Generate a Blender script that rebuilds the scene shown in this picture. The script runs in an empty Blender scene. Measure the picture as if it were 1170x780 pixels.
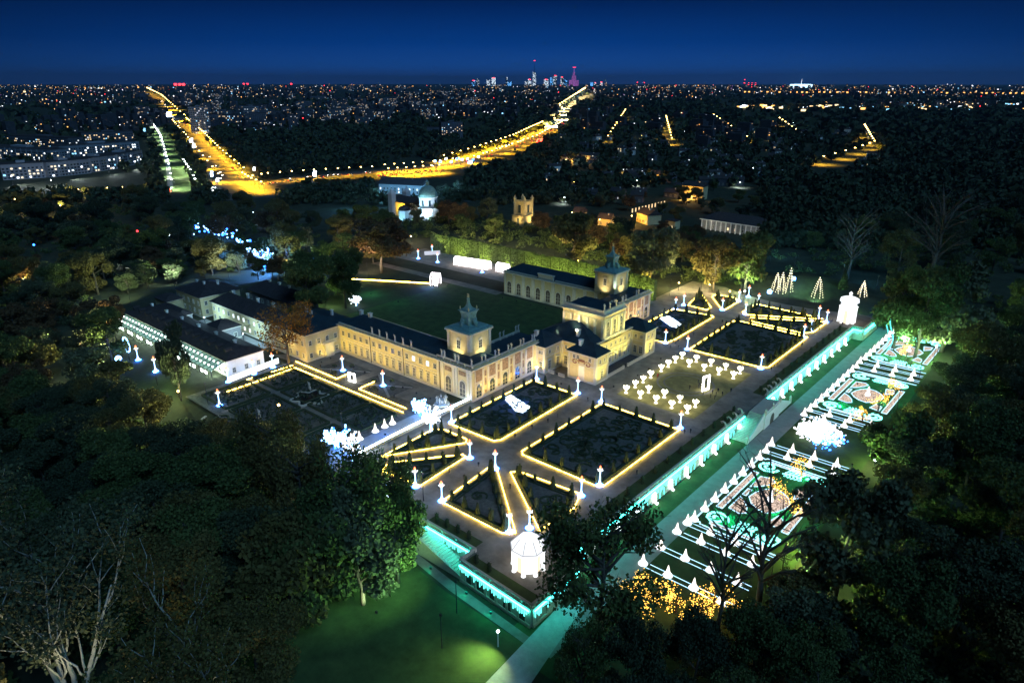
import bpy, math, random
import numpy as np
from mathutils import Vector, Matrix

# ------------------------------------------------------------------ camera, world, sun, exposure
sc = bpy.context.scene
COL = sc.collection
R = math.radians
F, CX, CY = 780.0, 585.0, 390.0
PITCH = math.atan(295 / 780.0)
YAW = R(40.2)
CAM = (143.6, -149.4, 100.0)
cd = bpy.data.cameras.new("camera"); cam = bpy.data.objects.new("camera", cd); COL.objects.link(cam)
cam.location = CAM; cam.rotation_euler = (math.pi / 2 - PITCH, 0, YAW)
cd.sensor_width = 36.0; cd.lens = 24.0; cd.clip_start = 1.0; cd.clip_end = 120000.0
sc.camera = cam
sc.view_settings.view_transform = 'Standard'; sc.view_settings.look = 'None'
sc.view_settings.exposure = 0.7; sc.view_settings.gamma = 1.0
sc.render.engine = 'CYCLES'
cy = sc.cycles
cy.max_bounces = 4; cy.diffuse_bounces = 2; cy.glossy_bounces = 2; cy.transmission_bounces = 2
cy.sample_clamp_indirect = 2.0; cy.sample_clamp_direct = 0.0
cy.caustics_reflective = False; cy.caustics_refractive = False
cy.use_denoising = True; cy.use_light_tree = True; cy.blur_glossy = 1.0

W = bpy.data.worlds.new("World"); sc.world = W; W.use_nodes = True
nt = W.node_tree; nt.nodes.clear()
N = nt.nodes.new; L = nt.links.new
out = N('ShaderNodeOutputWorld'); bg = N('ShaderNodeBackground'); bg2 = N('ShaderNodeBackground'); add = N('ShaderNodeAddShader')
sky = N('ShaderNodeTexSky'); sky.sky_type = 'NISHITA'; sky.sun_disc = False
sky.sun_elevation = R(-4.0); sky.sun_rotation = R(120)
L(sky.outputs[0], bg.inputs[0]); bg.inputs[1].default_value = 0.05
tc = N('ShaderNodeTexCoord'); sp = N('ShaderNodeSeparateXYZ'); L(tc.outputs['Generated'], sp.inputs[0])
rp = N('ShaderNodeValToRGB'); L(sp.outputs[2], rp.inputs[0])
cr = rp.color_ramp
cr.elements[0].position = 0.0; cr.elements[0].color = (0.0150, 0.0440, 0.180, 1)
cr.elements[1].position = 0.62; cr.elements[1].color = (0.0003, 0.0016, 0.010, 1)
for p_, c_ in ((0.02, (0.0050, 0.042, 0.190)), (0.05, (0.0004, 0.0230, 0.128)), (0.10, (0.0001, 0.0075, 0.050)), (0.17, (0.0001, 0.0028, 0.021))):
    e = cr.elements.new(p_); e.color = c_ + (1,)
# the glow of the city stands over its centre: brighter sky towards that bearing
dt = N('ShaderNodeVectorMath'); dt.operation = 'DOT_PRODUCT'
gd = Vector((-0.63, 0.776, 0.0)).normalized(); dt.inputs[1].default_value = gd
L(tc.outputs['Generated'], dt.inputs[0])
mr = N('ShaderNodeMapRange'); mr.inputs[1].default_value = 0.72; mr.inputs[2].default_value = 1.0
mr.inputs[3].default_value = 0.36; mr.inputs[4].default_value = 1.15
L(dt.outputs['Value'], mr.inputs[0])
L(rp.outputs[0], bg2.inputs[0]); L(mr.outputs[0], bg2.inputs[1])
L(bg.outputs[0], add.inputs[0]); L(bg2.outputs[0], add.inputs[1]); L(add.outputs[0], out.inputs[0])

sun = bpy.data.lights.new("moonlight", 'SUN'); sun.energy = 0.72; sun.angle = R(25); sun.color = (0.22, 0.55, 1.0)
so = bpy.data.objects.new("moonlight", sun); COL.objects.link(so)
so.rotation_euler = (R(42), 0, R(75)); so.location = (0, 0, 300)

# ------------------------------------------------------------------ helpers
rng = random.Random(7)
CP, SP = math.cos(PITCH), math.sin(PITCH)
FW = (-math.sin(YAW), math.cos(YAW)); RT = (math.cos(YAW), math.sin(YAW))
def at(x, y, z=0.0):
    """ground point (height z) that the surveyed photo position x, y stands on"""
    dx, dy = (x - CX) / F, (y - CY) / F
    f = CP - dy * SP; d = dy * CP + SP; t = (CAM[2] - z) / d
    return Vector((CAM[0] + t * (f * FW[0] + dx * RT[0]), CAM[1] + t * (f * FW[1] + dx * RT[1]), z))
def pj(X, Y, Z):
    a, b, h = X - CAM[0], Y - CAM[1], CAM[2] - Z
    f = a * FW[0] + b * FW[1]; r = a * RT[0] + b * RT[1]
    zc = f * CP + h * SP; yd = h * CP - f * SP
    return CX + F * r / zc, CY + F * yd / zc, zc
def sstep(a, b, x):
    t = min(1, max(0, (x - a) / (b - a))); return t * t * (3 - 2 * t)
def inpoly(x, y, P):
    c = False; n = len(P)
    for i in range(n):
        x1, y1 = P[i]; x2, y2 = P[i - 1]
        if (y1 > y) != (y2 > y) and x < (x2 - x1) * (y - y1) / (y2 - y1) + x1: c = not c
    return c

class MB:
    """collects faces (each with a material slot) and links them as ONE mesh object"""
    def __init__(s): s.v = []; s.f = []; s.m = []
    def add(s, vs, fs, m=0):
        o = len(s.v); s.v += [tuple(v) for v in vs]
        for f in fs: s.f.append(tuple(i + o for i in f)); s.m.append(m)
        return s
    def quad(s, a, b, c, d, m=0): return s.add([a, b, c, d], [(0, 1, 2, 3)], m)
    def box(s, x0, x1, y0, y1, z0, z1, m=0):
        return s.add([(x0, y0, z0), (x1, y0, z0), (x1, y1, z0), (x0, y1, z0), (x0, y0, z1), (x1, y0, z1), (x1, y1, z1), (x0, y1, z1)],
                     [(0, 3, 2, 1), (4, 5, 6, 7), (0, 1, 5, 4), (1, 2, 6, 5), (2, 3, 7, 6), (3, 0, 4, 7)], m)
    def prism(s, P, z0, z1, m=0, mt=None):
        n = len(P)
        ar = sum(P[i - 1][0] * P[i][1] - P[i][0] * P[i - 1][1] for i in range(n))
        if ar < 0: P = P[::-1]
        s.add([(p[0], p[1], z0) for p in P] + [(p[0], p[1], z1) for p in P],
              [(i, (i + 1) % n, (i + 1) % n + n, i + n) for i in range(n)], m)
        s.add([(p[0], p[1], z1) for p in P], [tuple(range(n))], m if mt is None else mt)
        s.add([(p[0], p[1], z0) for p in P], [tuple(range(n - 1, -1, -1))], m)
        return s
    def rings(s, rings, m=0, cap=True):
        n = len(rings[0]); vs = [p for r in rings for p in r]; fs = []
        for k in range(len(rings) - 1):
            for i in range(n):
                j = (i + 1) % n; fs.append((k * n + i, k * n + j, k * n + n + j, k * n + n + i))
        if cap:
            fs.append(tuple(range(n - 1, -1, -1))); fs.append(tuple(range((len(rings) - 1) * n, len(rings) * n)))
        return s.add(vs, fs, m)
    def lathe(s, prof, cx=0, cy=0, n=10, m=0, rot=0, sq=False):
        rr = []
        for r, z in prof:
            k = r * (math.sqrt(2) if sq else 1)
            rr.append([(cx + k * math.cos(rot + 2 * math.pi * i / n), cy + k * math.sin(rot + 2 * math.pi * i / n), z) for i in range(n)])
        return s.rings(rr, m)
    def sq(s, prof, cx, cy, m=0): return s.lathe(prof, cx, cy, 4, m, math.pi / 4, True)
    def tube(s, pts, rad, n=5, m=0):
        pts = [Vector(p) for p in pts]; rr = []
        if not hasattr(rad, '__len__'): rad = [rad] * len(pts)
        for i, p in enumerate(pts):
            d = (pts[min(i + 1, len(pts) - 1)] - pts[max(i - 1, 0)])
            d = d.normalized() if d.length > 1e-9 else Vector((0, 0, 1))
            u = d.cross(Vector((0, 0, 1)) if abs(d.z) < .9 else Vector((1, 0, 0))).normalized(); w = d.cross(u)
            rr.append([tuple(p + (u * math.cos(2 * math.pi * k / n) + w * math.sin(2 * math.pi * k / n)) * rad[i]) for k in range(n)])
        return s.rings(rr[::-1] if False else rr, m)
    def ball(s, c, r, m=0, n=8, k=5, sz=1.0):
        return s.lathe([(max(.01, r * math.sin(math.pi * i / k)), c[2] - r * sz * math.cos(math.pi * i / k)) for i in range(k + 1)], c[0], c[1], n, m)
    def strip(s, pts, w, h, m=0, z=None):
        """flat-sided rope along a path"""
        pts = [Vector(p) for p in pts]; rr = []
        for i, p in enumerate(pts):
            d1 = (pts[i] - pts[i - 1]) if i else (pts[1] - pts[0])
            d2 = (pts[i + 1] - pts[i]) if i < len(pts) - 1 else d1
            d1 = Vector((d1.x, d1.y, 0)).normalized(); d2 = Vector((d2.x, d2.y, 0)).normalized()
            d = (d1 + d2); d = d.normalized() if d.length > .1 else d1
            nrm = Vector((d.y, -d.x, 0)); sc_ = 1 / max(.5, nrm.dot(Vector((d1.y, -d1.x, 0))))
            a = p - nrm * w / 2 * sc_; b = p + nrm * w / 2 * sc_
            rr.append([(a.x, a.y, p.z), (b.x, b.y, p.z), (b.x, b.y, p.z + h), (a.x, a.y, p.z + h)])
        return s.rings(rr, m)
    # boxes laid along a wall: fr = (origin, direction) seen from outside, s to the right, d outwards
    def fbox(s, fr, s0, s1, z0, z1, d0, d1, m=0):
        o, d = fr; n = (d[1], -d[0])
        P = [(o[0] + d[0] * a + n[0] * b, o[1] + d[1] * a + n[1] * b) for a, b in ((s0, d1), (s1, d1), (s1, d0), (s0, d0))]
        return s.prism(P, z0, z1, m)
    def hip(s, x0, x1, y0, y1, z, h, m=0, ov=0.4, th=.25):
        x0 -= ov; x1 += ov; y0 -= ov; y1 += ov; dx, dy = x1 - x0, y1 - y0
        if dx >= dy: a, b = (x0 + dy / 2, (y0 + y1) / 2), (x1 - dy / 2, (y0 + y1) / 2)
        else: a, b = ((x0 + x1) / 2, y0 + dx / 2), ((x0 + x1) / 2, y1 - dx / 2)
        if abs(a[0] - b[0]) + abs(a[1] - b[1]) < .02: b = (b[0] + .02, b[1] + .02)
        vs = [(x0, y0, z), (x1, y0, z), (x1, y1, z), (x0, y1, z), (x0, y0, z + th), (x1, y0, z + th), (x1, y1, z + th), (x0, y1, z + th), (*a, z + h), (*b, z + h)]
        fs = [(0, 3, 2, 1), (0, 1, 5, 4), (1, 2, 6, 5), (2, 3, 7, 6), (3, 0, 4, 7)]
        fs += [(4, 5, 9, 8), (5, 6, 9), (6, 7, 8, 9), (7, 4, 8)] if dx >= dy else [(4, 5, 8), (5, 6, 9, 8), (6, 7, 9), (7, 4, 8, 9)]
        return s.add(vs, fs, m)
    def gable(s, x0, x1, y0, y1, z, h, m=0, ov=.4, alongx=True):
        x0 -= ov; x1 += ov; y0 -= ov; y1 += ov
        if alongx: r = [(x0, (y0 + y1) / 2, z + h), (x1, (y0 + y1) / 2, z + h)]; fs = [(0, 1, 5, 4), (2, 3, 4, 5), (1, 2, 5), (3, 0, 4), (0, 3, 2, 1)]
        else: r = [((x0 + x1) / 2, y0, z + h), ((x0 + x1) / 2, y1, z + h)]; fs = [(1, 2, 5, 4), (3, 0, 4, 5), (0, 1, 4), (2, 3, 5), (0, 3, 2, 1)]
        return s.add([(x0, y0, z), (x1, y0, z), (x1, y1, z), (x0, y1, z)] + r, fs, m)
    def flipY(s, c):
        s.v = [(v[0], c - v[1], v[2]) for v in s.v]; s.f = [f[::-1] for f in s.f]; return s
    def merge(s, o, m=0):
        k = len(s.v); s.v += o.v; s.f += [tuple(i + k for i in f) for f in o.f]; s.m += [x + m for x in o.m]; return s
    def build(s, name, mats, parent=None, origin=None, smooth=False):
        me = bpy.data.meshes.new(name)
        if origin is None:
            if parent is not None: o = Vector(parent['_w']) if '_w' in parent else Vector((0, 0, 0))
            else: o = Vector((0, 0, 0))
        else: o = Vector(origin)
        vv = np.array(s.v, dtype=np.float64) - np.array(o[:])
        me.from_pydata(vv.tolist(), [], s.f)
        for mt in (mats if isinstance(mats, (list, tuple)) else [mats]): me.materials.append(mt)
        me.polygons.foreach_set('material_index', np.array(s.m, dtype=np.int32))
        if smooth: me.polygons.foreach_set('use_smooth', np.ones(len(s.f), dtype=bool))
        me.update()
        ob = bpy.data.objects.new(name, me); COL.objects.link(ob)
        if parent is not None:
            ob.parent = parent
        else: ob.location = o
        return ob

def tag(o, label=None, cat=None, group=None, kind=None):
    if label: o['label'] = label
    if cat: o['category'] = cat
    if group: o['group'] = group
    if kind: o['kind'] = kind
    return o
def thing(name, label, cat, loc=(0, 0, 0), rz=0, group=None):
    o = bpy.data.objects.new(name, None); COL.objects.link(o); o.empty_display_size = .5
    o.location = loc; o.rotation_euler = (0, 0, rz); o['_w'] = tuple(loc) if rz == 0 else (0, 0, 0)
    return tag(o, label, cat, group)
KIDS = {}
def kid(name, mesh, parent, loc=(0, 0, 0), rz=0, scale=None):
    o = bpy.data.objects.new(name, mesh); COL.objects.link(o); o.parent = parent
    o.location = loc; o.rotation_euler = (0, 0, rz)
    if scale: o.scale = scale
    return o
def mesh_of(mb, name, mats, smooth=False):
    o = mb.build(name, mats, smooth=smooth); me = o.data; bpy.data.objects.remove(o); return me
class Kind:
    """one kind of repeated thing: list of (part name, mesh, sub-parts)"""
    def __init__(s, name, parts): s.name = name; s.parts = parts
    def put(s, label, cat, loc, rz=0, group=None, sc_=1.0):
        r = thing(s.name, label, cat, loc, rz, group); r.scale = (sc_, sc_, sc_) if not hasattr(sc_, '__len__') else sc_
        for p in s.parts:
            k = kid(p[0], p[1], r)
            for q in (p[2] if len(p) > 2 else []): kid(q[0], q[1], k)
        return r
def lamp(name, kind, loc, power, color, parent=None, target=None, size=60, blend=.6, rad=.3):
    ld = bpy.data.lights.new(name, kind); ld.energy = power; ld.color = color
    if kind == 'SPOT': ld.spot_size = R(size); ld.spot_blend = blend
    ld.shadow_soft_size = rad
    o = bpy.data.objects.new(name, ld); COL.objects.link(o)
    if parent is not None:
        o.parent = parent; o.location = Vector(loc) - Vector(parent.location)
    else: o.location = loc
    if target is not None: o.rotation_euler = (Vector(target) - Vector(loc)).to_track_quat('-Z', 'Y').to_euler()
    return o

# ------------------------------------------------------------------ materials
def mat(name, col, rough=.85, var=.25, scale=1.0, metal=0, bump=0.0, coords='Object', spec=.3):
    m = bpy.data.materials.new(name); m.use_nodes = True; t = m.node_tree; b = t.nodes['Principled BSDF']
    b.inputs['Roughness'].default_value = rough; b.inputs['Metallic'].default_value = metal
    b.inputs['Specular IOR Level'].default_value = spec
    tcn = t.nodes.new('ShaderNodeTexCoord'); nz = t.nodes.new('ShaderNodeTexNoise'); nz.inputs['Scale'].default_value = scale
    nz.inputs['Detail'].default_value = 6; nz.inputs['Roughness'].default_value = .65
    t.links.new(tcn.outputs[coords], nz.inputs[0])
    rr = t.nodes.new('ShaderNodeValToRGB'); t.links.new(nz.outputs[0], rr.inputs[0])
    rr.color_ramp.elements[0].position = .3; rr.color_ramp.elements[1].position = .72
    rr.color_ramp.elements[0].color = tuple(c * (1 - var) for c in col) + (1,)
    rr.color_ramp.elements[1].color = tuple(min(1, c * (1 + var)) for c in col) + (1,)
    t.links.new(rr.outputs[0], b.inputs['Base Color'])
    if bump:
        bp = t.nodes.new('ShaderNodeBump'); bp.inputs['Strength'].default_value = bump; bp.inputs['Distance'].default_value = .1
        t.links.new(nz.outputs[0], bp.inputs['Height']); t.links.new(bp.outputs[0], b.inputs['Normal'])
    return m
def leafmat(name, col, col2, rnd=True):
    m = bpy.data.materials.new(name); m.use_nodes = True; t = m.node_tree; b = t.nodes['Principled BSDF']
    b.inputs['Roughness'].default_value = .75; b.inputs['Specular IOR Level'].default_value = .2
    g = t.nodes.new('ShaderNodeNewGeometry'); oi = t.nodes.new('ShaderNodeObjectInfo')
    mx = t.nodes.new('ShaderNodeMix'); mx.data_type = 'RGBA'
    mx.inputs[6].default_value = col + (1,); mx.inputs[7].default_value = col2 + (1,)
    ad = t.nodes.new('ShaderNodeMath'); ad.operation = 'ADD'; ad.use_clamp = True
    m1 = t.nodes.new('ShaderNodeMath'); m1.operation = 'MULTIPLY'; m1.inputs[1].default_value = .45
    m2 = t.nodes.new('ShaderNodeMath'); m2.operation = 'MULTIPLY'; m2.inputs[1].default_value = .6
    t.links.new(g.outputs['Random Per Island'], m1.inputs[0]); t.links.new(oi.outputs['Random'], m2.inputs[0])
    t.links.new(m1.outputs[0], ad.inputs[0]); t.links.new(m2.outputs[0], ad.inputs[1]); t.links.new(ad.outputs[0], mx.inputs[0])
    t.links.new(mx.outputs[2], b.inputs['Base Color'])
    return m
def emis(name, col, st, light=True):
    m = bpy.data.materials.new(name); m.use_nodes = True; t = m.node_tree; t.nodes.clear()
    o = t.nodes.new('ShaderNodeOutputMaterial'); e = t.nodes.new('ShaderNodeEmission')
    e.inputs[0].default_value = col + (1,); e.inputs[1].default_value = st
    t.links.new(e.outputs[0], o.inputs[0])
    m.cycles.emission_sampling = 'AUTO' if light else 'NONE'
    return m
M = dict(
    cream=mat('cream_plaster', (.60, .50, .27), .9, .10, .8), stone=mat('pale_stone', (.62, .57, .45), .85, .12, 1.5),
    fresco=mat('painted_fresco', (.30, .20, .13), .9, .45, 1.2), roof=mat('sheet_metal_roof', (.022, .046, .060), .55, .3, .4),
    copper=mat('green_copper', (.17, .30, .28), .6, .3, 1.0), tile=mat('dark_tile_roof', (.055, .045, .045), .85, .35, .6),
    glass=mat('window_glass', (.03, .045, .06), .12, .2, 1, spec=.6), dkwood=mat('dark_wood', (.08, .06, .045), .7, .3, 2),
    statue=mat('sandstone', (.50, .48, .42), .9, .15, 3), white=mat('white_plaster', (.70, .69, .65), .9, .08, .7),
    gravel=mat('gravel', (.22, .20, .165), .95, .38, .22, bump=.3), lawn=mat('lawn', (.050, .085, .025), .95, .4, .25, bump=.5),
    soil=mat('parterre_ground', (.115, .115, .10), .95, .45, .9), hedge=mat('box_hedge', (.040, .060, .028), .9, .5, 2.5, bump=.8),
    hornbeam=mat('hornbeam_hedge', (.075, .105, .03), .9, .5, .8, bump=1.0),
    asphalt=mat('asphalt', (.05, .05, .052), .85, .25, .3), pave=mat('pale_paving', (.30, .29, .27), .9, .18, .4),
    conc=mat('concrete', (.26, .25, .24), .9, .2, .3), dconc=mat('dark_concrete', (.05, .052, .06), .9, .25, .2),
    metal=mat('dark_metal', (.04, .04, .045), .45, .2, 3, metal=.6), bark=mat('bark', (.09, .075, .06), .9, .35, 3),
    palebark=mat('pale_bark', (.42, .40, .34), .85, .3, 2), water=mat('pond_water', (.01, .02, .022), .1, .2, .2),
    coat=mat('dark_coat', (.03, .03, .04), .9, .3, 5), red=mat('red_coat', (.45, .04, .05), .9, .2, 5), skin=mat('skin', (.5, .33, .25), .7, .1, 4),
    moss=mat('woodland_floor', (.040, .046, .024), .95, .5, .12), brick=mat('rosy_brick', (.30, .14, .09), .9, .3, 1.0),
    carpaint=mat('car_paint', (.12, .12, .13), .35, .5, .1, metal=.3), tyre=mat('rubber', (.02, .02, .02), .9, .1, 5),
    E_warm=emis('warm_rope_light', (1, .64, .07), 30), E_white=emis('white_light', (.90, .95, 1.0), 1.5),
    E_cool=emis('cool_light', (.22, .50, 1.0), 7.0), E_blue=emis('blue_light', (.02, .13, 1.0), 10.0),
    E_redtip=emis('red_light', (1, .16, .06), 4.0, False), E_teal=emis('teal_light', (.035, 1, .86), 17.0),
    E_icicle=emis('icicle_light', (.12, .95, .90), 2.2), E_cyan=emis('cyan_outline', (.22, 1.0, .90), 2.2),
    E_pink=emis('rosy_light_field', (.95, .72, .58), 1.0), E_cone=emis('cone_light', (1, .90, .80), 1.6), E_gold=emis('gold_fairy_light', (1, .50, .07), 3.2),
    E_path=emis('wide_rope_light', (.62, .80, 1.0), 22), E_rowb=emis('row_light', (.42, .74, 1), 1.3),
    E_vase=emis('leaf_light', (1, .93, .62), 7.0), E_win=emis('lit_window', (1, .74, .38), 1.5, False), E_winw=emis('white_window', (.85, .93, 1), 2.2, False),
    E_head=emis('sodium_lamp', (1, .62, .16), 22, False), E_headw=emis('led_lamp', (.80, .92, 1), 22, False),
    E_dimw=emis('dim_window', (1, .80, .55), .45, False), E_cyanw=emis('cyan_window', (.25, .65, 1), 1.6, False),
    E_red=emis('red_beacon', (1, .03, .04), 6, False), E_led=emis('led_screen', (.55, .72, 1), 12), E_purple=emis('purple_floodlit', (.55, .12, .75), 1.1, False),
    E_cloth=emis('glowing_cloth', (.50, .78, 1.0), 5.0), E_hd=emis('headlight', (1, .93, .8), 18, False), E_tl=emis('tail_light', (1, .04, .02), 6, False),
)

# bulb texture of the light fields: brighter and darker dots
t = M['E_pink'].node_tree; e = [n for n in t.nodes if n.type == 'EMISSION'][0]; tcn = t.nodes.new('ShaderNodeTexCoord'); vz = t.nodes.new('ShaderNodeTexVoronoi'); vz.inputs['Scale'].default_value = 2.2
mr2 = t.nodes.new('ShaderNodeMapRange'); mr2.inputs[1].default_value = .0; mr2.inputs[2].default_value = .7; mr2.inputs[3].default_value = 1.0; mr2.inputs[4].default_value = .22
t.links.new(tcn.outputs['Object'], vz.inputs['Vector']); t.links.new(vz.outputs['Distance'], mr2.inputs[0]); t.links.new(mr2.outputs[0], e.inputs[1])

# uneven strings: the ropes are brighter and dimmer along their length
t = M['E_warm'].node_tree; e = [n for n in t.nodes if n.type == 'EMISSION'][0]; tcn = t.nodes.new('ShaderNodeTexCoord'); nz = t.nodes.new('ShaderNodeTexNoise'); nz.inputs['Scale'].default_value = 1.3
mr3 = t.nodes.new('ShaderNodeMapRange'); mr3.inputs[1].default_value = .3; mr3.inputs[2].default_value = .7; mr3.inputs[3].default_value = 8; mr3.inputs[4].default_value = 48
t.links.new(tcn.outputs['Object'], nz.inputs['Vector']); t.links.new(nz.outputs[0], mr3.inputs[0]); t.links.new(mr3.outputs[0], e.inputs[1])
# ------------------------------------------------------------------ ground
def gh(x, y):
    sx = sstep(64, 69.5, x) * (1 - sstep(185, 215, y))
    k = sstep(18, 30, x)
    sy = sstep(50, 55.5, -y) * k + sstep(52, 80, -y) * (1 - k) * sstep(-260, -120, x)
    mound = 7.5 * math.exp(-(((x - 42) / 24) ** 2 + ((y - 214) / 17) ** 2))
    return -0.06 - 5.0 * max(sx, sy) + mound * (1 - sstep(60, 75, x) * .6)
xs = [-60000, -40000, -20000, -12000, -8000, -5000, -3500, -2500, -1800, -1300, -1000, -800, -650, -500, -400, -320] + list(range(-260, -40, 12)) + list(range(-40, 140, 2)) + list(range(140, 300, 20)) + [330, 400, 500, 700, 1000, 1500, 2500, 4000, 8000, 16000, 40000, 60000]
ys = [-60000, -20000, -6000, -2000, -900, -400, -300, -240] + list(range(-200, -100, 12)) + list(range(-100, 240, 2)) + list(range(240, 420, 20)) + [450, 520, 600, 700, 850, 1000, 1300, 1700, 2300, 3000, 4000, 5500, 8000, 12000, 18000, 30000, 60000]
g = MB(); nx = len(xs)
g.v = [(x, y, gh(x, y)) for y in ys for x in xs]
g.f = [(j * nx + i, j * nx + i + 1, (j + 1) * nx + i + 1, (j + 1) * nx + i) for j in range(len(ys) - 1) for i in range(nx - 1)]
g.m = [0] * len(g.f)
ground = g.build('ground', M['moss'], smooth=True); tag(ground, kind='structure')
def sheet(name, P, z, m, thick=0):
    b = MB()
    if thick: b.prism(P, z - thick, z)
    else:
        n = len(P); ar = sum(P[i - 1][0] * P[i][1] - P[i][0] * P[i - 1][1] for i in range(n))
        b.add([(p[0], p[1], z) for p in (P if ar > 0 else P[::-1])], [tuple(range(n))])
    return tag(b.build(name, m), kind='structure')
def WX(y): return 70.4 + .0235 * (y + 55)
# upper terrace with its gravel, built up over the lower garden
sheet('upper_terrace', [(-12, -12), (-4, -12), (-4, -56), (36, -56), (54, -56.3), (54, -61), (75, -62), (75, -46), (WX(-46), -46), (WX(60), 60), (WX(162), 162), (80, 162), (80.6, 183), (40, 186), (-12, 186), (-12, 120), (0, 118), (0, 0)], 0, M['gravel'], 5.4)
sheet('forecourt_lawn', [(-108, 16), (-12, 16), (-12, 100), (-108, 100)], .0, M['lawn'])
sheet('forecourt_path', [(-175, 98), (-76, 98), (-76, 104), (-175, 104)], .02, M['gravel'])
sheet('garden_path_north', [(-180, 118), (-12, 119), (-12, 146), (-180, 146)], .0, M['gravel'])
sheet('court_paving', [(-152, -27), (-98, -27), (-98, -15), (-152, -15)], .0, M['pave'])
sheet('terrace_yard', [(-90, -20), (-4, -12), (-12, 0), (-72, 0)], -.01, M['gravel'])
sheet('rose_garden', [(-78, -60), (-4, -60), (-4, -12), (-78, -19)], -.035, M['soil'])
# lower garden: lawn under the wall, promenade, lawn of the light carpets
sheet('lower_lawn', [(72, -66), (76.5, -66), (84.5, 185), (75.5, 185)], -4.98, M['lawn'])
sheet('promenade', [(76.5, -66), (83.0, -66), (87.2, 185), (81.5, 185)], -4.975, M['pave'])
sheet('carpet_lawn', [(81.6, -70), (110, -70), (110, 185), (86.0, 185)], -4.985, M['lawn'])
sheet('south_lawn', [(20, -150), (72, -120), (80, -66.5), (54, -66), (20, -62)], -4.99, M['lawn'])
pth = [at(545, 790, -5), at(610, 722, -5), at(640, 690, -5), at(668, 690, -5), at(600, 790, -5)]
sheet('south_path', [(p.x, p.y) for p in pth], -4.968, mat('pale_gravel', (.46, .46, .44), .95, .2, .6))
sheet('foot_path', [(36, -63.0), (54, -65.2), (78, -66.5), (78, -64.5), (54, -62.8), (36, -60.8)], -4.97, M['gravel'])

# ------------------------------------------------------------------ the palace
pal = thing('palace', 'long baroque palace of floodlit cream yellow walls with two copper topped towers', 'palace', (0, 59, 0))
def P(mb, name, mats, sm=False): return mb.build(name, mats, pal, smooth=sm)
shade = mat('drawn_blind', (.10, .10, .10), .8, .15, 2)
def window_mesh(w, h, head=None, glass='glass', nm='window', mull=2):
    b = MB(); t = .22
    b.box(-w / 2 - t, -w / 2, -.14, 0, 0, h, 0); b.box(w / 2, w / 2 + t, -.14, 0, 0, h, 0)
    b.box(-w / 2 - t, w / 2 + t, -.16, 0, h, h + t, 0); b.box(-w / 2 - t - .1, w / 2 + t + .1, -.24, 0, -.18, 0, 0)
    b.box(-w / 2, w / 2, -.03, 0, 0, h, 1)
    for i in range(1, mull): x = -w / 2 + w * i / mull; b.box(x - .05, x + .05, -.07, -.03, 0, h, 0)
    for z in ([h * .38, h * .7] if h > 2 else [h * .5]): b.box(-w / 2, w / 2, -.065, -.03, z - .04, z + .04, 0)
    if head == 'ped': b.add([(-w / 2 - .5, -.3, h + .35), (w / 2 + .5, -.3, h + .35), (0, -.3, h + 1.15), (-w / 2 - .5, 0, h + .35), (w / 2 + .5, 0, h + .35), (0, 0, h + 1.15)], [(0, 1, 2), (0, 2, 5, 3), (1, 4, 5, 2), (0, 3, 4, 1)], 0)
    if head == 'flat': b.box(-w / 2 - .4, w / 2 + .4, -.34, 0, h + .3, h + .55, 0)
    return mesh_of(b, nm, [M['stone'], M[glass] if isinstance(glass, str) else glass])
def arch_mesh(w, h, glass, nm='arched_window', m0='stone'):
    b = MB(); n = 8; r = w / 2; zc = h - r; t = .35
    inn = [(-r, 0), (-r, zc)] + [(-r * math.cos(math.pi * i / n), zc + r * math.sin(math.pi * i / n)) for i in range(1, n)] + [(r, zc), (r, 0)]
    ou = [(-r - t, 0), (-r - t, zc)] + [(-(r + t) * math.cos(math.pi * i / n), zc + (r + t) * math.sin(math.pi * i / n)) for i in range(1, n)] + [(r + t, zc), (r + t, 0)]
    k = len(inn)
    b.add([(x, -.18, z) for x, z in inn] + [(x, -.18, z) for x, z in ou] + [(x, 0, z) for x, z in ou] + [(x, -.03, z) for x, z in inn],
          [(i, i + 1, i + 1 + k, i + k) for i in range(k - 1)] + [(i + k, i + 1 + k, i + 1 + 2 * k, i + 2 * k) for i in range(k - 1)] + [(i + 3 * k, i + 1 + 3 * k, i + 1, i) for i in range(k - 1)], 0)
    b.add([(x, -.03, z) for x, z in inn], [tuple(range(k - 1, -1, -1))], 1)
    for z in (h * .3, h * .55): b.box(-r, r, -.08, -.04, z - .05, z + .05, 0)
    b.box(-.06, .06, -.08, -.04, 0, zc, 0)
    return mesh_of(b, nm, [M[m0], M[glass] if isinstance(glass, str) else glass])
W_low = window_mesh(1.35, 3.3, 'flat', shade); W_up = window_mesh(1.3, 1.75, None, 'glass'); W_lit = window_mesh(1.3, 1.75, None, 'E_winw')
W_mez = window_mesh(.95, 1.2, None, 'glass'); W_tall = window_mesh(1.25, 2.8, 'flat', 'glass'); W_door = arch_mesh(2.7, 6.4, shade, 'garden_door')
W_niche = arch_mesh(2.6, 5.2, 'glass', 'gallery_door'); W_stone = arch_mesh(2.6, 6.0, 'dkwood', 'arched_window'); W_tow = window_mesh(1.5, 2.9, 'ped', 'glass')
W_great = arch_mesh(1.5, 5.4, 'glass', 'hall_window')
def put(me, fr, s, z, name=None, off=.003):
    o, d = fr; n = (d[1], -d[0])
    k = kid(name or me.name.split('.')[0], me, pal, (o[0] + d[0] * s + n[0] * off, o[1] + d[1] * s + n[1] * off - 59, z), math.atan2(d[1], d[0])); return k
def cornice(b, fr, s0, s1, z, m=0, k=1.0):
    b.fbox(fr, s0 - .35 * k, s1 + .35 * k, z - .55, z - .25, 0, .38 * k, m); b.fbox(fr, s0 - .7 * k, s1 + .7 * k, z - .25, z + .05, 0, .75 * k, m)

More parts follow.
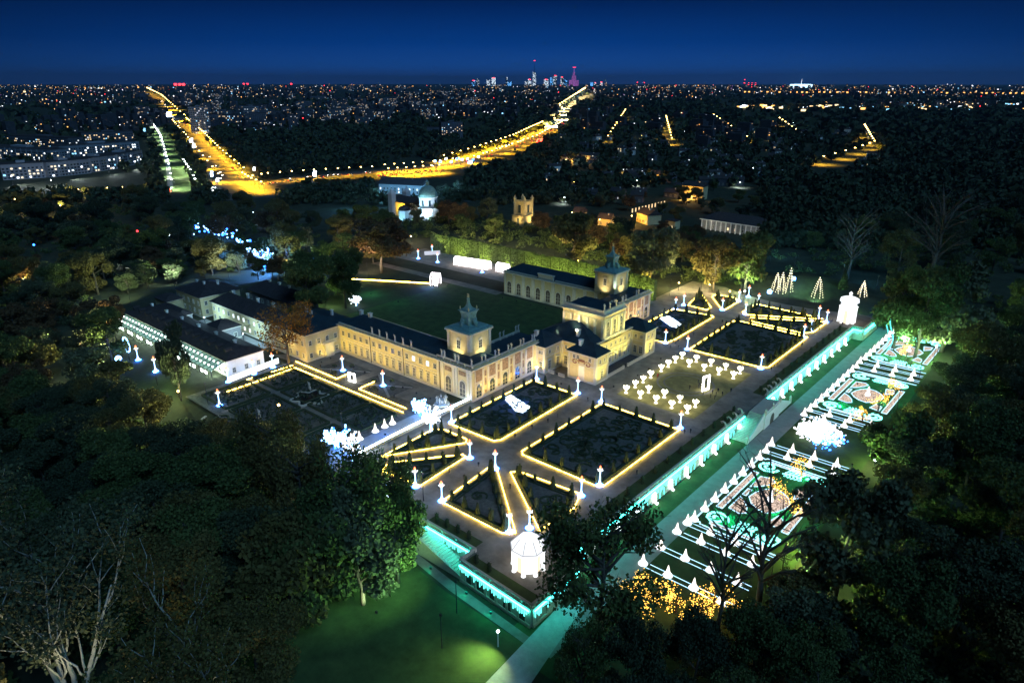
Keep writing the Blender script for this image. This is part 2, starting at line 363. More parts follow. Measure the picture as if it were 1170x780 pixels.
# --- south wing
S_S = ((-72, 0), (1, 0)); S_E = ((0, 0), (0, 1))
b = MB(); b.box(-72, 0, 0, 14, -.3, 12.0)
P(b, 'south_wing_wall', M['cream'])
b = MB()
b.fbox(S_S, 0, 72, -.2, .9, 0, .18); cornice(b, S_S, 0, 72, 11.6); b.fbox(S_S, 0, 56, 6.0, 6.25, 0, .14)
for s in (0.35, 18.9, 37.5, 55.9, 57.6): b.fbox(S_S, s - .35, s + .35, .9, 11.0, 0, .16)
for s in (58.5, 63.6, 64.9, 70.3, 71.6):
    b.fbox(S_S, s - .45, s + .45, .9, 10.4, 0, .3); b.fbox(S_S, s - .6, s + .6, 10.3, 11.05, 0, .42)
cornice(b, S_E, 0, 34.4, 11.6); b.fbox(S_E, 0, 34.4, -.2, .9, 0, .2)
P(b, 'south_wing_trim', M['stone'])
for i in range(15):
    s = 2.2 + (i // 5) * 18.55 + (i % 5) * 3.62 + .6
    put(W_low, S_S, s, 1.5); put(W_lit if i in (11, 13) else W_up, S_S, s, 7.5)
for s in (60.9, 67.6):
    put(W_door, S_S, s, .15); bb = MB(); bb.fbox(S_S, s - 1.5, s + 1.5, 8.5, 10.0, .01, .2)
    P(bb, 'door_panel', M['fresco'])
for s in (19.5, 38.1, 57): pipe = MB(); pipe.tube([(-72 + s, -.3, .3), (-72 + s, -.3, 11)], .12, 6); P(pipe, 'rain_pipe', M['metal'])
b = MB(); b.hip(-72, -1, .5, 13.5, 11.66, 3.6, 0, .5, .15); P(b, 'south_wing_roof', M['roof'])
# chimneys along the ridge
cm = MB(); cm.box(-.7, .7, -.5, .5, 0, 2.2); cm.box(-.85, .85, -.65, .65, 2.2, 2.5); CH = mesh_of(cm, 'chimney', M['white'])
for x in (-66, -60.5): kid('chimney', CH, pal, (x, 7 - 59, 14.3))

# --- garden gallery (south), with frescoed bays
b = MB(); b.box(-11, 0, 14, 37, -.3, 12.0); P(b, 'gallery_wall', M['cream'])
def gallery(fr, sgn=1):
    t = MB()
    for i in range(5):
        s = 3.2 + i * 6.75
        put(W_niche, fr, s, .4); f1_ = MB(); f1_.fbox(fr, s - 1.7, s + 1.7, 6.6, 10.6, .01, .14); P(f1_, 'fresco', M['fresco'])
        t.fbox(fr, s - 1.95, s - 1.7, .9, 10.8, 0, .3); t.fbox(fr, s + 1.7, s + 1.95, .9, 10.8, 0, .3)
        t.fbox(fr, s - 1.9, s + 1.9, 6.25, 6.6, 0, .35)
        if i < 4:
            c = s + 3.37
            for q in (-1.15, 1.15): t.fbox(fr, c + q - .3, c + q + .3, .9, 10.3, 0, .26); t.fbox(fr, c + q - .42, c + q + .42, 10.1, 10.7, 0, .38)
            for z, h in ((1.6, .7), (4.2, 2.6), (7.6, 2.0)):
                fz = MB(); fz.fbox(fr, c - .42, c + .42, z, z + h, .01, .1); P(fz, 'painted_panel', M['fresco'])
    P(t, 'gallery_pilasters', M['stone'])
gallery(S_E)
b = MB(); b.box(-11, -.6, 14.2, 37, 12.02, 12.3); P(b, 'gallery_roof', M['roof'])
def parapet(fr, s0, s1, z):
    t = MB(); t.fbox(fr, s0, s1, z, z + .22, -.9, -.3); t.fbox(fr, s0, s1, z + .95, z + 1.15, -.85, -.35)
    n = max(2, int((s1 - s0) / 3.4))
    for i in range(n + 1): s = s0 + (s1 - s0) * i / n; t.fbox(fr, max(s0, s - .3), min(s1, s + .3), z + .22, z + .95, -.9, -.3)
    k = int((s1 - s0) / .55)
    for i in range(k): s = s0 + .2 + i * .55; t.fbox(fr, s, s + .2, z + .22, z + .95, -.7, -.5)
    P(t, 'parapet', M['stone'])
parapet(S_S, 55, 72, 11.66); parapet(((0, .95), (0, 1)), 0, 33.4, 11.66); parapet(((-11.0, 37), (0, -1)), 0, 22, 12.02)
b = MB(); b.fbox(S_S, 0, 55, 11.66, 12.3, -.7, -.1); P(b, 'attic_kerb', M['stone'])
# statues: a figure on a small plinth
st = MB(); st.box(-.3, .3, -.3, .3, 0, .5)
st.lathe([(.26, .5), (.36, .8), (.30, 1.3), (.22, 1.55), (.34, 1.9), (.36, 2.15), (.13, 2.32), (.11, 2.4)], 0, 0, 8); st.ball((0, 0, 2.55), .18, 0, 7, 5)
st.tube([(.33, 0, 2.15), (.55, -.1, 1.8), (.45, -.3, 1.6)], [.11, .09, .06], 5); st.tube([(-.33, 0, 2.15), (-.62, 0, 2.4), (-.72, 0, 2.8)], [.11, .09, .06], 5)
ST = mesh_of(st, 'statue', M['statue'], True)
def statue(x, y, z, rz=0, s=1.0): kid('statue', ST, pal, (x, y - 59, z), rz, (s, s, s))
for px in (421.5, 429, 437, 445, 453.5, 462): p = at(px, 0, 0); pass
for X in (-51.5, -47.2, -43.0, -38.6, -34.2, -29.8): statue(X, .4, 12.3, 0, .95)
for X in (-14.6, -13.2, -8.0, -6.6, -.6): statue(X, .65, 12.8, 0, .9)
for y in (5.6, 7.4, 12.4, 14.2, 19.2, 20.9, 26.0, 27.7, 32.6, 33.8): statue(-.6, y, 12.8, 1.57, .85)
for y in (18, 20, 26, 28, 35, 36.5): statue(-10.4, y, 13.15, -1.57, .85)

# --- towers
def tower(cx, cy, h0, h1, label):
    hw = 5.2; b = MB(); b.box(cx - hw, cx + hw, cy - hw, cy + hw, h0, h1)
    b.box(cx - hw - .15, cx + hw + .15, cy - hw - .15, cy + hw + .15, h0, h0 + 3.4)
    w = P(b, 'tower_wall', M['cream'])
    frs = [((cx - hw, cy - hw), (1, 0)), ((cx + hw, cy - hw), (0, 1)), ((cx + hw, cy + hw), (-1, 0)), ((cx - hw, cy + hw), (0, -1))]
    t = MB()
    for fr in frs:
        for s in (.5, 2 * hw - .5): t.fbox(fr, s - .5, s + .5, h0 + 3.4, h1 - .9, 0, .28); t.fbox(fr, s - .62, s + .62, h1 - 1.3, h1 - .7, 0, .4)
        t.fbox(fr, -.2, 2 * hw + .2, h1 - .75, h1 - .45, 0, .45); t.fbox(fr, -.55, 2 * hw + .55, h1 - .45, h1 - .1, 0, .9)
    P(t, 'tower_cornice', M['stone'])
    for fr in frs[:2]: put(W_tow, fr, hw, h0 + 3.6)
    c = MB(); c.sq([(hw + .75, h1 - .1), (hw + .6, h1 + .35), (hw - .3, h1 + .5), (hw - .8, h1 + .9), (hw - 2.6, h1 + 1.4)], cx, cy, 0)
    cap = P(c, 'tower_roof', M['copper'])
    # open lantern on four piers, scrolled brackets at the sides
    l = MB(); z = h1 + 1.6
    l.sq([(1.9, z - .3), (1.8, z + 1.5), (1.8, z + 3.4), (2.3, z + 4.5)], cx, cy, 0)
    for a in range(4):
        ca, sa = math.cos(a * math.pi / 2), math.sin(a * math.pi / 2)
        l.tube([(cx + ca * 3.4, cy + sa * 3.4, z - .5), (cx + ca * 3.1, cy + sa * 3.1, z + .6), (cx + ca * 2.5, cy + sa * 2.5, z + 1.5), (cx + ca * 1.8, cy + sa * 1.8, z + 1.7)], [.55, .75, .7, .3], 8)
        d = Vector((ca, sa, 0)); l.rings([[(cx + ca * r + -sa * .8 * math.cos(q * math.pi / 5), cy + sa * r + ca * 1.0 * math.cos(q * math.pi / 5), z + 3.0 + .8 * math.sin(q * math.pi / 5)) for q in range(10)] for r in (1.5, 1.95)][::1], 0)
    for a in range(4):
        q = math.pi / 4 + a * math.pi / 2; ca, sa = math.cos(q), math.sin(q)
        l.tube([(cx + ca * 3.0, cy + sa * 3.0, z - .6), (cx + ca * 2.1, cy + sa * 2.1, z + 1.2), (cx + ca * 2.1, cy + sa * 2.1, z + 3.0), (cx + ca * 2.6, cy + sa * 2.6, z + 4.5)], [.4, .5, .5, .55], 6)
    P(l, 'lantern', M['copper'])
    s = MB(); z += 4.5; s.sq([(2.5, z), (2.6, z + .25), (1.5, z + .5), (.85, z + 1.3), (.45, z + 2.4), (.32, z + 3.6), (.4, z + 4.2), (.12, z + 4.6)], cx, cy, 0)
    P(s, 'spire', M['copper'])
    f = MB(); zz = z + 4.5; f.ball((cx, cy, zz + .35), .45); f.tube([(cx, cy, zz), (cx, cy, zz + 1.4)], .08, 5); f.box(cx - .5, cx + .5, cy - .05, cy + .05, zz + .9, zz + 1.25); P(f, 'finial', M['fin'])
    for a in range(4):
        q = math.pi / 4 + a * math.pi / 2; g_ = MB(); x, y = cx + 2.8 * math.cos(q), cy + 2.8 * math.sin(q)
        g_.lathe([(.25, z - .1), (.2, z + .6), (.3, z + 1.0), (.05, z + 1.7)], x, y, 6); P(g_, 'corner_finial', M['fin'])
M['fin'] = mat('gilded_stone', (.55, .45, .22), .6, .15, 2)
tower(-10.2, 9.7, 11.9, 21.8, 's'); tower(-14.5, 107.2, 11.9, 21.8, 'n')

# --- main block, built as its south half and mirrored about the garden axis
half = MB()
half.box(-8, 3.8, 34.4, 46, -.3, 10.5); half.box(3.8, 11.8, 45, 59, -.3, 10.5); half.box(-7.9, 3.8, 46, 59, -.3, 10.45); half.box(11.8, 23.7, 38, 46, -.3, 10.5); half.box(11.81, 17.5, 46, 59, -.3, 11.4)
roof = MB(); roof.hip(-8, 3.8, 34.4, 46, 10.5, 4.0, 0, .6, .25); roof.hip(11.8, 23.7, 38, 46, 10.52, 3.6, 0, .6, .25)
roof.add([(-8.5, 44.6, 10.6), (18.2, 44.6, 10.6), (18.2, 58, 11.5), (-8.5, 58, 10.6), (4.6, 52.4, 17.0), (6.4, 52.4, 17.0)], [(0, 1, 5, 4), (1, 2, 5), (2, 3, 4, 5), (3, 0, 4)], 0)
trim = MB()
f1 = ((-8, 34.4), (1, 0)); f2 = ((3.8, 34.4), (0, 1)); f3 = ((3.8, 45), (1, 0)); f4 = ((11.8, 46), (0, -1)); f5 = ((11.8, 38), (1, 0)); f6 = ((23.7, 38), (0, 1)); f7 = ((17.5, 46), (0, 1)); f8 = ((23.7, 46), (-1, 0))
for fr, s0, s1 in ((f1, 8, 11.8), (f2, 0, 10.6), (f3, 0, 8), (f5, 0, 11.9), (f6, 0, 8), (f8, 0, 6.2)):
    cornice(trim, fr, s0, s1, 10.45, 0, .8); trim.fbox(fr, s0, s1, -.2, .8, 0, .15); trim.fbox(fr, s0, s1, 6.3, 6.6, 0, .15)
    for s in (s0 + .4, s1 - .4): trim.fbox(fr, s - .4, s + .4, .8, 9.8, 0, .2)
cornice(trim, f7, 0, 13, 11.4, 0, .8); trim.fbox(f7, 0, 13, 6.2, 6.5, 0, .18); trim.fbox(f7, 0, 13, -.2, .7, 0, .15)
for s in (2.2, 5.4, 8.6, 11.8): trim.fbox(f7, s - .25, s + .25, .7, 6.2, 0, .14)
mir = lambda mb: MB().merge(mb).flipY(118)
wall = MB().merge(half); wall.merge(mir(half)); P(wall, 'main_wall', M['cream'])
rf = MB().merge(roof); rf.merge(mir(roof)); P(rf, 'main_roof', M['roof'])
tr = MB().merge(trim); tr.merge(mir(trim)); P(tr, 'main_trim', M['stone'])
put(W_tall, f1, 10.2, 1.6); put(W_mez, f1, 9.6, 7.4); put(W_mez, f1, 10.9, 7.4)
for s in (3, 8): put(W_mez, f2, s, 7.4); put(W_low, f2, s, 1.2)
for s in (2, 6): put(W_mez, f3, s, 7.4); put(W_low, f3, s, 1.2)
# painted scrolls and blind doors of the south pavilion
sc_ = MB()
for x0, z0, sgn in ((3.2, 6.9, 1), (8.6, 6.9, -1)):
    for q in range(12):
        a = q * .6; r = 1.5 - q * .1
        sc_.fbox(f5, x0 + sgn * r * math.cos(a) - .22, x0 + sgn * r * math.cos(a) + .22, z0 + .8 * r * math.sin(a) - .2, z0 + .8 * r * math.sin(a) + .2, .155 + .01 * q, .24 + .01 * q)
sc_.fbox(f5, 4.6, 7.2, 7.4, 8.3, .155, .26)
P(sc_, 'sgraffito', M['brick'])
for s in (2.6, 4.2, 6.0, 9.3): put(W_mez, f5, s, 8.2) if s != 6.0 else None
bd = MB()
for s in (3.0, 8.9): bd.fbox(f5, s - .9, s + .9, .8, 5.4, 0.01, .12)
P(bd, 'blind_door', M['cream']); bd = MB(); bd.fbox(f5, 4.7, 7.2, .8, 5.9, 0.01, .16); P(bd, 'white_panel', M['white'])
for k in range(2):
    fa = f6 if k == 0 else ((23.7, 72), (0, 1))
    put(W_tall, fa, 4, 1.4); put(W_mez, fa, 2.6, 7.5); put(W_mez, fa, 5.4, 7.5)
    fb = f7 if k == 0 else ((17.5, 59), (0, 1))
    for i in range(4):
        s = .6 + 3.2 * i + .6; put(W_tall, fb, s + .6 if i else s + .4, 1.3); put(W_mez, fb, s + .6 if i else s + .4, 7.6)
fn = ((11.8, 72), (1, 0))  # south face of the north pavilion
for s in (7.8, 10.3): put(W_tall, fn, s, 1.4); put(W_mez, fn, s, 7.6)
dm = MB(); dm.box(-.6, .6, -.5, .8, -1.0, 1.5); dm.box(-.75, .75, -.65, .9, 1.5, 1.7); DM = mesh_of(dm, 'dormer', M['white'])
for x, y, z in ((-2.5, 37.4, 13), (9.4, 47.2, 13.5), (15.5, 40.2, 13)): kid('dormer', DM, pal, (x, y - 59, z))
# upper hall
UH = [(-1.0, 51.8), (17.5, 51.8), (17.5, 66.2), (-1.0, 66.2)]
b = MB(); b.prism(UH, 10, 21.2); P(b, 'hall_wall', M['cream'])
t = MB(); hs = ((-1, 51.8), (1, 0)); he = ((17.5, 51.8), (0, 1))
for fr, ln in ((hs, 18.5), (he, 14.4)):
    cornice(t, fr, 0, ln, 21.0, 0, 1.1); t.fbox(fr, 0, ln, 18.9, 19.2, 0, .2)
    t.fbox(fr, 0, ln, 21.06, 21.3, -.9, .2); t.fbox(fr, 0, ln, 21.3, 22.3, -.8, -.2); t.fbox(fr, 0, ln, 22.3, 22.6, -.95, -.05)
for s in (.5, 4.1, 7.7, 11.3, 14.6, 18.0): t.fbox(hs, s - .5, s + .5, 11, 18.9, 0, .3)
for s in (.6, 4.6, 9.8, 13.8): t.fbox(he, s - .55, s + .55, 12.2, 18.9, 0, .32)
t.fbox(he, 0, 14.4, 11.5, 12.2, 0, .5)
P(t, 'hall_trim', M['stone'])
for s in (2.6, 7.2, 11.8): put(W_great, he, s, 12.6)
b = MB(); b.box(-.6, 17.0, 52.3, 66, 21.22, 21.7); P(b, 'hall_roof', M['roof'])
for y in (52.4, 56, 60.3, 64.6): statue(17.0, y, 22.6, 1.57, 1.0)
statue(-.6, 52.2, 22.6, 0, .9)
# --- north gallery, north wing
b = MB(); b.box(-11, 0, 81, 118, -.3, 12.0); P(b, 'north_gallery_wall', M['cream'])
N_E = ((0, 84), (0, 1)); t = MB(); cornice(t, N_E, -2, 34, 11.6); P(t, 'north_gallery_trim', M['stone']); gallery(N_E)
b = MB(); b.box(-10.5, -.6, 84, 117.5, 12.02, 12.3); P(b, 'north_gallery_roof', M['roof'])
parapet(((0, 84), (0, 1)), 0, 33.5, 11.66)
for y in (86, 88, 95, 97, 106, 108): statue(-.6, y, 12.8, 1.57, .9)
b = MB(); b.box(-75, -11, 103, 117, -.3, 11.8); P(b, 'north_wing_wall', M['cream'])
fN = ((-75, 103), (1, 0)); t = MB(); cornice(t, fN, 0, 57, 11.5); t.fbox(fN, 0, 57, -.2, .9, 0, .2)
t.fbox(fN, 22, 31, 11.6, 14.0, -.6, .2); t.fbox(fN, 21.6, 31.4, 14.0, 14.4, -.8, .4)
for i in range(10):
    s = 3.6 + i * 6.1
    if s < 55: put(W_stone, fN, s, .8)
    for q in (-2.6, 2.6):
        if s + q < 56: t.fbox(fN, s + q - .4, s + q + .4, .9, 10.4, 0, .3); t.fbox(fN, s + q - .55, s + q + .55, 10.2, 10.9, 0, .4)
P(t, 'north_wing_trim', M['stone'])
b = MB(); b.hip(-75, -12, 103.5, 116.5, 11.56, 3.8, 0, .4, .2); P(b, 'north_wing_roof', M['roof'])
b = MB(); b.fbox(fN, 0, 21, 11.6, 12.4, -.6, 0); b.fbox(fN, 32, 56, 11.6, 12.4, -.6, 0); P(b, 'north_wing_attic', M['stone'])
# balustrades of the garden yard in front of the main block
bal = MB(); fr = ((23.4, 46.3), (0, 1))
for s0, s1 in ((0, 11.2), (14.4, 25.4)):
    bal.fbox(fr, s0, s1, 0, .25, -.25, .25); bal.fbox(fr, s0, s1, .95, 1.15, -.25, .25)
    for i in range(int((s1 - s0) / .6) + 1): bal.fbox(fr, s0 + i * .6, min(s1, s0 + i * .6 + .28), .25, .95, -.12, .12)
    for s in (s0, s1): bal.fbox(fr, s - .3, s + .3, 0, 1.3, -.32, .32)
fr = ((4.0, 36.6), (1, 0))
for s0, s1 in ((0, 2.6), (4.6, 7.4)):
    bal.fbox(fr, s0, s1, 0, .25, -.25, .25); bal.fbox(fr, s0, s1, .95, 1.15, -.25, .25)
    for i in range(int((s1 - s0) / .6) + 1): bal.fbox(fr, s0 + i * .6, min(s1, s0 + i * .6 + .28), .25, .95, -.12, .12)
P(bal, 'balustrade', M['stone'])
sheet('yard_paving', [(17.7, 46.2), (23.2, 46.2), (23.2, 71.8), (17.7, 71.8)], .012, M['dconc'])

# floodlights: small fixtures on the ground aimed at the walls
fx = MB(); fx.box(-.28, .28, -.2, .2, 0, .12); fx.box(-.25, .25, -.12, .2, .2, .55); fx.box(-.05, .05, -.03, .03, .1, .25); FX = mesh_of(fx, 'housing', M['metal'])
def flood(x, y, z, tgt, power, col, label, size=85, blend=.8, group='floodlights of the palace'):
    t = thing('floodlight', label, 'floodlight', (x, y, z), 0, group); kid('housing', FX, t)
    lamp('floodlight_lamp', 'SPOT', (x, y, z + .65), power, col, t, tgt, size, blend, .25)
YEL = (1, .72, .11); YG = (1, .90, .22); WARM = (1, .76, .28)
for i in range(10): flood(-68.5 + i * 7.0, -7.5, 0, (-68.5 + i * 7.0, 0, 6.8), 2350, YEL, 'small floodlight on the ground before the long south facade of the palace', 100)
for i in range(5): flood(6.0, 4 + i * 7, 0, (0, 4 + i * 7, 6.5), 2700, YEL, 'small floodlight on the gravel before the frescoed garden gallery', 100)
for x, tx in ((14, 14.5), (21.5, 20.5)): flood(x, 31, 0, (tx, 38, 6), 1900, WARM, 'small floodlight on the gravel before the scroll painted pavilion')
flood(2.5, 28.5, 0, (1.5, 34, 6), 2200, WARM, 'small floodlight by the white corner block of the gallery'); flood(7.5, 37.2, 0, (7, 45, 6), 2700, YEL, 'small floodlight in the small corner yard of the palace')
for y in (41, 75): flood(29.5, y, 0, (23.7, y, 6), 3800, YG, 'small floodlight before the end pavilion of the garden front')
for y in (49, 55, 61, 67): flood(22.2, y, 0, (17.5, y, 9), 3600, YG, 'small floodlight in the sunken yard under the main block')
for y in (54, 59, 64): flood(20.6, y, 11.0, (17.5, y, 17), 700, YG, 'small floodlight on a bracket under the tall hall windows', 110) if 0 else None
flood(31, 55, 0, (17.5, 57, 16.5), 15000, YG, 'small floodlight on the gravel aimed up at the tall hall', 40); flood(31, 63, 0, (17.5, 62, 16.5), 15000, YG, 'small floodlight on the gravel aimed up at the tall hall', 40)
for x in (0.5, 9): flood(x, 46.0, 11.0 if x < 5 else 14.2, (x, 51.8, 17.5), 6000, (1, .9, .5), 'small floodlight on the roof before the side wall of the tall hall', 120)
for y in (88, 97, 106): flood(6, y, 0, (0, y, 6.5), 5200, (1, .66, .3), 'small floodlight before the north garden gallery')
for i in range(6): flood(-70 + i * 9, 96, 0, (-70 + i * 9, 103, 6), 520, (.75, 1, .85), 'small floodlight on the dark forecourt before the arched north wing', 110)
for dx, dy in ((0, -8.6), (8.4, 0)): flood(-10.2 + dx, 9.7 + dy, 12.3 if dx else 12.4, (-10.2, 9.7, 18), 1500, (1, .84, .42), 'small floodlight on the roof beside the south tower', 100)
for dx, dy in ((0, -8.6), (8.4, 0)): flood(-14.5 + dx, 107.2 + dy, 12.4, (-14.5, 107.2, 18), 1000, (1, .86, .5), 'small floodlight on the roof beside the north tower', 100)
flood(-4.2, 3.6, 22.0 - 9.6, (-10.2, 9.7, 28), 6000, (.92, 1, .88), 'small floodlight at the roof corner aimed at the lantern of the south tower', 50)
flood(-7.6, 100.4, 12.4, (-14.5, 107.2, 28), 2400, (.75, 1, .88), 'small floodlight at the roof corner aimed at the lantern of the north tower', 50)
# ------------------------------------------------------------------ service buildings west of the south wing
def win_row(root, fr, ss, z, me, nm='window'):
    o, d = fr; n = (d[1], -d[0]); l = root.location
    for s in ss: kid(nm, me, root, (o[0] + d[0] * s + n[0] * .003 - l.x, o[1] + d[1] * s + n[1] * .003 - l.y, z - l.z), math.atan2(d[1], d[0]))
W_plain = window_mesh(1.1, 1.8, None, 'glass'); W_glow = window_mesh(1.1, 1.6, None, 'E_winw'); W_warm = window_mesh(1.1, 1.7, None, 'E_win')
CHS = MB(); CHS.box(-.55, .55, -.4, .4, 0, 2.0); CHS.box(-.7, .7, -.55, .55, 2.0, 2.25); CHS = mesh_of(CHS, 'chimney', M['white'])
def house_block(name, label, cat, x0, x1, y0, y1, h, rh, wm, rm, rows=((1.3,), ), gap=3.4, south=True, east=True, chims=(), lit=(), base=-.3):
    r = thing(name, label, cat, ((x0 + x1) / 2, (y0 + y1) / 2, 0))
    b = MB(); b.box(x0, x1, y0, y1, base, h); b.build('wall', wm, r)
    t = MB()
    for fr, ln in ((((x0, y0), (1, 0)), x1 - x0), (((x1, y0), (0, 1)), y1 - y0)): t.fbox(fr, -.2, ln + .2, h - .4, h - .05, .0, .35); t.fbox(fr, 0, ln, -.2, .7, 0, .1)
    t.build('cornice', M['stone'], r)
    b = MB(); b.hip(x0, x1, y0, y1, h, rh, 0, .6, .18); ro = b.build('roof', rm, r)
    for (x, y, z) in chims: kid('chimney', CHS, ro, (x - r.location.x, y - r.location.y, z))
    for fr, ln, on in ((((x0, y0), (1, 0)), x1 - x0, south), (((x1, y0), (0, 1)), y1 - y0, east)):
        if not on: continue
        n = max(1, int(ln / gap))
        for zi in rows:
            for i in range(n):
                s = ln * (i + .5) / n; win_row(r, fr, [s], zi[0], (W_glow if (fr[1][0], i, zi[0]) in lit else W_plain))
    return r
pv = house_block('corner_pavilion', 'cream corner pavilion with a balcony bay behind the orange lit tree', 'pavilion', -97, -72.1, -15.4, 8, 11.0, 3.2, M['cream'], M['roof'], rows=((1.4,), (6.4,)), gap=3.6,
                 chims=((-84, -4, 13.2), (-80, 3, 12.8), (-90, -2, 13.2)))
by = MB(); by.box(-72.1, -70.6, -8.5, -2.5, 5.4, 5.8); by.box(-72.1, -71.0, -7.4, -3.6, -.2, 5.4)
for i in range(13): by.box(-70.75, -70.65, -8.45 + i * .48, -8.3 + i * .48, 5.8, 6.6)
by.box(-70.8, -70.6, -8.5, -2.5, 6.6, 6.75); by.build('balcony', M['stone'], pv)
house_block('service_house', 'tall cream service house beside the paved court, dark hipped roof', 'house', -177, -154, -15.2, 4, 9.5, 4.2, M['cream'], M['tile'], rows=((1.6,), (5.6,)), gap=4.2, chims=((-170, -8, 11.5), (-163, -8, 11.8), (-160, -3, 12)))
house_block('garden_lodge', 'little octagon fronted lodge touching the tall service house', 'lodge', -183, -171.5, -23, -15.25, 6.0, 2.0, M['cream'], M['tile'], rows=((1.4,),), gap=5)
bB = house_block('service_wing', 'long two storey service wing with some white lit windows above the court', 'building', -147, -97.2, -13.6, -2, 9.0, 4.2, M['cream'], M['tile'], rows=((1.5,), (5.4,)), gap=4.1,
            chims=((-138, -7, 12), (-128, -6, 12.4), (-118, -7, 12.4), (-108, -6, 12.2)), lit={(1, 2, 5.4), (1, 4, 5.4), (1, 5, 5.4), (1, 6, 5.4), (1, 5, 1.5), (1, 6, 1.5), (1, 7, 1.5), (1, 8, 5.4)})
house_block('rear_service_wing', 'unlit grey service wing standing behind the tall service house', 'building', -150, -112, 6, 18, 9.5, 4.5, M['conc'], M['tile'], rows=((1.5,), (5.4,)), gap=4.5, chims=((-140, 12, 12.5), (-132, 12, 12.7), (-124, 12, 12.7)))
an = house_block('orangery', 'long low dark roofed orangery with a white lit glass veranda on its garden side', 'orangery', -168, -82, -42, -27.5, 6.3, 2.9, M['white'], M['tile'], rows=((1.2,),), gap=3.9, south=True, east=True)
v = MB()   # glass veranda: lean-to roof with bars
v.add([(-168, -47.2, 3.4), (-84, -47.2, 3.4), (-84, -42.0, 5.4), (-168, -42.0, 5.4), (-168, -47.2, 3.5), (-84, -47.2, 3.5), (-84, -42.0, 5.5), (-168, -42.0, 5.5)], [(0, 3, 2, 1), (4, 5, 6, 7), (0, 1, 5, 4), (1, 2, 6, 5), (3, 0, 4, 7)])
glz = mat('veranda_glass', (.35, .45, .42), .25, .2, .6); M['glz'] = glz
tn = glz.node_tree; bs = tn.nodes['Principled BSDF']; tl = tn.nodes.new('ShaderNodeBsdfTranslucent'); tl.inputs[0].default_value = (.8, 1, .93, 1); ms = tn.nodes.new('ShaderNodeMixShader'); ms.inputs[0].default_value = .6
tn.links.new(bs.outputs[0], ms.inputs[1]); tn.links.new(tl.outputs[0], ms.inputs[2]); tn.links.new(ms.outputs[0], tn.nodes['Material Output'].inputs[0])
v.build('veranda_roof', glz, an)
for i in range(10): lamp('veranda_bulb', 'POINT', (-164 + i * 8.6, -44.6, 2.6), 900, (.78, 1, .92), an, None, rad=.4)
v = MB()
for i in range(29):
    x = -168 + i * 3; v.box(x - .07, x + .07, -47.25, -47.1, 0, 3.5)
    v.add([(x - .08, -47.3, 3.56), (x + .08, -47.3, 3.56), (x + .08, -42, 5.58), (x - .08, -42, 5.58), (x - .08, -47.3, 3.62), (x + .08, -47.3, 3.62), (x + .08, -42, 5.68), (x - .08, -42, 5.68)], [(4, 5, 6, 7), (0, 4, 7, 3), (1, 2, 6, 5), (0, 1, 5, 4)])
for q in (.25, .5, .75): y = -47.2 + 5.2 * q; z = 3.5 + 2 * q; v.box(-168, -84, y - .06, y + .06, z + .02, z + .12)
v.build('veranda_frame', M['metal'], an)
v = MB()
for i in range(28):
    x = -166.5 + i * 3
    for q in (.3, .72): v.ball((x, -47.2 + 5.2 * q, 3.75 + 2 * q), .33, 0, 6, 4)
    v.ball((x, -46.4, 3.0), .25, 0, 6, 4)
    v.box(x - 1.0, x + 1.0, -47.0, -46.95, 1.2, 2.4) if i % 3 else None
v.build('festoon', emis('veranda_light', (.80, 1, .92), 6), an)
DMs = MB(); DMs.box(-.8, .8, -1.2, 1.2, -1.2, 1.0); DMs.gable(-.8, .8, -1.2, 1.2, 1.0, .7, 0, .15, False); DMs = mesh_of(DMs, 'dormer', M['tile'])
for i in range(14): kid('dormer', DMs, an, (-40 + i * 6, -3.6, 7.6))
for i in range(6): kid('chimney', CHS, an, (-36 + i * 14, 1.5, 7.6))
house_block('cross_wing', 'low dark roofed cross wing joining the orangery to the court', 'building', -128, -117, -27.3, -17, 5.4, 3.0, M['conc'], M['tile'], rows=((1.1,),), gap=3.6, south=False)
house_block('store_house', 'low dark roofed store between the orangery and the paved court', 'shed', -172, -150, -27, -21.5, 4.6, 2.0, M['conc'], M['tile'], rows=((1.1,),), south=False)
for x, y, pw in ((-140, -21, 1800), (-122, -20, 2600), (-108, -21, 1800)):
    t = thing('court_lamp', 'slim pole lamp lighting the paved court pale blue', 'lamp', (x, y, 0), 0, 'lamps in the paved court')
    b = MB(); b.lathe([(.14, 0), (.07, 4.6)], x, y, 6); b.build('pole', M['metal'], t)
    b = MB(); b.ball((x, y, 4.8), .22); b.build('globe', emis('court_globe', (.7, .9, 1), 14, False), t); lamp('court_bulb', 'POINT', (x, y, 5.2), pw * 2.2, (.45, .78, 1.0), t)
flood(-160, -27.5, 0, (-163, -15, 5), 2600, (1, .85, .6), 'small floodlight in the yard of the tall service house')
flood(-68, -12, 0, (-73, -5, 6), 2200, YEL, 'small floodlight beside the balcony of the corner pavilion'); flood(-80, -22, 0, (-84, -15.4, 6), 2600, YEL, 'small floodlight under the orange lit tree')
flood(-77, -36, 0, (-82, -34, 4), 900, (1, .9, .7), 'small floodlight before the white end wall of the orangery')

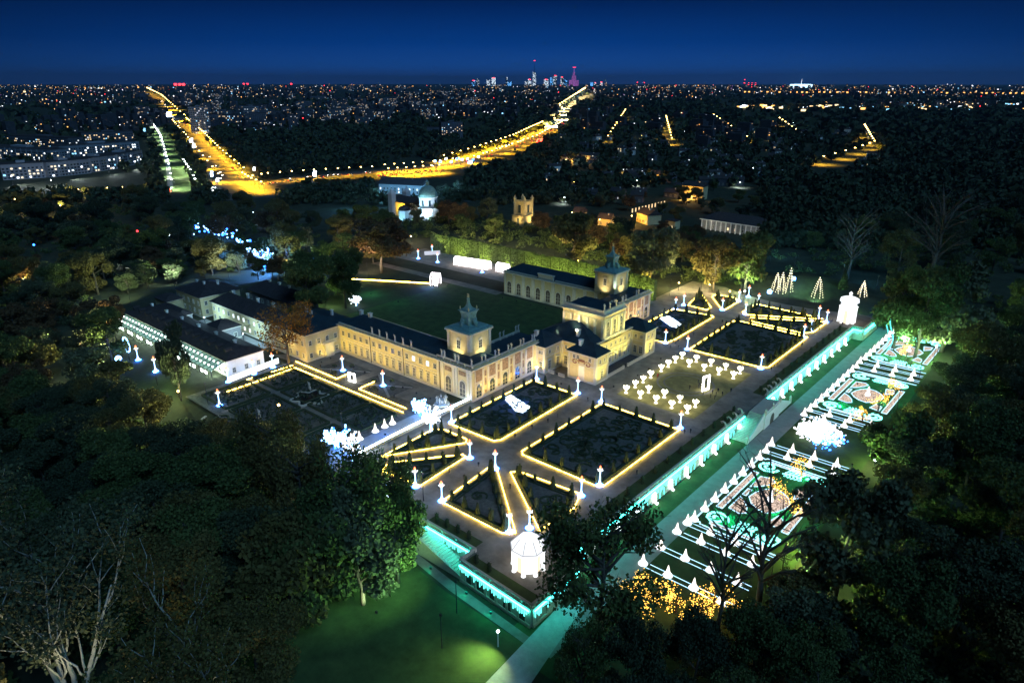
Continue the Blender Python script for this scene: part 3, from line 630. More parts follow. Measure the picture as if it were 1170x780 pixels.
# ------------------------------------------------------------------ terrace wall, stairs, balustrade
def wall_run(name, label, pts, z0, z1, th, m, cat='wall', bal_=True):
    r = thing(name, label, cat, (pts[0][0], pts[0][1], z0)); b = MB(); c = MB(); pr = MB()
    for (x0, y0), (x1, y1) in zip(pts[:-1], pts[1:]):
        ln = math.hypot(x1 - x0, y1 - y0); d = ((x1 - x0) / ln, (y1 - y0) / ln); fr = ((x0, y0), d)
        b.fbox(fr, 0, ln, z0, z1, 0.003, th, 0); b.fbox(fr, 0, ln, z0, z0 + .8, th, th + .25, 0)
        c.fbox(fr, -.1, ln + .1, z1, z1 + .25, -.3, th + .2)
        c.fbox(fr, -.1, ln + .1, z1 + 1.0, z1 + 1.2, -.25, .35)
        k = int(ln / .62)
        for i in range(k): c.fbox(fr, .1 + i * .62, .1 + i * .62 + .26, z1 + .25, z1 + 1.0, -.08, .18)
        for i in range(int(ln / 4.6) + 1): s = min(ln - .3, i * 4.6); c.fbox(fr, s - .1, s + .5, z1 + .25, z1 + 1.08, -.3, .4)
        for i in range(int(ln / 3.2)): s = 1.6 + i * 3.2; pr.fbox(fr, s - .35, s + .35, z0 + .8, z1, th, th + .22)
    b.build('masonry', m, r); c.build('balustrade', M['stone'], r); pr.build('buttress', m, r)
    return r
EW = [(WX(-46), -46), (WX(60), 51)]
tw1 = wall_run('terrace_wall', 'terrace wall with arches under turquoise icicle lights, south of the double stair', [(WX(-46), -46), (WX(50), 50)], -5, -.3, .35, M['stone'])
tw2 = wall_run('terrace_wall', 'terrace wall with arches under turquoise icicle lights, north of the double stair', [(WX(68), 68), (WX(162), 162)], -5, -.3, .35, M['stone'])
tw3 = wall_run('bastion_wall', 'corner bastion wall under the south light pavilion hung with turquoise icicles', [(54, -61), (75, -62), (75, -46), (WX(-46), -46)], -5, -.3, .35, M['stone'])
tw4 = wall_run('bastion_wall', 'corner bastion wall by the far light pavilion hung with turquoise icicles', [(WX(162), 162), (80, 162), (80.6, 183)], -5, -.3, .35, M['stone'])
tw5 = wall_run('stair_wall', 'wall along the turquoise lit flight of steps down to the south lawn', [(34, -56), (54, -56.3), (54, -61)], -5, -.3, .35, M['stone'])
def icicles(label, pts, grp='icicle light curtains on the terrace walls', th=.62, z=-.45):
    r = thing('icicle_curtain', label, 'light curtain', (pts[0][0], pts[0][1], z), 0, grp); a = MB(); b = MB(); q = random.Random(3)
    for (x0, y0), (x1, y1) in zip(pts[:-1], pts[1:]):
        ln = math.hypot(x1 - x0, y1 - y0); d = ((x1 - x0) / ln, (y1 - y0) / ln); fr = ((x0, y0), d)
        a.fbox(fr, .1, ln - .1, z - .22, z, th, th + .2)
        for i in range(int(ln / .62)): h = q.uniform(.4, 2.0); b.fbox(fr, .3 + i * .62, .3 + i * .62 + .16, z - .25 - h, z - .24, th + .02, th + .12)
    a.build('light_bar', M['E_teal'], r); b.build('icicle', M['E_icicle'], r); return r
icicles('turquoise icicle lights on the long wall south of the double stair', [(WX(-46), -46), (WX(50), 50)])
icicles('turquoise icicle lights on the long wall north of the double stair', [(WX(68), 68), (WX(162), 162)])
icicles('turquoise icicle lights round the bastion of the south light pavilion', [(54, -61), (75, -62), (75, -46)])
icicles('turquoise icicle lights on the far bastion by the lit gateway', [(WX(162), 162), (80, 162), (80.6, 183)])
icicles('turquoise icicle lights along the flight of steps to the south lawn', [(35, -56), (54, -56.3)])
# white lit niches and arches between the icicles
nb = MB(); n = 10
pts = [(-1.15, 0)] + [(-1.15 * math.cos(math.pi * i / n), 1.5 + 1.15 * math.sin(math.pi * i / n)) for i in range(n + 1)] + [(1.15, 0)]
nb.tube([(x, -.62, z) for x, z in pts], .11, 5); NICHE = mesh_of(nb, 'arch_light', M['E_icicle'])
nb = MB(); nb.tube([(0, -.7, 3.1), (0, -.95, 1.4), (.1, -1.2, .4), (.25, -1.7, .12)], [.5, .4, .34, .42], 7); FALL = mesh_of(nb, 'light_fall', emis('fall_light', (.72, .92, 1), 5.5))
for y0, y1, side in ((-46, 50, 'south'), (68, 162, 'north')):
    k = 0; y = y0 + 5
    while y < y1 - 3:
        o = kid('x', NICHE if k % 2 else FALL, None, (WX(y), y, -5), math.pi / 2)
        if k % 2: o.name = 'light_arch'; tag(o, 'round turquoise light arch on the terrace wall %s of the double stair' % side, 'light arch', 'light arches on the terrace wall')
        else: o.name = 'light_fall'; tag(o, 'white light cascade pouring down the terrace wall %s of the double stair' % side, 'light cascade', 'light cascades on the terrace wall')
        k += 1; y += 4.35
# arcade under the south bastion
ar = MB(); fr = ((54, -61), (.9989, -.0476))
for i in range(5): s = 2.4 + i * 4.0; ar.fbox(fr, s - 1.1, s + 1.1, -4.9, -1.8, .36, .42)
o = ar.build('bastion_niches', M['dkwood'], tw3)
for ya, yb in ((-44, 50), (68, 160)): sheet('border_lawn', [(WX(ya) - 4.6, ya), (WX(ya) - .9, ya), (WX(yb) - .9, yb), (WX(yb) - 4.6, yb)], .01, M['lawn'])
sheet('border_lawn', [(37, -55.6), (53, -55.7), (53, -52.6), (37, -52.6)], .01, M['lawn']); sheet('border_lawn', [(54.6, -60.4), (74, -61.2), (74, -58.4), (54.6, -57.6)], .01, M['lawn'])
# flight of steps along the wall
s = thing('garden_steps', 'broad flight of steps lit turquoise at the south wall', 'steps', (44, -58.5, -5)); b = MB()
for i in range(22): x = 36 + i * .82; b.box(x, x + .82, -60.6, -56.7, -5.05, -.16 - i * .222)
b.build('tread', M['stone'], s); b = MB(); b.add([(36, -61.1, -5.1), (54, -61.1, -5.1), (54, -61.1, -4.2), (36, -61.1, .6), (36, -60.6, -5.1), (54, -60.6, -5.1), (54, -60.6, -4.2), (36, -60.6, .6)], [(0, 1, 2, 3), (5, 4, 7, 6), (3, 2, 6, 7), (1, 5, 6, 2), (4, 0, 3, 7)])
b.build('side_wall', M['stone'], s)
# double stair in the middle of the east wall
s = thing('double_stair', 'stone double stair with an arched niche in the middle of the terrace wall', 'stairs', (75, 60, -5)); b = MB()
xa, xb = WX(60) + .4, 78.6
b.box(xa, xb - .003, 53.5, 66.5, -5.05, -.02)
for i in range(20):
    z = -.25 - i * .235; b.box(xa, xb - .5, 53.5 - (i + 1) * .62, 53.5 - i * .62, -5.05, z); b.box(xa, xb - .5, 66.5 + i * .62, 66.5 + (i + 1) * .62, -5.05, z)
b.build('tread', M['stone'], s); b = MB()
def pw(y0, z0, y1, z1, x0, x1): b.add([(x0, y0, -5.05), (x1, y0, -5.05), (x1, y1, -5.05), (x0, y1, -5.05), (x0, y0, z0), (x1, y0, z0), (x1, y1, z1), (x0, y1, z1)], [(0, 3, 2, 1), (4, 5, 6, 7), (0, 1, 5, 4), (1, 2, 6, 5), (2, 3, 7, 6), (3, 0, 4, 7)])
pw(41.0, -4.2, 53.5, .8, xb - .48, xb); pw(66.5, .8, 79.0, -4.2, xb - .48, xb); b.box(xb, xb + .35, 53.5, 66.5, -5.05, 0); b.box(xb - .1, xb + .45, 53.4, 66.6, 0, .25); b.box(xb, xb + .3, 53.5, 66.5, .9, 1.1)
for i in range(20): y = 53.6 + i * .66; b.box(xb + .05, xb + .25, y, y + .25, .25, .9)
b.build('parapet_wall', M['white'], s)
b = MB(); n = 10; q = [(58.3, -5)] + [(60 - 1.7 * math.cos(math.pi * i / n), -3.1 + 1.7 * math.sin(math.pi * i / n)) for i in range(n + 1)] + [(61.7, -5)]
b.add([(xb + .36, y, z) for y, z in q], [tuple(range(len(q)))]); b.build('niche', M['dkwood'], s)
for y in (41, 79): 
    b = MB(); b.box(xb - .6, xb + .1, y - .35, y + .35, -5.05, -3.4); b.lathe([(.2, -3.4), (.4, -3.0), (.45, -2.6), (.2, -2.3), (.1, -2.0)], xb - .25, y, 8); b.build('pier', M['stone'], s)
for y in (53.5, 66.5, 60):
    b = MB(); b.box(xb - .1, xb + .5, y - .3, y + .3, .25, 1.3); b.lathe([(.15, 1.3), (.35, 1.7), (.3, 2.1), (.08, 2.5)], xb + .2, y, 8); b.build('pier', M['stone'], s)
# curled stone volutes / urns on the balustrade beside the stair
ub = MB(); ub.box(-.35, .35, -.35, .35, 0, .35); ub.tube([(0, 0, .35), (.1, .3, .9), (.1, 1.0, 1.25), (.1, 1.6, .95), (.1, 1.5, .55), (.1, 1.1, .6)], [.3, .3, .27, .22, .18, .12], 7)
DR = mesh_of(ub, 'statue_body', M['statue'], True)
for y, w in ((37, 'south'), (41, 'south'), (45, 'south'), (49, 'south'), (69.5, 'north'), (73, 'north'), (77, 'north'), (81, 'north')):
    o = kid('dragon_statue', DR, None, (WX(y), y, .9), 1.57); tag(o, 'curled stone creature on the terrace balustrade just %s of the double stair' % w, 'statue', 'curled stone creatures on the balustrade')

# ------------------------------------------------------------------ parterres: ground, box scrolls, border rope lights, topiary
tb = MB()
def leafy(mb, c, rx, rz_, n, size, q, m=0):
    for _ in range(n):
        a = q.uniform(0, 6.283); z = q.uniform(-1, 1); r = math.sqrt(1 - z * z) * q.uniform(.75, 1.05)
        leafquad(mb, (c[0] + rx * r * math.cos(a), c[1] + rx * r * math.sin(a), c[2] + rz_ * z), size * q.uniform(.6, 1.3), q, m)
def leafquad(mb, p, s, q, m=0):
    u = Vector((q.gauss(0, 1), q.gauss(0, 1), q.gauss(0, 1))).normalized(); w = u.cross(Vector((q.gauss(0, 1), q.gauss(0, 1), q.gauss(0, 1)))).normalized()
    p = Vector(p); mb.quad(p - u * s - w * s * .7, p + u * s - w * s * .6, p + u * s * .8 + w * s * .7, p - u * s * .9 + w * s * .6, m)
q = random.Random(5); tb.lathe([(.5, 0), (.78, .35), (.62, 1.2), (.36, 2.2), (.1, 3.0), (.02, 3.2)], 0, 0, 8)
for i in range(160):
    z = q.uniform(.2, 3.1); r = .80 * (1 - z / 3.3) + .08; a = q.uniform(0, 6.28); leafquad(tb, (r * math.cos(a), r * math.sin(a), z), .13, q)
CONE = mesh_of(tb, 'topiary', M['hedge'])
tb = MB(); tb.lathe([(.42, 0), (.5, .4), (.42, 2.0), (.05, 2.6)], 0, 0, 7)
for i in range(90): z = q.uniform(.2, 2.5); a = q.uniform(0, 6.28); leafquad(tb, (.48 * math.cos(a), .48 * math.sin(a), z), .12, q)
COLM = mesh_of(tb, 'clipped_column', M['hedge'])
COLS = [(WX(y) - 2.8, y) for y in list(range(-42, 50, 7)) + list(range(70, 160, 7))] + [(39 + i * 3.6, -54) for i in range(4)] + [(57 + i * 4, -59.2 - i * .2) for i in range(2)]
for x, y in COLS: tag(kid('topiary_cone', COLM, None, (x, y, .02)), 'dark clipped column on the border lawn along the terrace wall', 'topiary', 'clipped columns along the terrace wall')
def resample(P, step, closed=True):
    out_ = []
    Q = P + [P[0]] if closed else P
    for (a, b_) in zip(Q[:-1], Q[1:]):
        ln = math.dist(a, b_); k = max(1, round(ln / step))
        for i in range(k): t = i / k; out_.append((a[0] + (b_[0] - a[0]) * t, a[1] + (b_[1] - a[1]) * t, ))
    return out_
def inset(P, d):
    cx = sum(p[0] for p in P) / len(P); cy_ = sum(p[1] for p in P) / len(P); n = len(P); out_ = []
    ar = sum(P[i - 1][0] * P[i][1] - P[i][0] * P[i - 1][1] for i in range(n)); sg = 1 if ar > 0 else -1
    for i in range(n):
        a, b_, c = Vector(P[i - 1]), Vector(P[i]), Vector(P[(i + 1) % n]); d1 = (b_ - a).normalized(); d2 = (c - b_).normalized()
        n1 = Vector((-d1.y, d1.x)) * sg; n2 = Vector((-d2.y, d2.x)) * sg; m_ = (n1 + n2); m_ = m_.normalized() if m_.length > .2 else n1
        k = min(2.0, 1 / max(.4, m_.dot(n1))); out_.append((b_.x + m_.x * d * k, b_.y + m_.y * d * k))
    return out_
def parterre(desc, P, cones=5.5, rope=True, zone='terrace', gaps=(), dark=True):
    cx = sum(p[0] for p in P) / len(P); cy_ = sum(p[1] for p in P) / len(P)
    r = thing('parterre', 'clipped box parterre %s' % desc, 'parterre', (cx, cy_, 0))
    b = MB(); b.prism(inset(P, .5), -.1, .09); b.build('bed', M['soil'], r)
    hb = MB()
    ins = inset(P, 1.4); ring = ins + [ins[0]]
    for a, c in zip(ring[:-1], ring[1:]): hb.strip([(a[0], a[1], .09), (c[0], c[1], .09)], .55, .5)
    # scroll work of low box
    qq = random.Random(int(cx * 7 + cy_))
    xs_ = [p[0] for p in P]; ys_ = [p[1] for p in P]; ar = (max(xs_) - min(xs_)) * (max(ys_) - min(ys_)); inn = inset(P, 3.2)
    for k in range(int(ar / 9) + 8):
        x, y = qq.uniform(min(xs_), max(xs_)), qq.uniform(min(ys_), max(ys_)); r0 = qq.uniform(1.0, 3.0); a0 = qq.uniform(0, 6.28); sg = qq.choice((-1, 1))
        pts_ = [(x + r0 * (1 - i * .055) * math.cos(a0 + sg * i * .45), y + r0 * (1 - i * .055) * math.sin(a0 + sg * i * .45), .09) for i in range(14)]
        if all(inpoly(p[0], p[1], inn) for p in pts_): hb.strip(pts_, .4, .38)
    in2 = inset(P, 2.4); ring = in2 + [in2[0]]
    for a, c in zip(ring[:-1], ring[1:]): hb.strip([(a[0], a[1], .09), (c[0], c[1], .09)], .3, .3)
    hb.build('box_hedge', M['hedge'], r)
    for i, (x, y) in enumerate(resample(inset(P, 2.0), cones)):
        o = kid('topiary_cone', CONE if (i % 3) else COLM, None, (x, y, .08), qq.uniform(0, 6)); s_ = qq.uniform(.85, 1.25); o.scale = (s_, s_, s_ * qq.uniform(1.1, 1.4))
        tag(o, 'dark clipped evergreen cone in the parterre %s' % desc, 'topiary', 'clipped cones of the parterres')
    if rope:
        b = MB(); ring = [Vector((p[0], p[1], .32)) for p in P] + [Vector((P[0][0], P[0][1], .32))]
        for i, (a, c) in enumerate(zip(ring[:-1], ring[1:])):
            if i in gaps: continue
            d = (c - a).normalized(); b.strip([a + d * .06, c - d * .06], .095, .10)
        o = b.build('rope_light', M['E_warm'], None, origin=(cx, cy_, 0)); tag(o, 'warm rope light round the parterre %s' % desc, 'rope light', 'warm rope lights of the garden')
    return r
def path_rope(desc, pts, mname='E_warm', w=.13, z=.3, h=.12):
    b = MB(); pp = [Vector((p[0], p[1], z)) for p in pts]; b.strip(pp, w, h)
    o = b.build('rope_light', M[mname], None, origin=tuple(pp[0])); tag(o, desc, 'rope light', 'warm rope lights of the garden'); return o
parterre('with the glowing sheet by the palace corner', [(5.2, -16.2), (23.2, -15.6), (24.6, -13.8), (23.8, 26.8), (4.4, 26.8)])
parterre('that is largest, south of the cup ring', [(33.6, -14.8), (35, -16.2), (60, -16.2), (61.8, -14.6), (62.4, 26.6), (33.8, 27.0)], 6)
parterre('right behind the south light pavilion', [(34.2, -47.8), (54.4, -47.6), (57.0, -45.5), (33.9, -26.3), (32.3, -28)], 5)
parterre('between the south pavilion and the terrace wall', [(38.4, -25.6), (60.6, -41.0), (61.6, -28), (59.2, -22), (40, -23.8)], 5)
parterre('in the triangle beside the blue white light wall', [(5.0, -42.9), (17.8, -21.8), (16.5, -20.0), (7.2, -20.0), (4.2, -22)], 5)
parterre('nearest the head of the garden steps', [(9.0, -44.0), (21.8, -27.2), (23.4, -27.6), (24.6, -46.2), (11, -48.0)], 5)
parterre('with the glowing sheet north of the palace', [(4.6, 91.2), (22.9, 91.4), (23.8, 98.0), (23.2, 135.4), (22, 136.6), (3.6, 134)])
parterre('that is widest, north of the cup ring', [(33.4, 91.0), (62.0, 91.2), (64.6, 93), (65, 136), (33.6, 137.5), (32.4, 134.5)], 6)
parterre('far under the hedge, palace side', [(6.2, 144), (2.2, 163.6), (4.2, 163.9), (16.3, 148), (16.4, 143)], 5)
parterre('far under the hedge, park side', [(9.0, 164.6), (8.8, 169), (17.2, 170.6), (22.4, 166.0), (22.8, 148.6), (19.2, 151)], 5)
parterre('in the long wedge below the mound', [(30.4, 150.6), (30.4, 167), (62.2, 165), (60.5, 163), (33.4, 148.2)], 5)
parterre('in the wedge before the far light pavilion', [(36.6, 145.2), (39, 140.8), (62, 139.5), (64.8, 144.4), (65, 161)], 5)
gp = emis('glowing_panel_light', (.72, .86, 1.0), 4.0)
for P_, d in (([(5.4, 9.4), (6.2, 12.4), (17.4, 9.2), (18.2, 4.6), (15.6, 4.0)], 'in the parterre nearest the palace corner'), ([(5.4, 118), (5.6, 122.6), (8, 123), (16.6, 116.8), (17.2, 111.6), (14.6, 111.4)], 'in the parterre north of the main block')):
    cx = sum(p[0] for p in P_) / len(P_); cy_ = sum(p[1] for p in P_) / len(P_)
    t = thing('light_pool', 'glowing blue white light sheet lying %s' % d, 'light panel', (cx, cy_, 0))
    b = MB(); b.prism(P_, .1, .35); b.build('glowing_sheet', gp, t)
    b = MB(); b.prism(inset(P_, -.5), .06, .26); b.build('rim', M['stone'], t)
    lamp('panel_glow', 'POINT', (cx, cy_, 2.4), 1500, (.02, .15, 1.0), t, None, rad=1.5)

# rose garden south of the south wing: hedged quarters, pond, rope lights
def a0(x, y, z=0): p = at(x, y, z); return (p.x, p.y)
path_rope('warm rope light on the palace side of the walk beside the orangery end', [a0(251, 445), a0(266.7, 440), a0(293, 431), a0(318, 423.5), a0(334.6, 418)])
path_rope('warm rope light on the garden side of the walk beside the orangery end', [a0(257.7, 449), a0(275, 443), a0(298, 435), a0(320, 427), a0(337.8, 420.8)])
path_rope('warm rope light on the palace side of the long walk, up to the frame', [a0(338, 413.7), a0(385, 433.6), a0(398, 427.6)])
path_rope('warm rope light on the palace side of the long walk, past the frame', [a0(428, 436.8), a0(410, 445), a0(464.6, 467.6)])
path_rope('warm rope light on the rose garden side of the long walk', [a0(337, 420.8), a0(375, 436.5), a0(410, 451), a0(460.8, 472)])
path_rope('wide white light rope along the low wall beside the blue walk', [(-.6, -49.5), (-1.6, -26), (-1.4, .6)], 'E_path', .42, .9, .3)
w = MB(); w.fbox(((-1.2, -49.5), (.0, 1)), 0, 49.5, -.1, .88, -.15, .45); o = w.build('low_wall', M['stone'], None, origin=(-1, -25, 0)); tag(o, 'low stone wall carrying the wide white light rope', 'wall')
sheet('blue_walk', [(-8.2, -52), (-1.6, -52), (-1.6, -14), (-8.2, -14)], .006, M['pave'])
hd = thing('rose_garden_beds', 'hedged dark quarters of the rose garden before the south wing', 'garden bed', (-40, -38, 0)); b = MB(); q = random.Random(11)
for x0, x1, y0, y1 in ((-74, -58, -56, -40), (-56, -40, -56, -40), (-38, -24, -56, -40), (-22, -11, -52, -40), (-74, -58, -37, -23), (-56, -42, -37, -24), (-40, -26, -37, -23), (-24, -12, -37, -23)):
    P_ = [(x0, y0), (x1, y0), (x1, y1), (x0, y1)]
    for a, c in zip(P_, P_[1:] + P_[:1]): b.strip([(a[0], a[1], -.03), (c[0], c[1], -.03)], .6, .7)
    for i in range(90): x, y = q.uniform(x0 + 1, x1 - 1), q.uniform(y0 + 1, y1 - 1); leafy(b, (x, y, .5), .5, .5, 5, .3, q)
b.build('hedge', M['hedge'], hd); b = MB()
for x0, x1 in ((-57.5, -56.5), (-40, -38), (-24, -22)): b.box(x0 - .4, x1 + .4, -58, -22, -.03, -.004)
b.box(-76, -10, -39.6, -37.4, -.025, .0); b.build('path', M['gravel'], hd)
pn = thing('ornamental_pond', 'dark lobed pond with a stone rim in the rose garden', 'pond', (-42, -35, 0)); c = a0(354, 455)
lob = [(c[0] + (5.2 + 1.1 * math.cos(6 * t)) * math.cos(t), c[1] + (5.2 + 1.1 * math.cos(6 * t)) * math.sin(t)) for t in [i * 2 * math.pi / 48 for i in range(48)]]
b = MB(); b.prism(lob, -.03, .3); b.build('water', M['water'], pn); b = MB(); b.strip([(p[0], p[1], 0) for p in lob + lob[:1]], .6, .5); b.build('rim', M['stone'], pn)
for (px, py), d in (((253, 486), 'the round bed at the west end of the rose garden'), ((297, 478), 'a plinth in the west of the rose garden'), ((354, 446), 'the lobed pond')):
    p = at(px, py); o = kid('garden_statue', ST, None, p, 0, (1.2, 1.2, 1.2)); tag(o, 'pale stone statue standing by %s' % d, 'statue')
rb = thing('round_bed', 'round unlit bed ringed by a pale kerb at the west end of the rose garden', 'garden bed', tuple(at(270, 490))); c = at(268, 487); b = MB()
b.strip([(c.x + 14 * math.cos(t), c.y + 9 * math.sin(t), -.03) for t in [i * .2 for i in range(17, 38)]], .7, .25); b.build('kerb', M['stone'], rb); b = MB()
for i in range(5): b.strip([(c.x - 8 + i * 4 + 2 * math.cos(t), c.y + 2.2 * math.sin(t), -.03) for t in [k * .5 for k in range(10)]], .5, .45)
b.build('hedge', M['hedge'], rb)
# small garden in front of the wing: two star-shaped bedded plots with blue lit paths
for (px, py), d in (((392, 423), 'left of the lit picture frame'), ((438, 440.4), 'right of the lit picture frame')):
    c = at(px, py); t = thing('star_bed', 'small four part bed with blue lit diagonal paths %s' % d, 'garden bed', c)
    b = MB(); b.box(c.x - 9, c.x + 9, c.y - 5.2, c.y + 6.5, -.05, .02); b.build('bed', M['soil'], t); b = MB()
    for dx, dy in ((9, 5.5), (-9, 5.5), (9, -5), (-9, -5)): b.strip([(c.x, c.y, .024), (c.x + dx, c.y + dy, .024)], .9, .02)
    b.build('path', M['pave'], t); b = MB()
    for dx, dy in ((0, 4), (0, -4), (5, 0), (-5, 0)): leafy(b, (c.x + dx, c.y + dy, .5), 1.0, .6, 60, .22, q)
    b.build('shrub', M['hedge'], t); lamp('bed_glow', 'POINT', (c.x, c.y, 1.0), 90, (.05, .22, 1), t)
# clipped hornbeam hedge behind the north wing, lit from below
hg = MB(); q = random.Random(4); hp = [a0(492, 286.5), a0(540, 295), a0(600, 309), a0(650, 320), a0(700, 331), a0(748, 344)]
hr = thing('hornbeam_hedge', 'tall clipped hedge lit yellow green behind the north wing', 'hedge', (hp[0][0], hp[0][1], 0))
for a, c in zip(hp[:-1], hp[1:]):
    ln = math.dist(a, c); d = ((c[0] - a[0]) / ln, (c[1] - a[1]) / ln); fr = (a, d); k = int(ln / 5.2)
    for i in range(k):
        s0 = ln * i / k; s1 = ln * (i + 1) / k - .5; dd = q.uniform(-.3, .3); hg.fbox(fr, s0, s1, -.1, 11 + q.uniform(-.5, .5), -1.8, .2 + dd)
        for _ in range(230):
            s = q.uniform(s0 - .2, s1 + .2); z = q.uniform(.2, 11.4); leafquad(hg, (a[0] + d[0] * s + d[1] * (.25 + dd), a[1] + d[1] * s - d[0] * (.25 + dd), z), .38, q)
hg.build('foliage', M['hornbeam'], hr)
for (a, c) in zip(hp[:-1], hp[1:]):
    for t_ in (.25, .75):
        x = a[0] + (c[0] - a[0]) * t_; y = a[1] + (c[1] - a[1]) * t_
        flood(x + 2.0, y - 8.5, 0, (x, y, 6), 14000, (.92, 1, .30), 'small floodlight on the grass washing the tall clipped hedge', 110)
# ------------------------------------------------------------------ light pillars
E_base = emis('pillar_base_light', (.70, .85, 1), 3.0); E_shaft = emis('pillar_shaft_light', (.30, .55, 1.0), 3.5); E_foot = emis('pillar_foot_light', (.02, .14, 1), 60)
b = MB(); b.lathe([(.75, .05), (.62, .25), (.35, .7), (.24, 1.0)], 0, 0, 8); PB = mesh_of(b, 'base', E_base)
b = MB(); b.lathe([(.17, 1.0), (.14, 3.2), (.2, 3.9)], 0, 0, 7); b.lathe([(.30, 1.15), (.30, 1.3)], 0, 0, 8); PS = mesh_of(b, 'shaft', E_shaft)
b = MB(); b.ball((0, 0, 4.55), .44, 0, 9, 6)
for i in range(6): a = i * math.pi / 3; b.tube([(.45 * math.cos(a), .45 * math.sin(a), 4.55), (.68 * math.cos(a), .68 * math.sin(a), 4.62), (.82 * math.cos(a), .82 * math.sin(a), 4.85)], [.16, .12, .04], 5)
PHd = mesh_of(b, 'lantern_head', E_vase := M['E_white'])
b = MB(); b.lathe([(.16, 5.1), (.3, 5.3), (.2, 5.65), (.03, 6.0)], 0, 0, 7); PT = mesh_of(b, 'tip', M['E_redtip'])
b = MB(); b.lathe([(1.0, .02), (.95, .1)], 0, 0, 10); PF = mesh_of(b, 'foot_ring', E_foot)
PG = bpy.data.lights.new('pillar_glow', 'POINT'); PG.energy = 170; PG.color = (.10, .32, 1); PG.shadow_soft_size = .9; PG2 = bpy.data.lights.new('pillar_lamp', 'POINT'); PG2.energy = 330; PG2.color = (.92, .93, 1); PG2.shadow_soft_size = .5
PIL = Kind('light_pillar', [('base', PB), ('shaft', PS), ('lantern_head', PHd), ('tip', PT), ('foot_ring', PF)])
pillars = [((771.5, 353), 'at the rear corner of the northern glowing bed'), ((781, 348.5), 'left of the small far bed under the hedge'), ((825, 354), 'between the two small far beds under the hedge'),
 ((844, 344), 'at the far end of the bed nearest the park trees'), ((855, 339), 'under the green lit park tree, farthest on that side'), ((866, 348.5), 'at the head of the long far wedge bed'), ((851.5, 359), 'where two walks meet by the far wedge beds'),
 ((760, 391.5), 'beside the north end pavilion of the palace'), ((785, 399), 'at the palace side corner of the widest dark bed'), ((869, 421), "at the widest bed's corner by the terrace wall"),
 ((935, 363), 'left of the pair before the far light pavilion'), ((944, 368), 'right of the pair before the far light pavilion'), ((926, 378), 'at the tip of the wedge bed before the far light pavilion'), ((918, 385), 'at the far corner of the widest dark bed'),
 ((687, 459), "at the largest bed's corner by the painted pavilion"), ((777, 488.5), "at the largest bed's corner near the cup ring"), ((613, 433), 'at the white corner block of the palace'), ((660, 449), 'before the scroll painted pavilion of the palace'),
 ((516, 482), 'at the palace corner end of the bed with the glowing sheet'), ((537, 523), 'at the point of the narrow bed beside the star crossing'), ((566, 535), 'in the middle of the star crossing of walks'), ((475, 555.5), 'on the south corner of the bed near the garden steps'),
 ((505, 572), 'at the west corner of the bed behind the south light pavilion'), ((582, 607), 'left of the pair behind the south light pavilion'), ((605, 603), 'right of the pair behind the south light pavilion'), ((664, 566), 'next to the dark tree before the terrace wall'),
 ((685, 554), 'on the south corner of the largest dark bed'), ((443, 568), 'half hidden by the big tree at the garden steps'), ((392, 423), 'in the star bed left of the lit picture frame'), ((438, 440.4), 'in the star bed right of the lit picture frame'),
 ((261, 436), 'leftmost at the white light fence by the orangery'), ((290, 427), 'at the middle of the white light fence by the orangery'), ((312, 419.5), 'rightmost at the white light fence by the orangery'), ((251, 463), 'at the west end of the rose garden'),
 ((478, 295.4), 'west most in the garden behind the forecourt'), ((494, 290), 'beside the low white screen behind the forecourt'), ((500, 299.5), 'between the white arch and the low white screen'), ((515, 285.5), 'behind the lawn with the long white tunnel'), ((536, 290), 'just behind the long white tunnel'), ((586, 300.5), 'just behind the short white tunnel'),
 ((551, 311), 'in front of the long white tunnel'), ((628, 308), 'left of the two rising behind the north wing roof'), ((636.5, 309), 'right of the two rising behind the north wing roof'), ((684.5, 318.5), 'beside the north tower, before the hedge'), ((158, 411), 'left of the two on the orangery lawn'), ((178, 424), 'right of the two on the orangery lawn')]
for (px, py), d in pillars:
    p = at(px, py); p.z = 0.01; t = PIL.put('red tipped light pillar %s' % d, 'light pillar', p, rng.uniform(0, 1), 'white light pillars'); lg = bpy.data.objects.new('pillar_glow', PG); COL.objects.link(lg); lg.parent = t; lg.location = (0, 0, 1.9); lg2 = bpy.data.objects.new('pillar_lamp', PG2); COL.objects.link(lg2); lg2.parent = t; lg2.location = (0, 0, 5.9)

# ------------------------------------------------------------------ ring of light cups
b = MB(); b.lathe([(.75, 0), (.65, .22), (.28, .4), (.2, .9)], 0, 0, 8); VB = mesh_of(b, 'foot', M['E_cone'])
b = MB(); b.lathe([(.2, .9), (.3, 1.2), (.62, 1.65), (.5, 1.9)], 0, 0, 8); VC = mesh_of(b, 'cup', M['E_vase'])
b = MB()
for i in range(5):
    a = i * 2 * math.pi / 5; ca, sa = math.cos(a), math.sin(a)
    b.tube([(.2 * ca, .2 * sa, 1.7), (.65 * ca, .65 * sa, 2.2), (1.05 * ca, 1.05 * sa, 2.55), (1.15 * ca, 1.15 * sa, 2.9)], [.2, .34, .3, .06], 6)
b.tube([(0, 0, 1.7), (0, .1, 2.4), (.1, 0, 3.1)], [.3, .38, .08], 6)
VL = mesh_of(b, 'leaves', M['E_vase'])
CUP = Kind('light_cup', [('foot', VB), ('cup', VC), ('leaves', VL)])
spots = [(35.4, y) for y in (39.6, 45.7, 51.2, 56.6, 64.4, 69.8, 75.4, 81)] + [(x, y) for x in (41.2, 47.2, 53.0, 58.6) for y in (39.2, 44.9, 75.3, 81.2)]
for x, y in spots: CUP.put('white glowing leafy cup standing in the ring on the court before the garden front', 'light sculpture', (x, y, .01), rng.uniform(0, 6), 'white light cups before the garden front', rng.uniform(.78, .92))
c = MB(); 
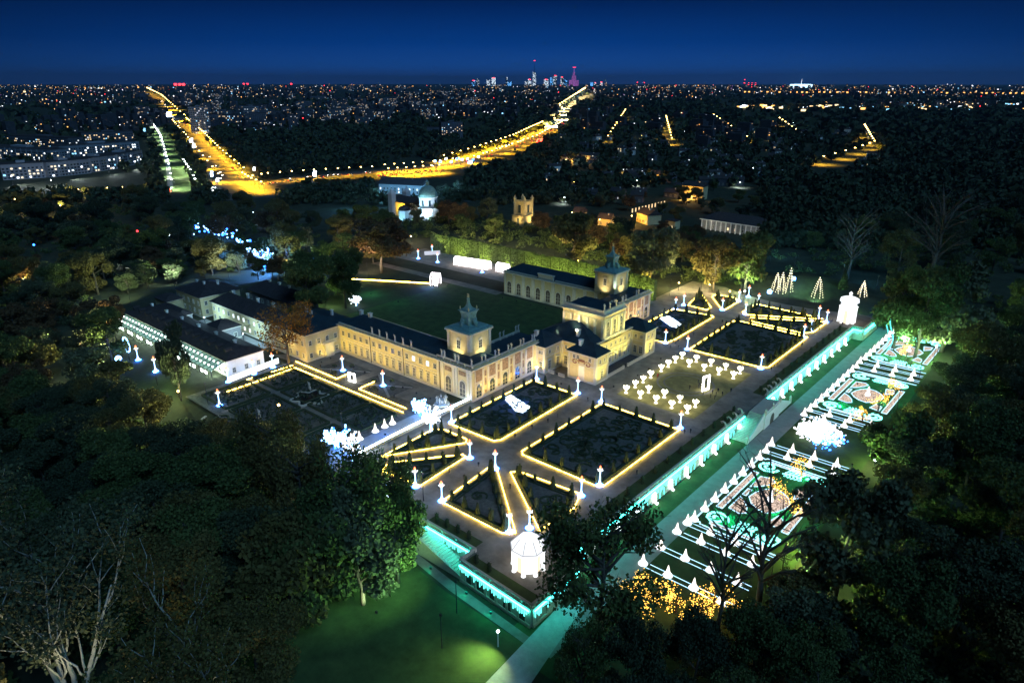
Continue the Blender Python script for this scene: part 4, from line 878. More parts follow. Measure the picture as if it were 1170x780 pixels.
def ring_sheet(name, cx, cy_, r0, r1, z, m, n=48):
    b = MB(); b.add([(cx + r * math.cos(2 * math.pi * i / n), cy_ + r * math.sin(2 * math.pi * i / n), z) for r in (r0, r1) for i in range(n)], [(i, (i + 1) % n, (i + 1) % n + n, i + n) for i in range(n)]); b.f = [f[::-1] for f in b.f]
    return tag(b.build(name, m), kind='structure')
sheet('court_lawn', [(33.4, 36.6), (62.2, 36.6), (62.2, 83.4), (33.4, 83.4)], .006, M['court'] if 'court' in M else mat('thin_grass', (.22, .20, .075), .95, .35, .4))
ring_sheet('court_ring', 47.5, 60, 9.4, 10.2, .012, M['gravel']); ring_sheet('court_ring', 47.5, 60, 7.2, 7.8, .012, M['gravel'])
def frame(loc, w, h, rz, label, tilt=0):
    t = thing('frame_sculpture', label, 'light frame', loc, rz); b = MB(); k = .55
    for x0, x1, z0, z1 in ((-w / 2, -w / 2 + k, 0, h), (w / 2 - k, w / 2, 0, h), (-w / 2 + k, w / 2 - k, 0, k), (-w / 2 + k, w / 2 - k, h - k, h)): b.box(x0, x1, -.18, .18, z0, z1)
    for i in range(5):
        for x in (-w / 2 - .12, w / 2 + .12): b.ball((x, 0, h * (i + .5) / 5), .22, 0, 6, 4)
    b.build('frame', emis('frame_light', (1, .97, .9), 6), t)
frame((55.4, 59.2, .02), 3.2, 5.6, math.radians(72), 'tall white lit empty picture frame standing in the middle of the cup ring')
frame(tuple(at(402.4, 436)), 3.0, 3.4, math.radians(10), 'small white lit empty picture frame standing on the long walk')

# ------------------------------------------------------------------ light pavilions
E_kiosk = emis('pavilion_lights', (.95, .97, 1.0), 1.25); E_kd = emis('pavilion_inner', (1, .78, .5), .9, False)
def pavilion(cx, cy_, z, R0, H, label, crown=False):
    t = thing('light_pavilion', label, 'pavilion', (cx, cy_, z)); n = 8
    b = MB()
    for i in range(n):
        a = math.pi / 8 + i * math.pi / 4; x, y = cx + R0 * math.cos(a), cy_ + R0 * math.sin(a); b.lathe([(.55, z), (.4, z + .5), (.36, z + H * .55), (.55, z + H * .6)], x, y, 7)
    b.build('column', E_kiosk, t)
    b = MB(); b.lathe([(R0 * .82, z + .05), (R0 * .82, z + H * .6)], cx, cy_, n, 0, math.pi / 8); b.build('curtain', E_kiosk, t)
    b = MB()
    for i in range(n):
        a = i * math.pi / 4; r = R0 * .84 * math.cos(math.pi / 8) ; d = (-math.sin(a), math.cos(a)); o = (cx + r * math.cos(a) - d[0] * .7, cy_ + r * math.sin(a) - d[1] * .7)
        if i % 2 == 0: b.fbox((o, d), 0, 1.4, z + .1, z + H * .46, 0, .16)
    b.build('opening', E_kd, t)
    b = MB()
    if crown:
        b.lathe([(R0 * .95, z + H * .58), (R0 * 1.02, z + H * .64), (R0 * .86, z + H * .70), (R0 * 1.2, z + H * .78), (R0 * 1.12, z + H * .88), (R0 * .7, z + H * .93), (R0 * .2, z + H * .96)], cx, cy_, 12)
        b.lathe([(.9, z + H * .95), (.5, z + H * 1.02), (.85, z + H * 1.07), (.1, z + H * 1.14)], cx, cy_, 8)
    else:
        b.lathe([(R0 * 1.12, z + H * .6), (R0 * 1.12, z + H * .68), (R0 * .6, z + H * .93), (R0 * .45, z + H * .95)], cx, cy_, n, 0, math.pi / 8)
    b.build('roof', emis('pavilion_roof_lights', (.90, .95, 1.0), .95), t)
    if not crown:
        b = MB()
        for i in range(n):
            a0_, a1 = math.pi / 8 + i * math.pi / 4, math.pi / 8 + (i + 1) * math.pi / 4
            b.tube([(cx + R0 * 1.14 * math.cos(a0_), cy_ + R0 * 1.14 * math.sin(a0_), z + H * .67), (cx + R0 * 1.14 * math.cos(a1), cy_ + R0 * 1.14 * math.sin(a1), z + H * .67)], .14, 5)
            b.tube([(cx + R0 * 1.13 * math.cos(a0_), cy_ + R0 * 1.13 * math.sin(a0_), z + H * .685), (cx + R0 * .6 * math.cos(a0_), cy_ + R0 * .6 * math.sin(a0_), z + H * .945)], .12, 5)
        b.build('roof_rib', emis('rib_light', (.75, .78, .85), .42, False), t)
    return t
pavilion(66.4, -52.6, 0, 3.45, 8.4, 'white glowing octagonal light pavilion on the near bastion of the terrace')
pavilion(71.2, 168.2, 0, 3.4, 12.4, 'white glowing crowned light pavilion on the far bastion beside the mound', True)

# ------------------------------------------------------------------ trees made of light
def light_tree(loc, H, Rr, n, mname, label, twig, q, rise=.35):
    t = thing('light_tree', label, 'light sculpture', loc); b = MB(); lf = MB()
    b.tube([(loc[0], loc[1], loc[2]), (loc[0] + .1, loc[1], loc[2] + H * .4), (loc[0], loc[1] + .1, loc[2] + H * .6)], [.35, .25, .2], 6)
    for i in range(n):
        a = i * 6.283 / n + q.uniform(-.2, .2); k = q.uniform(.6, 1); z1 = loc[2] + H * q.uniform(.45, 1.0)
        e = Vector((loc[0] + Rr * k * math.cos(a), loc[1] + Rr * k * math.sin(a), z1))
        b.tube([(loc[0], loc[1], loc[2] + H * rise), ((loc[0] + e.x) / 2, (loc[1] + e.y) / 2, (loc[2] + H * rise + z1) / 2 + .5), tuple(e)], [.16, .13, .06], 5)
        for j in range(7):
            f = q.uniform(.35, 1.05); p = Vector((loc[0], loc[1], loc[2] + H * rise)).lerp(e, f) + Vector((q.gauss(0, .4), q.gauss(0, .4), q.gauss(0, .4)))
            lf.ball(p, q.uniform(.16, .42), 0, 5, 3)
    b.build('trunk', M[twig], t); lf.build('leaves', M[mname], t); return t
q = random.Random(21)
p = at(494, 492.6); light_tree((p.x - .6, p.y, 0), 8.0, 3.4, 26, 'E_white', 'big white blue light tree where the long walk meets the palace corner', 'E_cool', q)
p = at(480, 475); light_tree((p.x, p.y, 0), 5.0, 2.8, 18, 'E_cool', 'bluish light tree left of the big white one at the palace corner', 'E_blue', q)
p = at(402, 526); light_tree((p.x, p.y, 0), 8.0, 3.0, 22, 'E_white', 'white light tree at the south end of the blue walk', 'E_cool', q)
p = at(383, 512); light_tree((p.x, p.y, 0), 6.0, 4.0, 22, 'E_cool', 'blue light tree half behind dark foliage at the end of the blue walk', 'E_blue', q)
for (px, py), pw_ in (((484, 474), 1500), ((392, 518), 1500), ((440, 497), 700)):
    p = at(px, py); t = thing('floodlight', 'small added blue floodlight on the paving of the blue walk', 'floodlight', p, 0, 'blue floodlights'); kid('housing', FX, t); lamp('blue_lamp', 'POINT', (p.x, p.y, 3.5), pw_, (.05, .22, 1), t, None, rad=.6)  # lamps added to strengthen the blue glow of the rope beside the walk
# fountain figure group near the corner
sg = thing('fountain_group', 'white stone group of figures on a basin before the wing corner', 'statue', tuple(at(505, 462))); c = at(505, 462); b = MB(); b.lathe([(2.4, 0), (2.6, .5), (2.3, .6), (.8, .7), (.5, 1.6), (1.3, 1.9), (.3, 2.1)], c.x, c.y, 14); b.build('basin', M['white'], sg)
for i in range(5): o = kid('figure', ST, sg, (1.6 * math.cos(i * 1.26), 1.6 * math.sin(i * 1.26), .5), i * 1.26)
# cones of light
b = MB(); b.lathe([(.78, 0), (.72, .3), (.36, 1.5), (.1, 2.7), (.02, 2.9)], 0, 0, 9); LC = mesh_of(b, 'light_cone', M['E_cone'])
b = MB(); b.lathe([(1.15, 0), (1.0, .35), (.42, .5), (.4, .9)], 0, 0, 9); LB = mesh_of(b, 'pot', M['E_white'])
CONEK = Kind('light_cone', [('cone', LC), ('pot', LB)])
for (px, py) in ((401.7, 504), (411, 501.5), (429, 492.6), (439.7, 487.4), (448.5, 483.6)): p = at(px, py); CONEK.put('white glowing light cone in the row along the blue walk', 'light cone', p, 0, 'light cones along the blue walk', 1.0)
# light fence by the orangery
A, B = at(261.5, 437), at(318.6, 414.6); d = (B - A); ln = d.length; d.normalize(); ft = thing('light_fence', 'long white light screen with round arches by the orangery end', 'light fence', A); b = MB(); fr = ((A.x, A.y), (d.x, d.y))
b.fbox(fr, 0, ln, 1.5, 2.1, -.1, .1); b.fbox(fr, 0, ln, 0, .25, -.1, .1)
for i in range(9): s = ln * i / 8; b.fbox(fr, max(0, s - .25), min(ln, s + .25), 0.25, 1.5, -.1, .1)
b.build('frame', M['E_white'], ft); b = MB(); b.fbox(fr, 0.1, ln - .1, .3, 1.45, -.06, .06); b.build('lit_panel', E_cl := emis('lit_gauze', (.60, .80, 1), 1.6), ft)

# ------------------------------------------------------------------ light carpets of the lower garden
ZL = -4.93
def ribbon(pts, w, m, z=ZL, h=.1): b = MB(); b.strip([(p[0], p[1], z) for p in pts], w, h); return b
def carpet(y0, sgn, far, tagname, x0):
    """one panel, y from y0 in direction sgn (42 m long)"""
    def T(u, v): return (x0 + u + .0235 * (sgn * v), y0 + sgn * v)   # u across from the promenade, v along
    cyc = T(12, 21); r = thing('light_carpet', 'patterned carpet of lights on the lower lawn, %s' % tagname, 'light carpet', (cyc[0], cyc[1], -5))
    def fill(P_, m, z=ZL, h=.06):
        b = MB(); b.prism([T(*p) for p in P_], z - .04, z + h); return b
    pk = MB(); wl = MB()
    def field(P_):
        pk.merge(fill(P_, 0)); Q = [T(*p) for p in P_]; wl.strip([(x, y, ZL + .02) for x, y in Q + Q[:1]], .26, .12)
    field([(2.4, 9.5), (4.0, 9.5), (4.0, 33), (2.4, 33)])
    field([(5.2, 11), (8.2, 10.2), (9.6, 11.5), (8.8, 14), (7.0, 16.5), (5.2, 18)]); field([(5.2, 31.5), (8.2, 32.3), (9.6, 31), (8.8, 28.5), (7.0, 26), (5.2, 24.5)])
    field([(5.2, 19.4), (6.2, 19.4), (6.2, 23.1), (5.2, 23.1)])
    oct_ = [(12 + 4.6 * math.cos(t) * (1.12 if k % 3 == 0 else 1), 21.2 + 6.2 * math.sin(t) * (1.1 if k % 3 == 0 else 1)) for k, t in enumerate([math.pi / 12 + i * math.pi / 6 for i in range(12)])]
    field(oct_)
    field([(15.5, 11), (18.6, 10.2), (18.6, 14), (16.5, 16)]); field([(15.5, 31.5), (18.6, 32.3), (18.6, 28.5), (16.5, 26)])
    field([(19.6, 9.5), (21.2, 9.5), (21.2, 33), (19.6, 33)])
    field([(4.5, 1.2), (18, 1.2), (18, 2.2), (4.5, 2.2)]); field([(4.5, 40.4), (18, 40.4), (18, 41.4), (4.5, 41.4)])
    pk.build('light_field', M['E_pink'], r); 
    for v in (4.6, 38.0):
        s_ = 1 if v < 20 else -1
        for u, kind in ((4.8, 's'), (11.9, 'l'), (18.6, 's')):
            ph = 0 if u < 12 else math.pi; cyw = MB()
            if kind == 's':   # scroll
                P_ = []
                for i in range(26): a = ph + i * .42; rr_ = 3.0 * (1 - i / 30); P_.append((u + rr_ * math.cos(a), v + s_ * rr_ * math.sin(a)))
                Q = [T(*p) for p in P_]; cyw.strip([(x, y, ZL + .01) for x, y in Q], .72, .12)
                for j in range(3):
                    a = ph + 3.4 + j * .7; Q = [T(u + rr2 * math.cos(a + .2 * k), v + s_ * rr2 * math.sin(a + .2 * k)) for k, rr2 in enumerate((1.4, 2.0, 2.6))]; cyw.strip([(x, y, ZL + .14) for x, y in Q], .5, .05)
            else:            # leaf
                Q = [T(u - 2.6, v - 1.0), T(u, v), T(u + 2.6, v + .6 * s_)]; cyw.strip([(x, y, ZL + .01) for x, y in Q], .55, .12)
                for k in range(5):
                    f = -2.0 + k * 1.0
                    for e in (-1, 1): Q = [T(u + f, v + .1 * f), T(u + f + .8, v + e * 1.7), T(u + f + .2, v + e * (2.7 - .2 * abs(k - 2)))]; cyw.strip([(x, y, ZL + .15 + .01 * k) for x, y in Q], .40, .05)
            cyw.build('scroll', M['E_cyan'], r)
    wl.strip([T(0.8, -.4) + (ZL,), T(.8, 42) + (ZL,)], .34, .16); 
    for v in (-.6, 42.4): wl.strip([T(.8, v) + (ZL + .003,), T(2.4, v + .8 * (1 if v < 0 else -1)) + (ZL + .003,), T(2.9, v) + (ZL + .003,), T(23, v) + (ZL + .003,)], .3, .16)
    b2 = wl.build('outline', M['E_rowb'], r)
    fg = MB(); p = T(12, 21.2); fg.lathe([(.9, -5), (.8, -4.0), (.3, -3.6), (.55, -2.8), (.2, -2.2), (.35, -1.8), (.05, -1.3)], p[0], p[1], 8); fg.build('fountain_figure', M['E_white'], r)
    for i in range(8): p = T(.8, .2 + i * 5.85); CONEK.put('white glowing light cone at the edge of the %s' % tagname, 'light cone', (p[0], p[1], -4.9), 0, 'light cones of the lower garden')
    return r
carpet(-6.3, 1, False, 'panel south of the bright light cluster', 83.0); carpet(81.8, 1, True, 'panel north of the bright light cluster', 85.0)
carpet(139.5, 1, True, 'farthest panel, toward the green lit trees', 86.4)
for y_, x_ in ((-1, 90), (10, 100), (22, 90), (33, 100), (88, 92), (100, 102), (111, 92), (121, 102), (150, 94), (165, 98)):
    t = thing('floodlight', 'small added teal floodlight on the lawn among the light carpets', 'floodlight', (x_, y_, -4.9), 0, 'added teal floodlights of the light carpets'); kid('housing', FX, t); lamp('teal_fill', 'POINT', (x_, y_, -2.6), 2000, (.0, 1, .60), t, None, rad=.4)  # floods added to deepen the green glow of the carpet lawn
def rows(ys_, x0, n, desc):
    r = thing('light_rows', 'parallel white light rows with cones %s' % desc, 'light rows', (x0 + 12, sum(ys_) / len(ys_), -5)); b = MB()
    for i, y in enumerate(ys_):
        b.strip([(x0, y, ZL), (x0 + 23, y, ZL)], .13, .10); b.strip([(x0 + (2 if i % 2 else 0), y + 1.6, ZL), (x0 + 23, y + 1.6, ZL)], .11, .12)
    b.build('light_row', M['E_rowb'], r)
    for i, y in enumerate(ys_):
        for k in range(4): CONEK.put('white glowing light cone on the light rows %s' % desc, 'light cone', (x0 + .5 + k * 6.4 + (0 if i % 2 else .3), y + .8, -4.9), 0, 'light cones of the lower garden')
rows([-9.5, -14.5], 82.4, 4, 'at the south end of the near carpet'); rows([-22.6, -30.5], 82.0, 4, 'between the two nearest carpets'); rows([39.2, 44.4], 84.0, 4, 'between the near carpet and the bright cluster')
rows([76.6, 71.8], 84.8, 4, 'between the bright cluster and the far carpet'); rows([127.5, 133.5], 86.2, 4, 'between the two far carpets')
# bright light cluster: a bush of lights
t = thing('light_cluster', 'blinding white bush of lights in the middle of the lower garden', 'light sculpture', (94.5, 58.5, -5)); b = MB(); bl = MB(); q = random.Random(8)
for i in range(34):
    a = q.uniform(0, 6.283); k = math.sqrt(q.uniform(0, 1)) * 6.8; h = 6.6 * (1 - (k / 8) ** 2) * q.uniform(.55, 1.1) + .6; x, y = 94.5 + k * math.cos(a), 58.5 + k * 1.0 * math.sin(a)
    b.tube([(94.5 + k * .3 * math.cos(a), 58.5 + k * .3 * math.sin(a), -5), (x, y, -5 + h * .7), (x, y, -5 + h)], [.2, .3, .05], 5)
    for j in range(16): bb = (b if q.random() < .75 or x < 95 else bl); bb.ball((x + q.gauss(0, .8), y + q.gauss(0, .8), -5 + h * q.uniform(.25, 1)), q.uniform(.18, .46), 0, 5, 3)
for i in range(120): bl.ball((98 + q.gauss(0, 2.0), 57 + q.gauss(0, 2.6), -4.6 + abs(q.gauss(0, 1.6))), q.uniform(.12, .28), 0, 5, 3)
b.build('white_lights', M['E_white'], t); bl.build('blue_lights', M['E_blue'], t)
# fairy lit little trees in the lower garden behind the foliage
def fairy(loc, H, Rr, n, mname, label, cat='fairy lit tree', br=.075):
    t = thing('fairy_tree', label, cat, loc, 0, 'fairy lit trees'); b = MB(); q = random.Random(int(loc[0] * 13 + loc[1])); tr_ = MB(); tr_.tube([loc, (loc[0], loc[1], loc[2] + H * .85)], [.3, .08], 6)
    for i in range(7): a = i * .9; tr_.tube([(loc[0], loc[1], loc[2] + H * .35), (loc[0] + Rr * .7 * math.cos(a), loc[1] + Rr * .7 * math.sin(a), loc[2] + H * q.uniform(.5, .9))], [.12, .04], 5)
    lob = [(q.uniform(-1, 1) * Rr * .8, q.uniform(-1, 1) * Rr * .8, H * q.uniform(.25, 1.05), q.uniform(.5, 1.3)) for _ in range(9)]
    for i in range(n):
        lx, ly, lz, ls = q.choice(lob); b.ball((loc[0] + lx + q.gauss(0, ls * .7), loc[1] + ly + q.gauss(0, ls * .7), loc[2] + max(.3, lz + q.gauss(0, ls * .6))), br * q.uniform(.7, 1.6), 0, 4, 3)
    tr_.build('trunk', M['bark'], t); b.build('fairy_lights', M[mname], t)
for (px, py), s_, w_ in (((1003, 470), 3.4, 'right of the far carpet'), ((1022, 452), 3.2, 'at the far edge of the far carpet'), ((985, 482), 2.6, 'at the near edge of the far carpet'), ((905, 590), 3.6, 'right of the near carpet'), ((885, 570), 3.0, 'at the inner edge of the near carpet'), ((735, 700), 3.8, 'behind the dark tree at the bottom'), ((750, 690), 3.6, 'among dark foliage at the bottom'), ((915, 545), 2.8, 'at the top corner of the near carpet'), ((800, 705), 3.0, 'at the bottom between dark trees'), ((1035, 410), 3.0, 'at the farthest carpet'), ((722, 686), 3.4, 'left of the bare dark trees at the bottom'), ((815, 694), 3.2, 'under the bare dark trees at the bottom'), ((838, 708), 3.4, 'right of the bare thin tree at the bottom'), ((772, 700), 3.2, 'above the dense dark trees at the bottom')):
    p = at(px, py, -5); fairy((p.x, p.y, -5), s_ * 1.7, s_ * .85, 210, 'E_gold', 'small tree wrapped in gold fairy lights %s' % w_)
for (px, py), h, w_, wd_ in (((887, 326), 9, 2.3, 'leftmost of the group on the mound'), ((893, 327), 10.5, 2.3, 'in the middle of the group on the mound'), ((902, 324), 12, 2.0, 'rightmost of the group on the mound'), ((935.5, 327.5), 10, 2.6, 'standing alone on the crest of the mound'), ((985, 336.5), 7.6, 2.2, 'at the right foot of the mound')):
    p = at(px, py, 0); z = gh(p.x, p.y); p = at(px, py, z); z = gh(p.x, p.y); c = (p.x, p.y, z)
    t = thing('string_light_tree', 'conical tree of warm white light strings %s' % wd_, 'light tree', c, 0, 'string light trees on the mound'); b = MB(); q = random.Random(int(px))
    for i in range(6):
        a = i * 2 * math.pi / 6 + .3
        for j in range(10): k = j / 9; b.ball((c[0] + w_ * (1 - k) ** .75 * math.cos(a) + q.gauss(0, .08), c[1] + w_ * (1 - k) ** .75 * math.sin(a) + q.gauss(0, .08), z + .3 + h * .97 * k), .17, 0, 5, 3)
    b.build('bulbs', emis('string_bulb', (1, .86, .55), 3), t); b = MB(); b.tube([c, (c[0], c[1], z + h)], [.14, .06], 6); b.build('pole', M['metal'], t)
flood(52, 186, gh(52, 186) + .05, (44, 210, 5), 9000, (.4, 1, .5), 'small green floodlight at the near foot of the mound', 120, .9, 'green floodlights of the mound'); flood(72, 192, gh(72, 192) + .05, (62, 208, 3), 3600, (.5, 1, .3), 'small green floodlight at the right foot of the mound', 120, .9, 'green floodlights of the mound')
# light tunnels and the arch behind the forecourt
def tunnel(A, B, wd, h, label):
    d = B - A; ln = d.length; d.normalize(); t = thing('light_tunnel', label, 'light tunnel', A); b = MB(); nrm = Vector((d.y, -d.x, 0)); n = 8
    k = max(2, int(ln / 1.0)); lon = MB()
    prof = [(-wd / 2, 0), (-wd / 2, h * .6)] + [(-wd / 2 * math.cos(math.pi * i / n), h * .6 + h * .4 * math.sin(math.pi * i / n)) for i in range(1, n)] + [(wd / 2, h * .6), (wd / 2, 0)]
    for i in range(k + 1):
        o = A + d * (ln * i / k); b.tube([o + nrm * x + Vector((0, 0, z)) for x, z in prof], .2, 5)
    for x, z in prof[1::2]: lon.tube([A + nrm * x + Vector((0, 0, z)), B + nrm * x + Vector((0, 0, z))], .16, 5)
    b.build('hoop', emis('tunnel_light', (1, .90, .94), 5), t); lon.build('rail', emis('tunnel_rail', (.95, .9, 1), 4), t)
tunnel(at(521, 301.5), at(559, 307.5), 4.0, 4.6, 'long white light tunnel on the lawn behind the forecourt'); tunnel(at(569, 309), at(580, 311), 4.0, 4.6, 'short white light tunnel by the end of the north wing')
A, B = at(494, 324.5), at(508, 325.5); tunnel(A, A + (B - A) * .55, 5.4, 6.2, 'white light gateway arch at the rim of the forecourt lawn')
t = thing('floodlight', 'small blue floodlight on the grass beside the white gateway arch', 'floodlight', A, 0, 'blue floodlights'); kid('housing', FX, t); lamp('blue_lamp', 'POINT', (A.x + 3, A.y - 6, 3), 2200, (.12, .3, 1), t, None, rad=.5)
path_rope('warm light line along the far edge of the forecourt lawn', [a0(391, 318.5), a0(430, 320.5), a0(465, 322.5), a0(491, 324)], 'E_warm', .45, .03, .3)
A, B = at(485, 291.5), at(503, 290.5); t = thing('light_screen', 'low white lit screen between light pillars behind the forecourt', 'light fence', A); b = MB(); d = (B - A).normalized(); b.fbox(((A.x, A.y), (d.x, d.y)), 0, (B - A).length, 0, 2.4, -.1, .1); b.build('panel', emis('screen_light', (.8, .85, 1), .5), t)
# glowing things near the far bastion and the orangery lawn
for (px, py), z, s_, d in (((1000.5, 368), -5, 1.6, 'larger of two at the foot of the far bastion'), ((1006, 362), -5, 1.1, 'smaller of two at the foot of the far bastion'), ((879, 336), 0, 1.2, 'at the near foot of the mound'), ((907, 320), 7, .9, 'beside the string light trees on the mound'), ((136, 413), 0, 1.2, 'left end of the orangery lawn')):
    p = at(px, py, z); t = thing('light_ball', 'blue white glowing light ball %s' % d, 'light sculpture', p, 0, 'blue light balls'); b = MB(); b.ball((p.x, p.y, p.z + s_), s_, 0, 10, 7); b.build('globe', M['E_cool'], t); b = MB(); b.lathe([(s_ * 1.1, p.z), (s_ * .9, p.z + .25)], p.x, p.y, 10); b.build('stand', M['E_blue'], t)
    lamp('ball_glow', 'POINT', (p.x, p.y, p.z + 2 * s_ + 2.5), 500, (.04, .2, 1), t, None, rad=.8)
# round arch of blue lights and lanterns by the veranda
p = at(146, 402); t = thing('light_wreath', 'round wreath of cool lights before the orangery veranda', 'light sculpture', p); b = MB()
for i in range(26): a = i * 2 * math.pi / 26; b.ball((p.x + 3.0 * math.cos(a), p.y, 3.1 + 3.0 * math.sin(a)), .26, 0, 6, 4)
b.build('bulbs', M['E_cool'], t)
# blue lit path through the woods west of the palace
for i in range(64):
    f = i / 63; px, py = 222 + 70 * f + 0, 266 + 26 * f + 4 * math.sin(9 * f); p = at(px, py); p.x += q.gauss(0, 2); p.y += q.gauss(0, 2)
    b = MB(); b.ball((p.x, p.y, 5 + q.uniform(-2, 5)), q.uniform(.3, .75), 0, 6, 4); o = b.build('hanging_light', M['E_cool'] if i % 3 else M['E_blue'], None, origin=(p.x, p.y, 0)); tag(o, 'small blue white light hanging in the dark trees along the woodland path', 'light', 'blue lights on the woodland path')
p = at(303, 308); light_tree((p.x, p.y, 0), 13, 6, 40, 'E_cool', 'tall blue white light sculpture among the dark trees left of the forecourt', 'E_blue', q, .1)
for (px, py), pw_ in (((303, 312), 42000), ((270, 290), 18000), ((246, 276), 12000), ((325, 300), 16000)):
    p = at(px, py); t = thing('floodlight', 'blue floodlight on the woodland path left of the forecourt', 'floodlight', p, 0, 'blue floodlights'); kid('housing', FX, t); lamp('blue_lamp', 'POINT', (p.x, p.y, 7), pw_, (.10, .32, 1), t, None, rad=1)
# lawn lamp and its light cone
p = at(569, 738, -5); t = thing('lawn_lamp', 'slim white pole lamp lighting the south lawn green', 'lamp', p); b = MB(); b.lathe([(.16, -5), (.1, -1.2)], p.x, p.y, 7); b.build('pole', M['white'], t); b = MB(); b.box(p.x - .14, p.x + .22, p.y - .2, p.y + .2, -1.25, -.95); b.build('lamp_head', M['E_headw'], t)
lamp('lawn_spot', 'SPOT', (p.x + .35, p.y - .5, -.9), 6500, (.62, .95, .30), t, (p.x - .3, p.y - 9.5, -5), 135, 1.0, .25)
# green floods added to strengthen the icicle light below the wall; forecourt lamps
for y in range(-40, 160, 16):
    if 44 < y < 74: continue
    flood(WX(y) + .8, y, -4.9, (WX(y) + 3.6, y, -5.4), 200, (.0, 1, .50), 'small added green floodlight at the foot of the long terrace wall', 150, .9, 'added green floodlights of the terrace wall')
for x, y in ((58, -63.6), (66, -64.6), (46, -63)): flood(x, y, -4.9, (x - .6, y - 4, -5.4), 210, (.0, 1, .50), 'small added green floodlight at the foot of the south bastion', 150, .9, 'added green floodlights of the terrace wall')
flood(44, -61.4, 2.2, (44, -58.2, -2.5), 800, (0, 1, .6), 'small green floodlight over the flight of steps', 140, .9, 'added green floodlights of the terrace wall') if 0 else None
for (px, py), pw_, c_ in (((424, 336), 1000, (.15, 1, .45)), ((455, 345), 250, (.1, .9, .6))):
    p = at(px, py); t = thing('floodlight', 'small green floodlight on the forecourt lawn', 'floodlight', p, 0, 'green floodlights of the forecourt'); kid('housing', FX, t); lamp('green_lamp', 'POINT', (p.x, p.y, 5), pw_, c_, t, None, rad=.6)
p = at(407, 349); light_tree((p.x, p.y, 0), 5.0, 3.0, 16, 'E_white', 'white and violet light tree at the west end of the forecourt', 'E_cool', q)

# ------------------------------------------------------------------ people on the walks
def person_mesh():
    bm_v = [(0, 0, .95), (0, 0, 1.2), (0, .01, 1.42), (0, 0, 1.52), (0, -.02, 1.68), (.11, 0, .9), (.12, -.02, .5), (.12, .02, .06), (.12, -.14, .04), (-.11, 0, .9), (-.13, .06, .5), (-.14, .12, .07), (-.14, -.03, .04),
            (.2, 0, 1.4), (.27, .03, 1.12), (.26, -.08, .88), (-.2, 0, 1.4), (-.27, .02, 1.12), (-.25, -.1, .9)]
    ed = [(0, 1), (1, 2), (2, 3), (3, 4), (0, 5), (5, 6), (6, 7), (7, 8), (0, 9), (9, 10), (10, 11), (11, 12), (2, 13), (13, 14), (14, 15), (2, 16), (16, 17), (17, 18)]
    rad = [.17, .17, .15, .06, .11, .1, .075, .05, .04, .1, .075, .05, .04, .075, .055, .045, .075, .055, .045]
    me = bpy.data.meshes.new('p'); me.from_pydata(bm_v, ed, []); ob = bpy.data.objects.new('p', me); COL.objects.link(ob)
    md = ob.modifiers.new('s', 'SKIN'); 
    for i, r_ in enumerate(rad): me.skin_vertices[0].data[i].radius = (r_, r_ * (.75 if i < 3 else 1))
    me.skin_vertices[0].data[0].use_root = True
    ob.modifiers.new('u', 'SUBSURF').levels = 1
    dg = bpy.context.evaluated_depsgraph_get(); m2 = bpy.data.meshes.new_from_object(ob.evaluated_get(dg)); bpy.data.objects.remove(ob)
    m2.materials.clear(); m2.materials.append(M['coat']); m2.materials.append(M['skin'])
    for pl in m2.polygons: pl.material_index = 1 if pl.center.z > 1.57 else 0
    return m2
PM = person_mesh(); PR = PM.copy(); PR.materials[0] = M['red']
for i, (px, py, d) in enumerate([(803.5, 451, 'left of the lit frame in the cup ring'), (814, 450, 'right beside the lit frame in the cup ring'), (816.5, 456, 'with the little crowd right of the lit frame'), (818, 452, 'with the little crowd right of the lit frame'), (825, 452, 'apart from the crowd, looking at the lit frame'), (835, 448, 'farthest right of the lit frame'),
        (751.5, 416 + 15, 'in a red coat between the cups'), (772, 394, 'at the corner of the northern glowing bed'), (769, 391.5, 'at the corner of the northern glowing bed'), (583, 558, 'on the walk between the two triangular beds'), (949, 369, 'before the far light pavilion'), (951, 367.5, 'before the far light pavilion'), (962, 372, 'before the far light pavilion'),
        (452, 465, 'on the long walk between the rope lights'), (374, 436, 'on the long walk near the frame'), (495, 329, 'on the lawn by the white gateway arch'), (501, 329.5, 'on the lawn by the white gateway arch'), (511, 329, 'on the lawn by the white gateway arch'), (621, 515, 'on the walk beside the largest dark bed')]):
    red_ = 'red' in d; o = kid('person', PR if red_ else PM, None, at(px, py, .0), rng.uniform(0, 6)); o.scale = (1.05,) * 3; tag(o, ('person standing %s' if red_ else 'person in dark clothes standing %s') % d, 'person', 'people on the walks')

q = random.Random(44)
for (x0, x1, y0, y1), n in (((26, 32, -10, 26), 5), ((24, 33, 84, 132), 6), ((64, 67, -10, 150), 8), ((25, 31, -45, -20), 4), ((-66, -14, -17.2, -14.5), 6), ((62, 66, 140, 170), 4), ((50, 60, 54, 64), 7)):
    for i in range(n): x, y = q.uniform(x0, x1), q.uniform(y0, y1); o = kid('person', PM, None, (x, y, .01), q.uniform(0, 6.28)); o.scale = (1.03,) * 3; tag(o, 'person in dark clothes strolling between the rope lights', 'person', 'strollers on the garden walks')
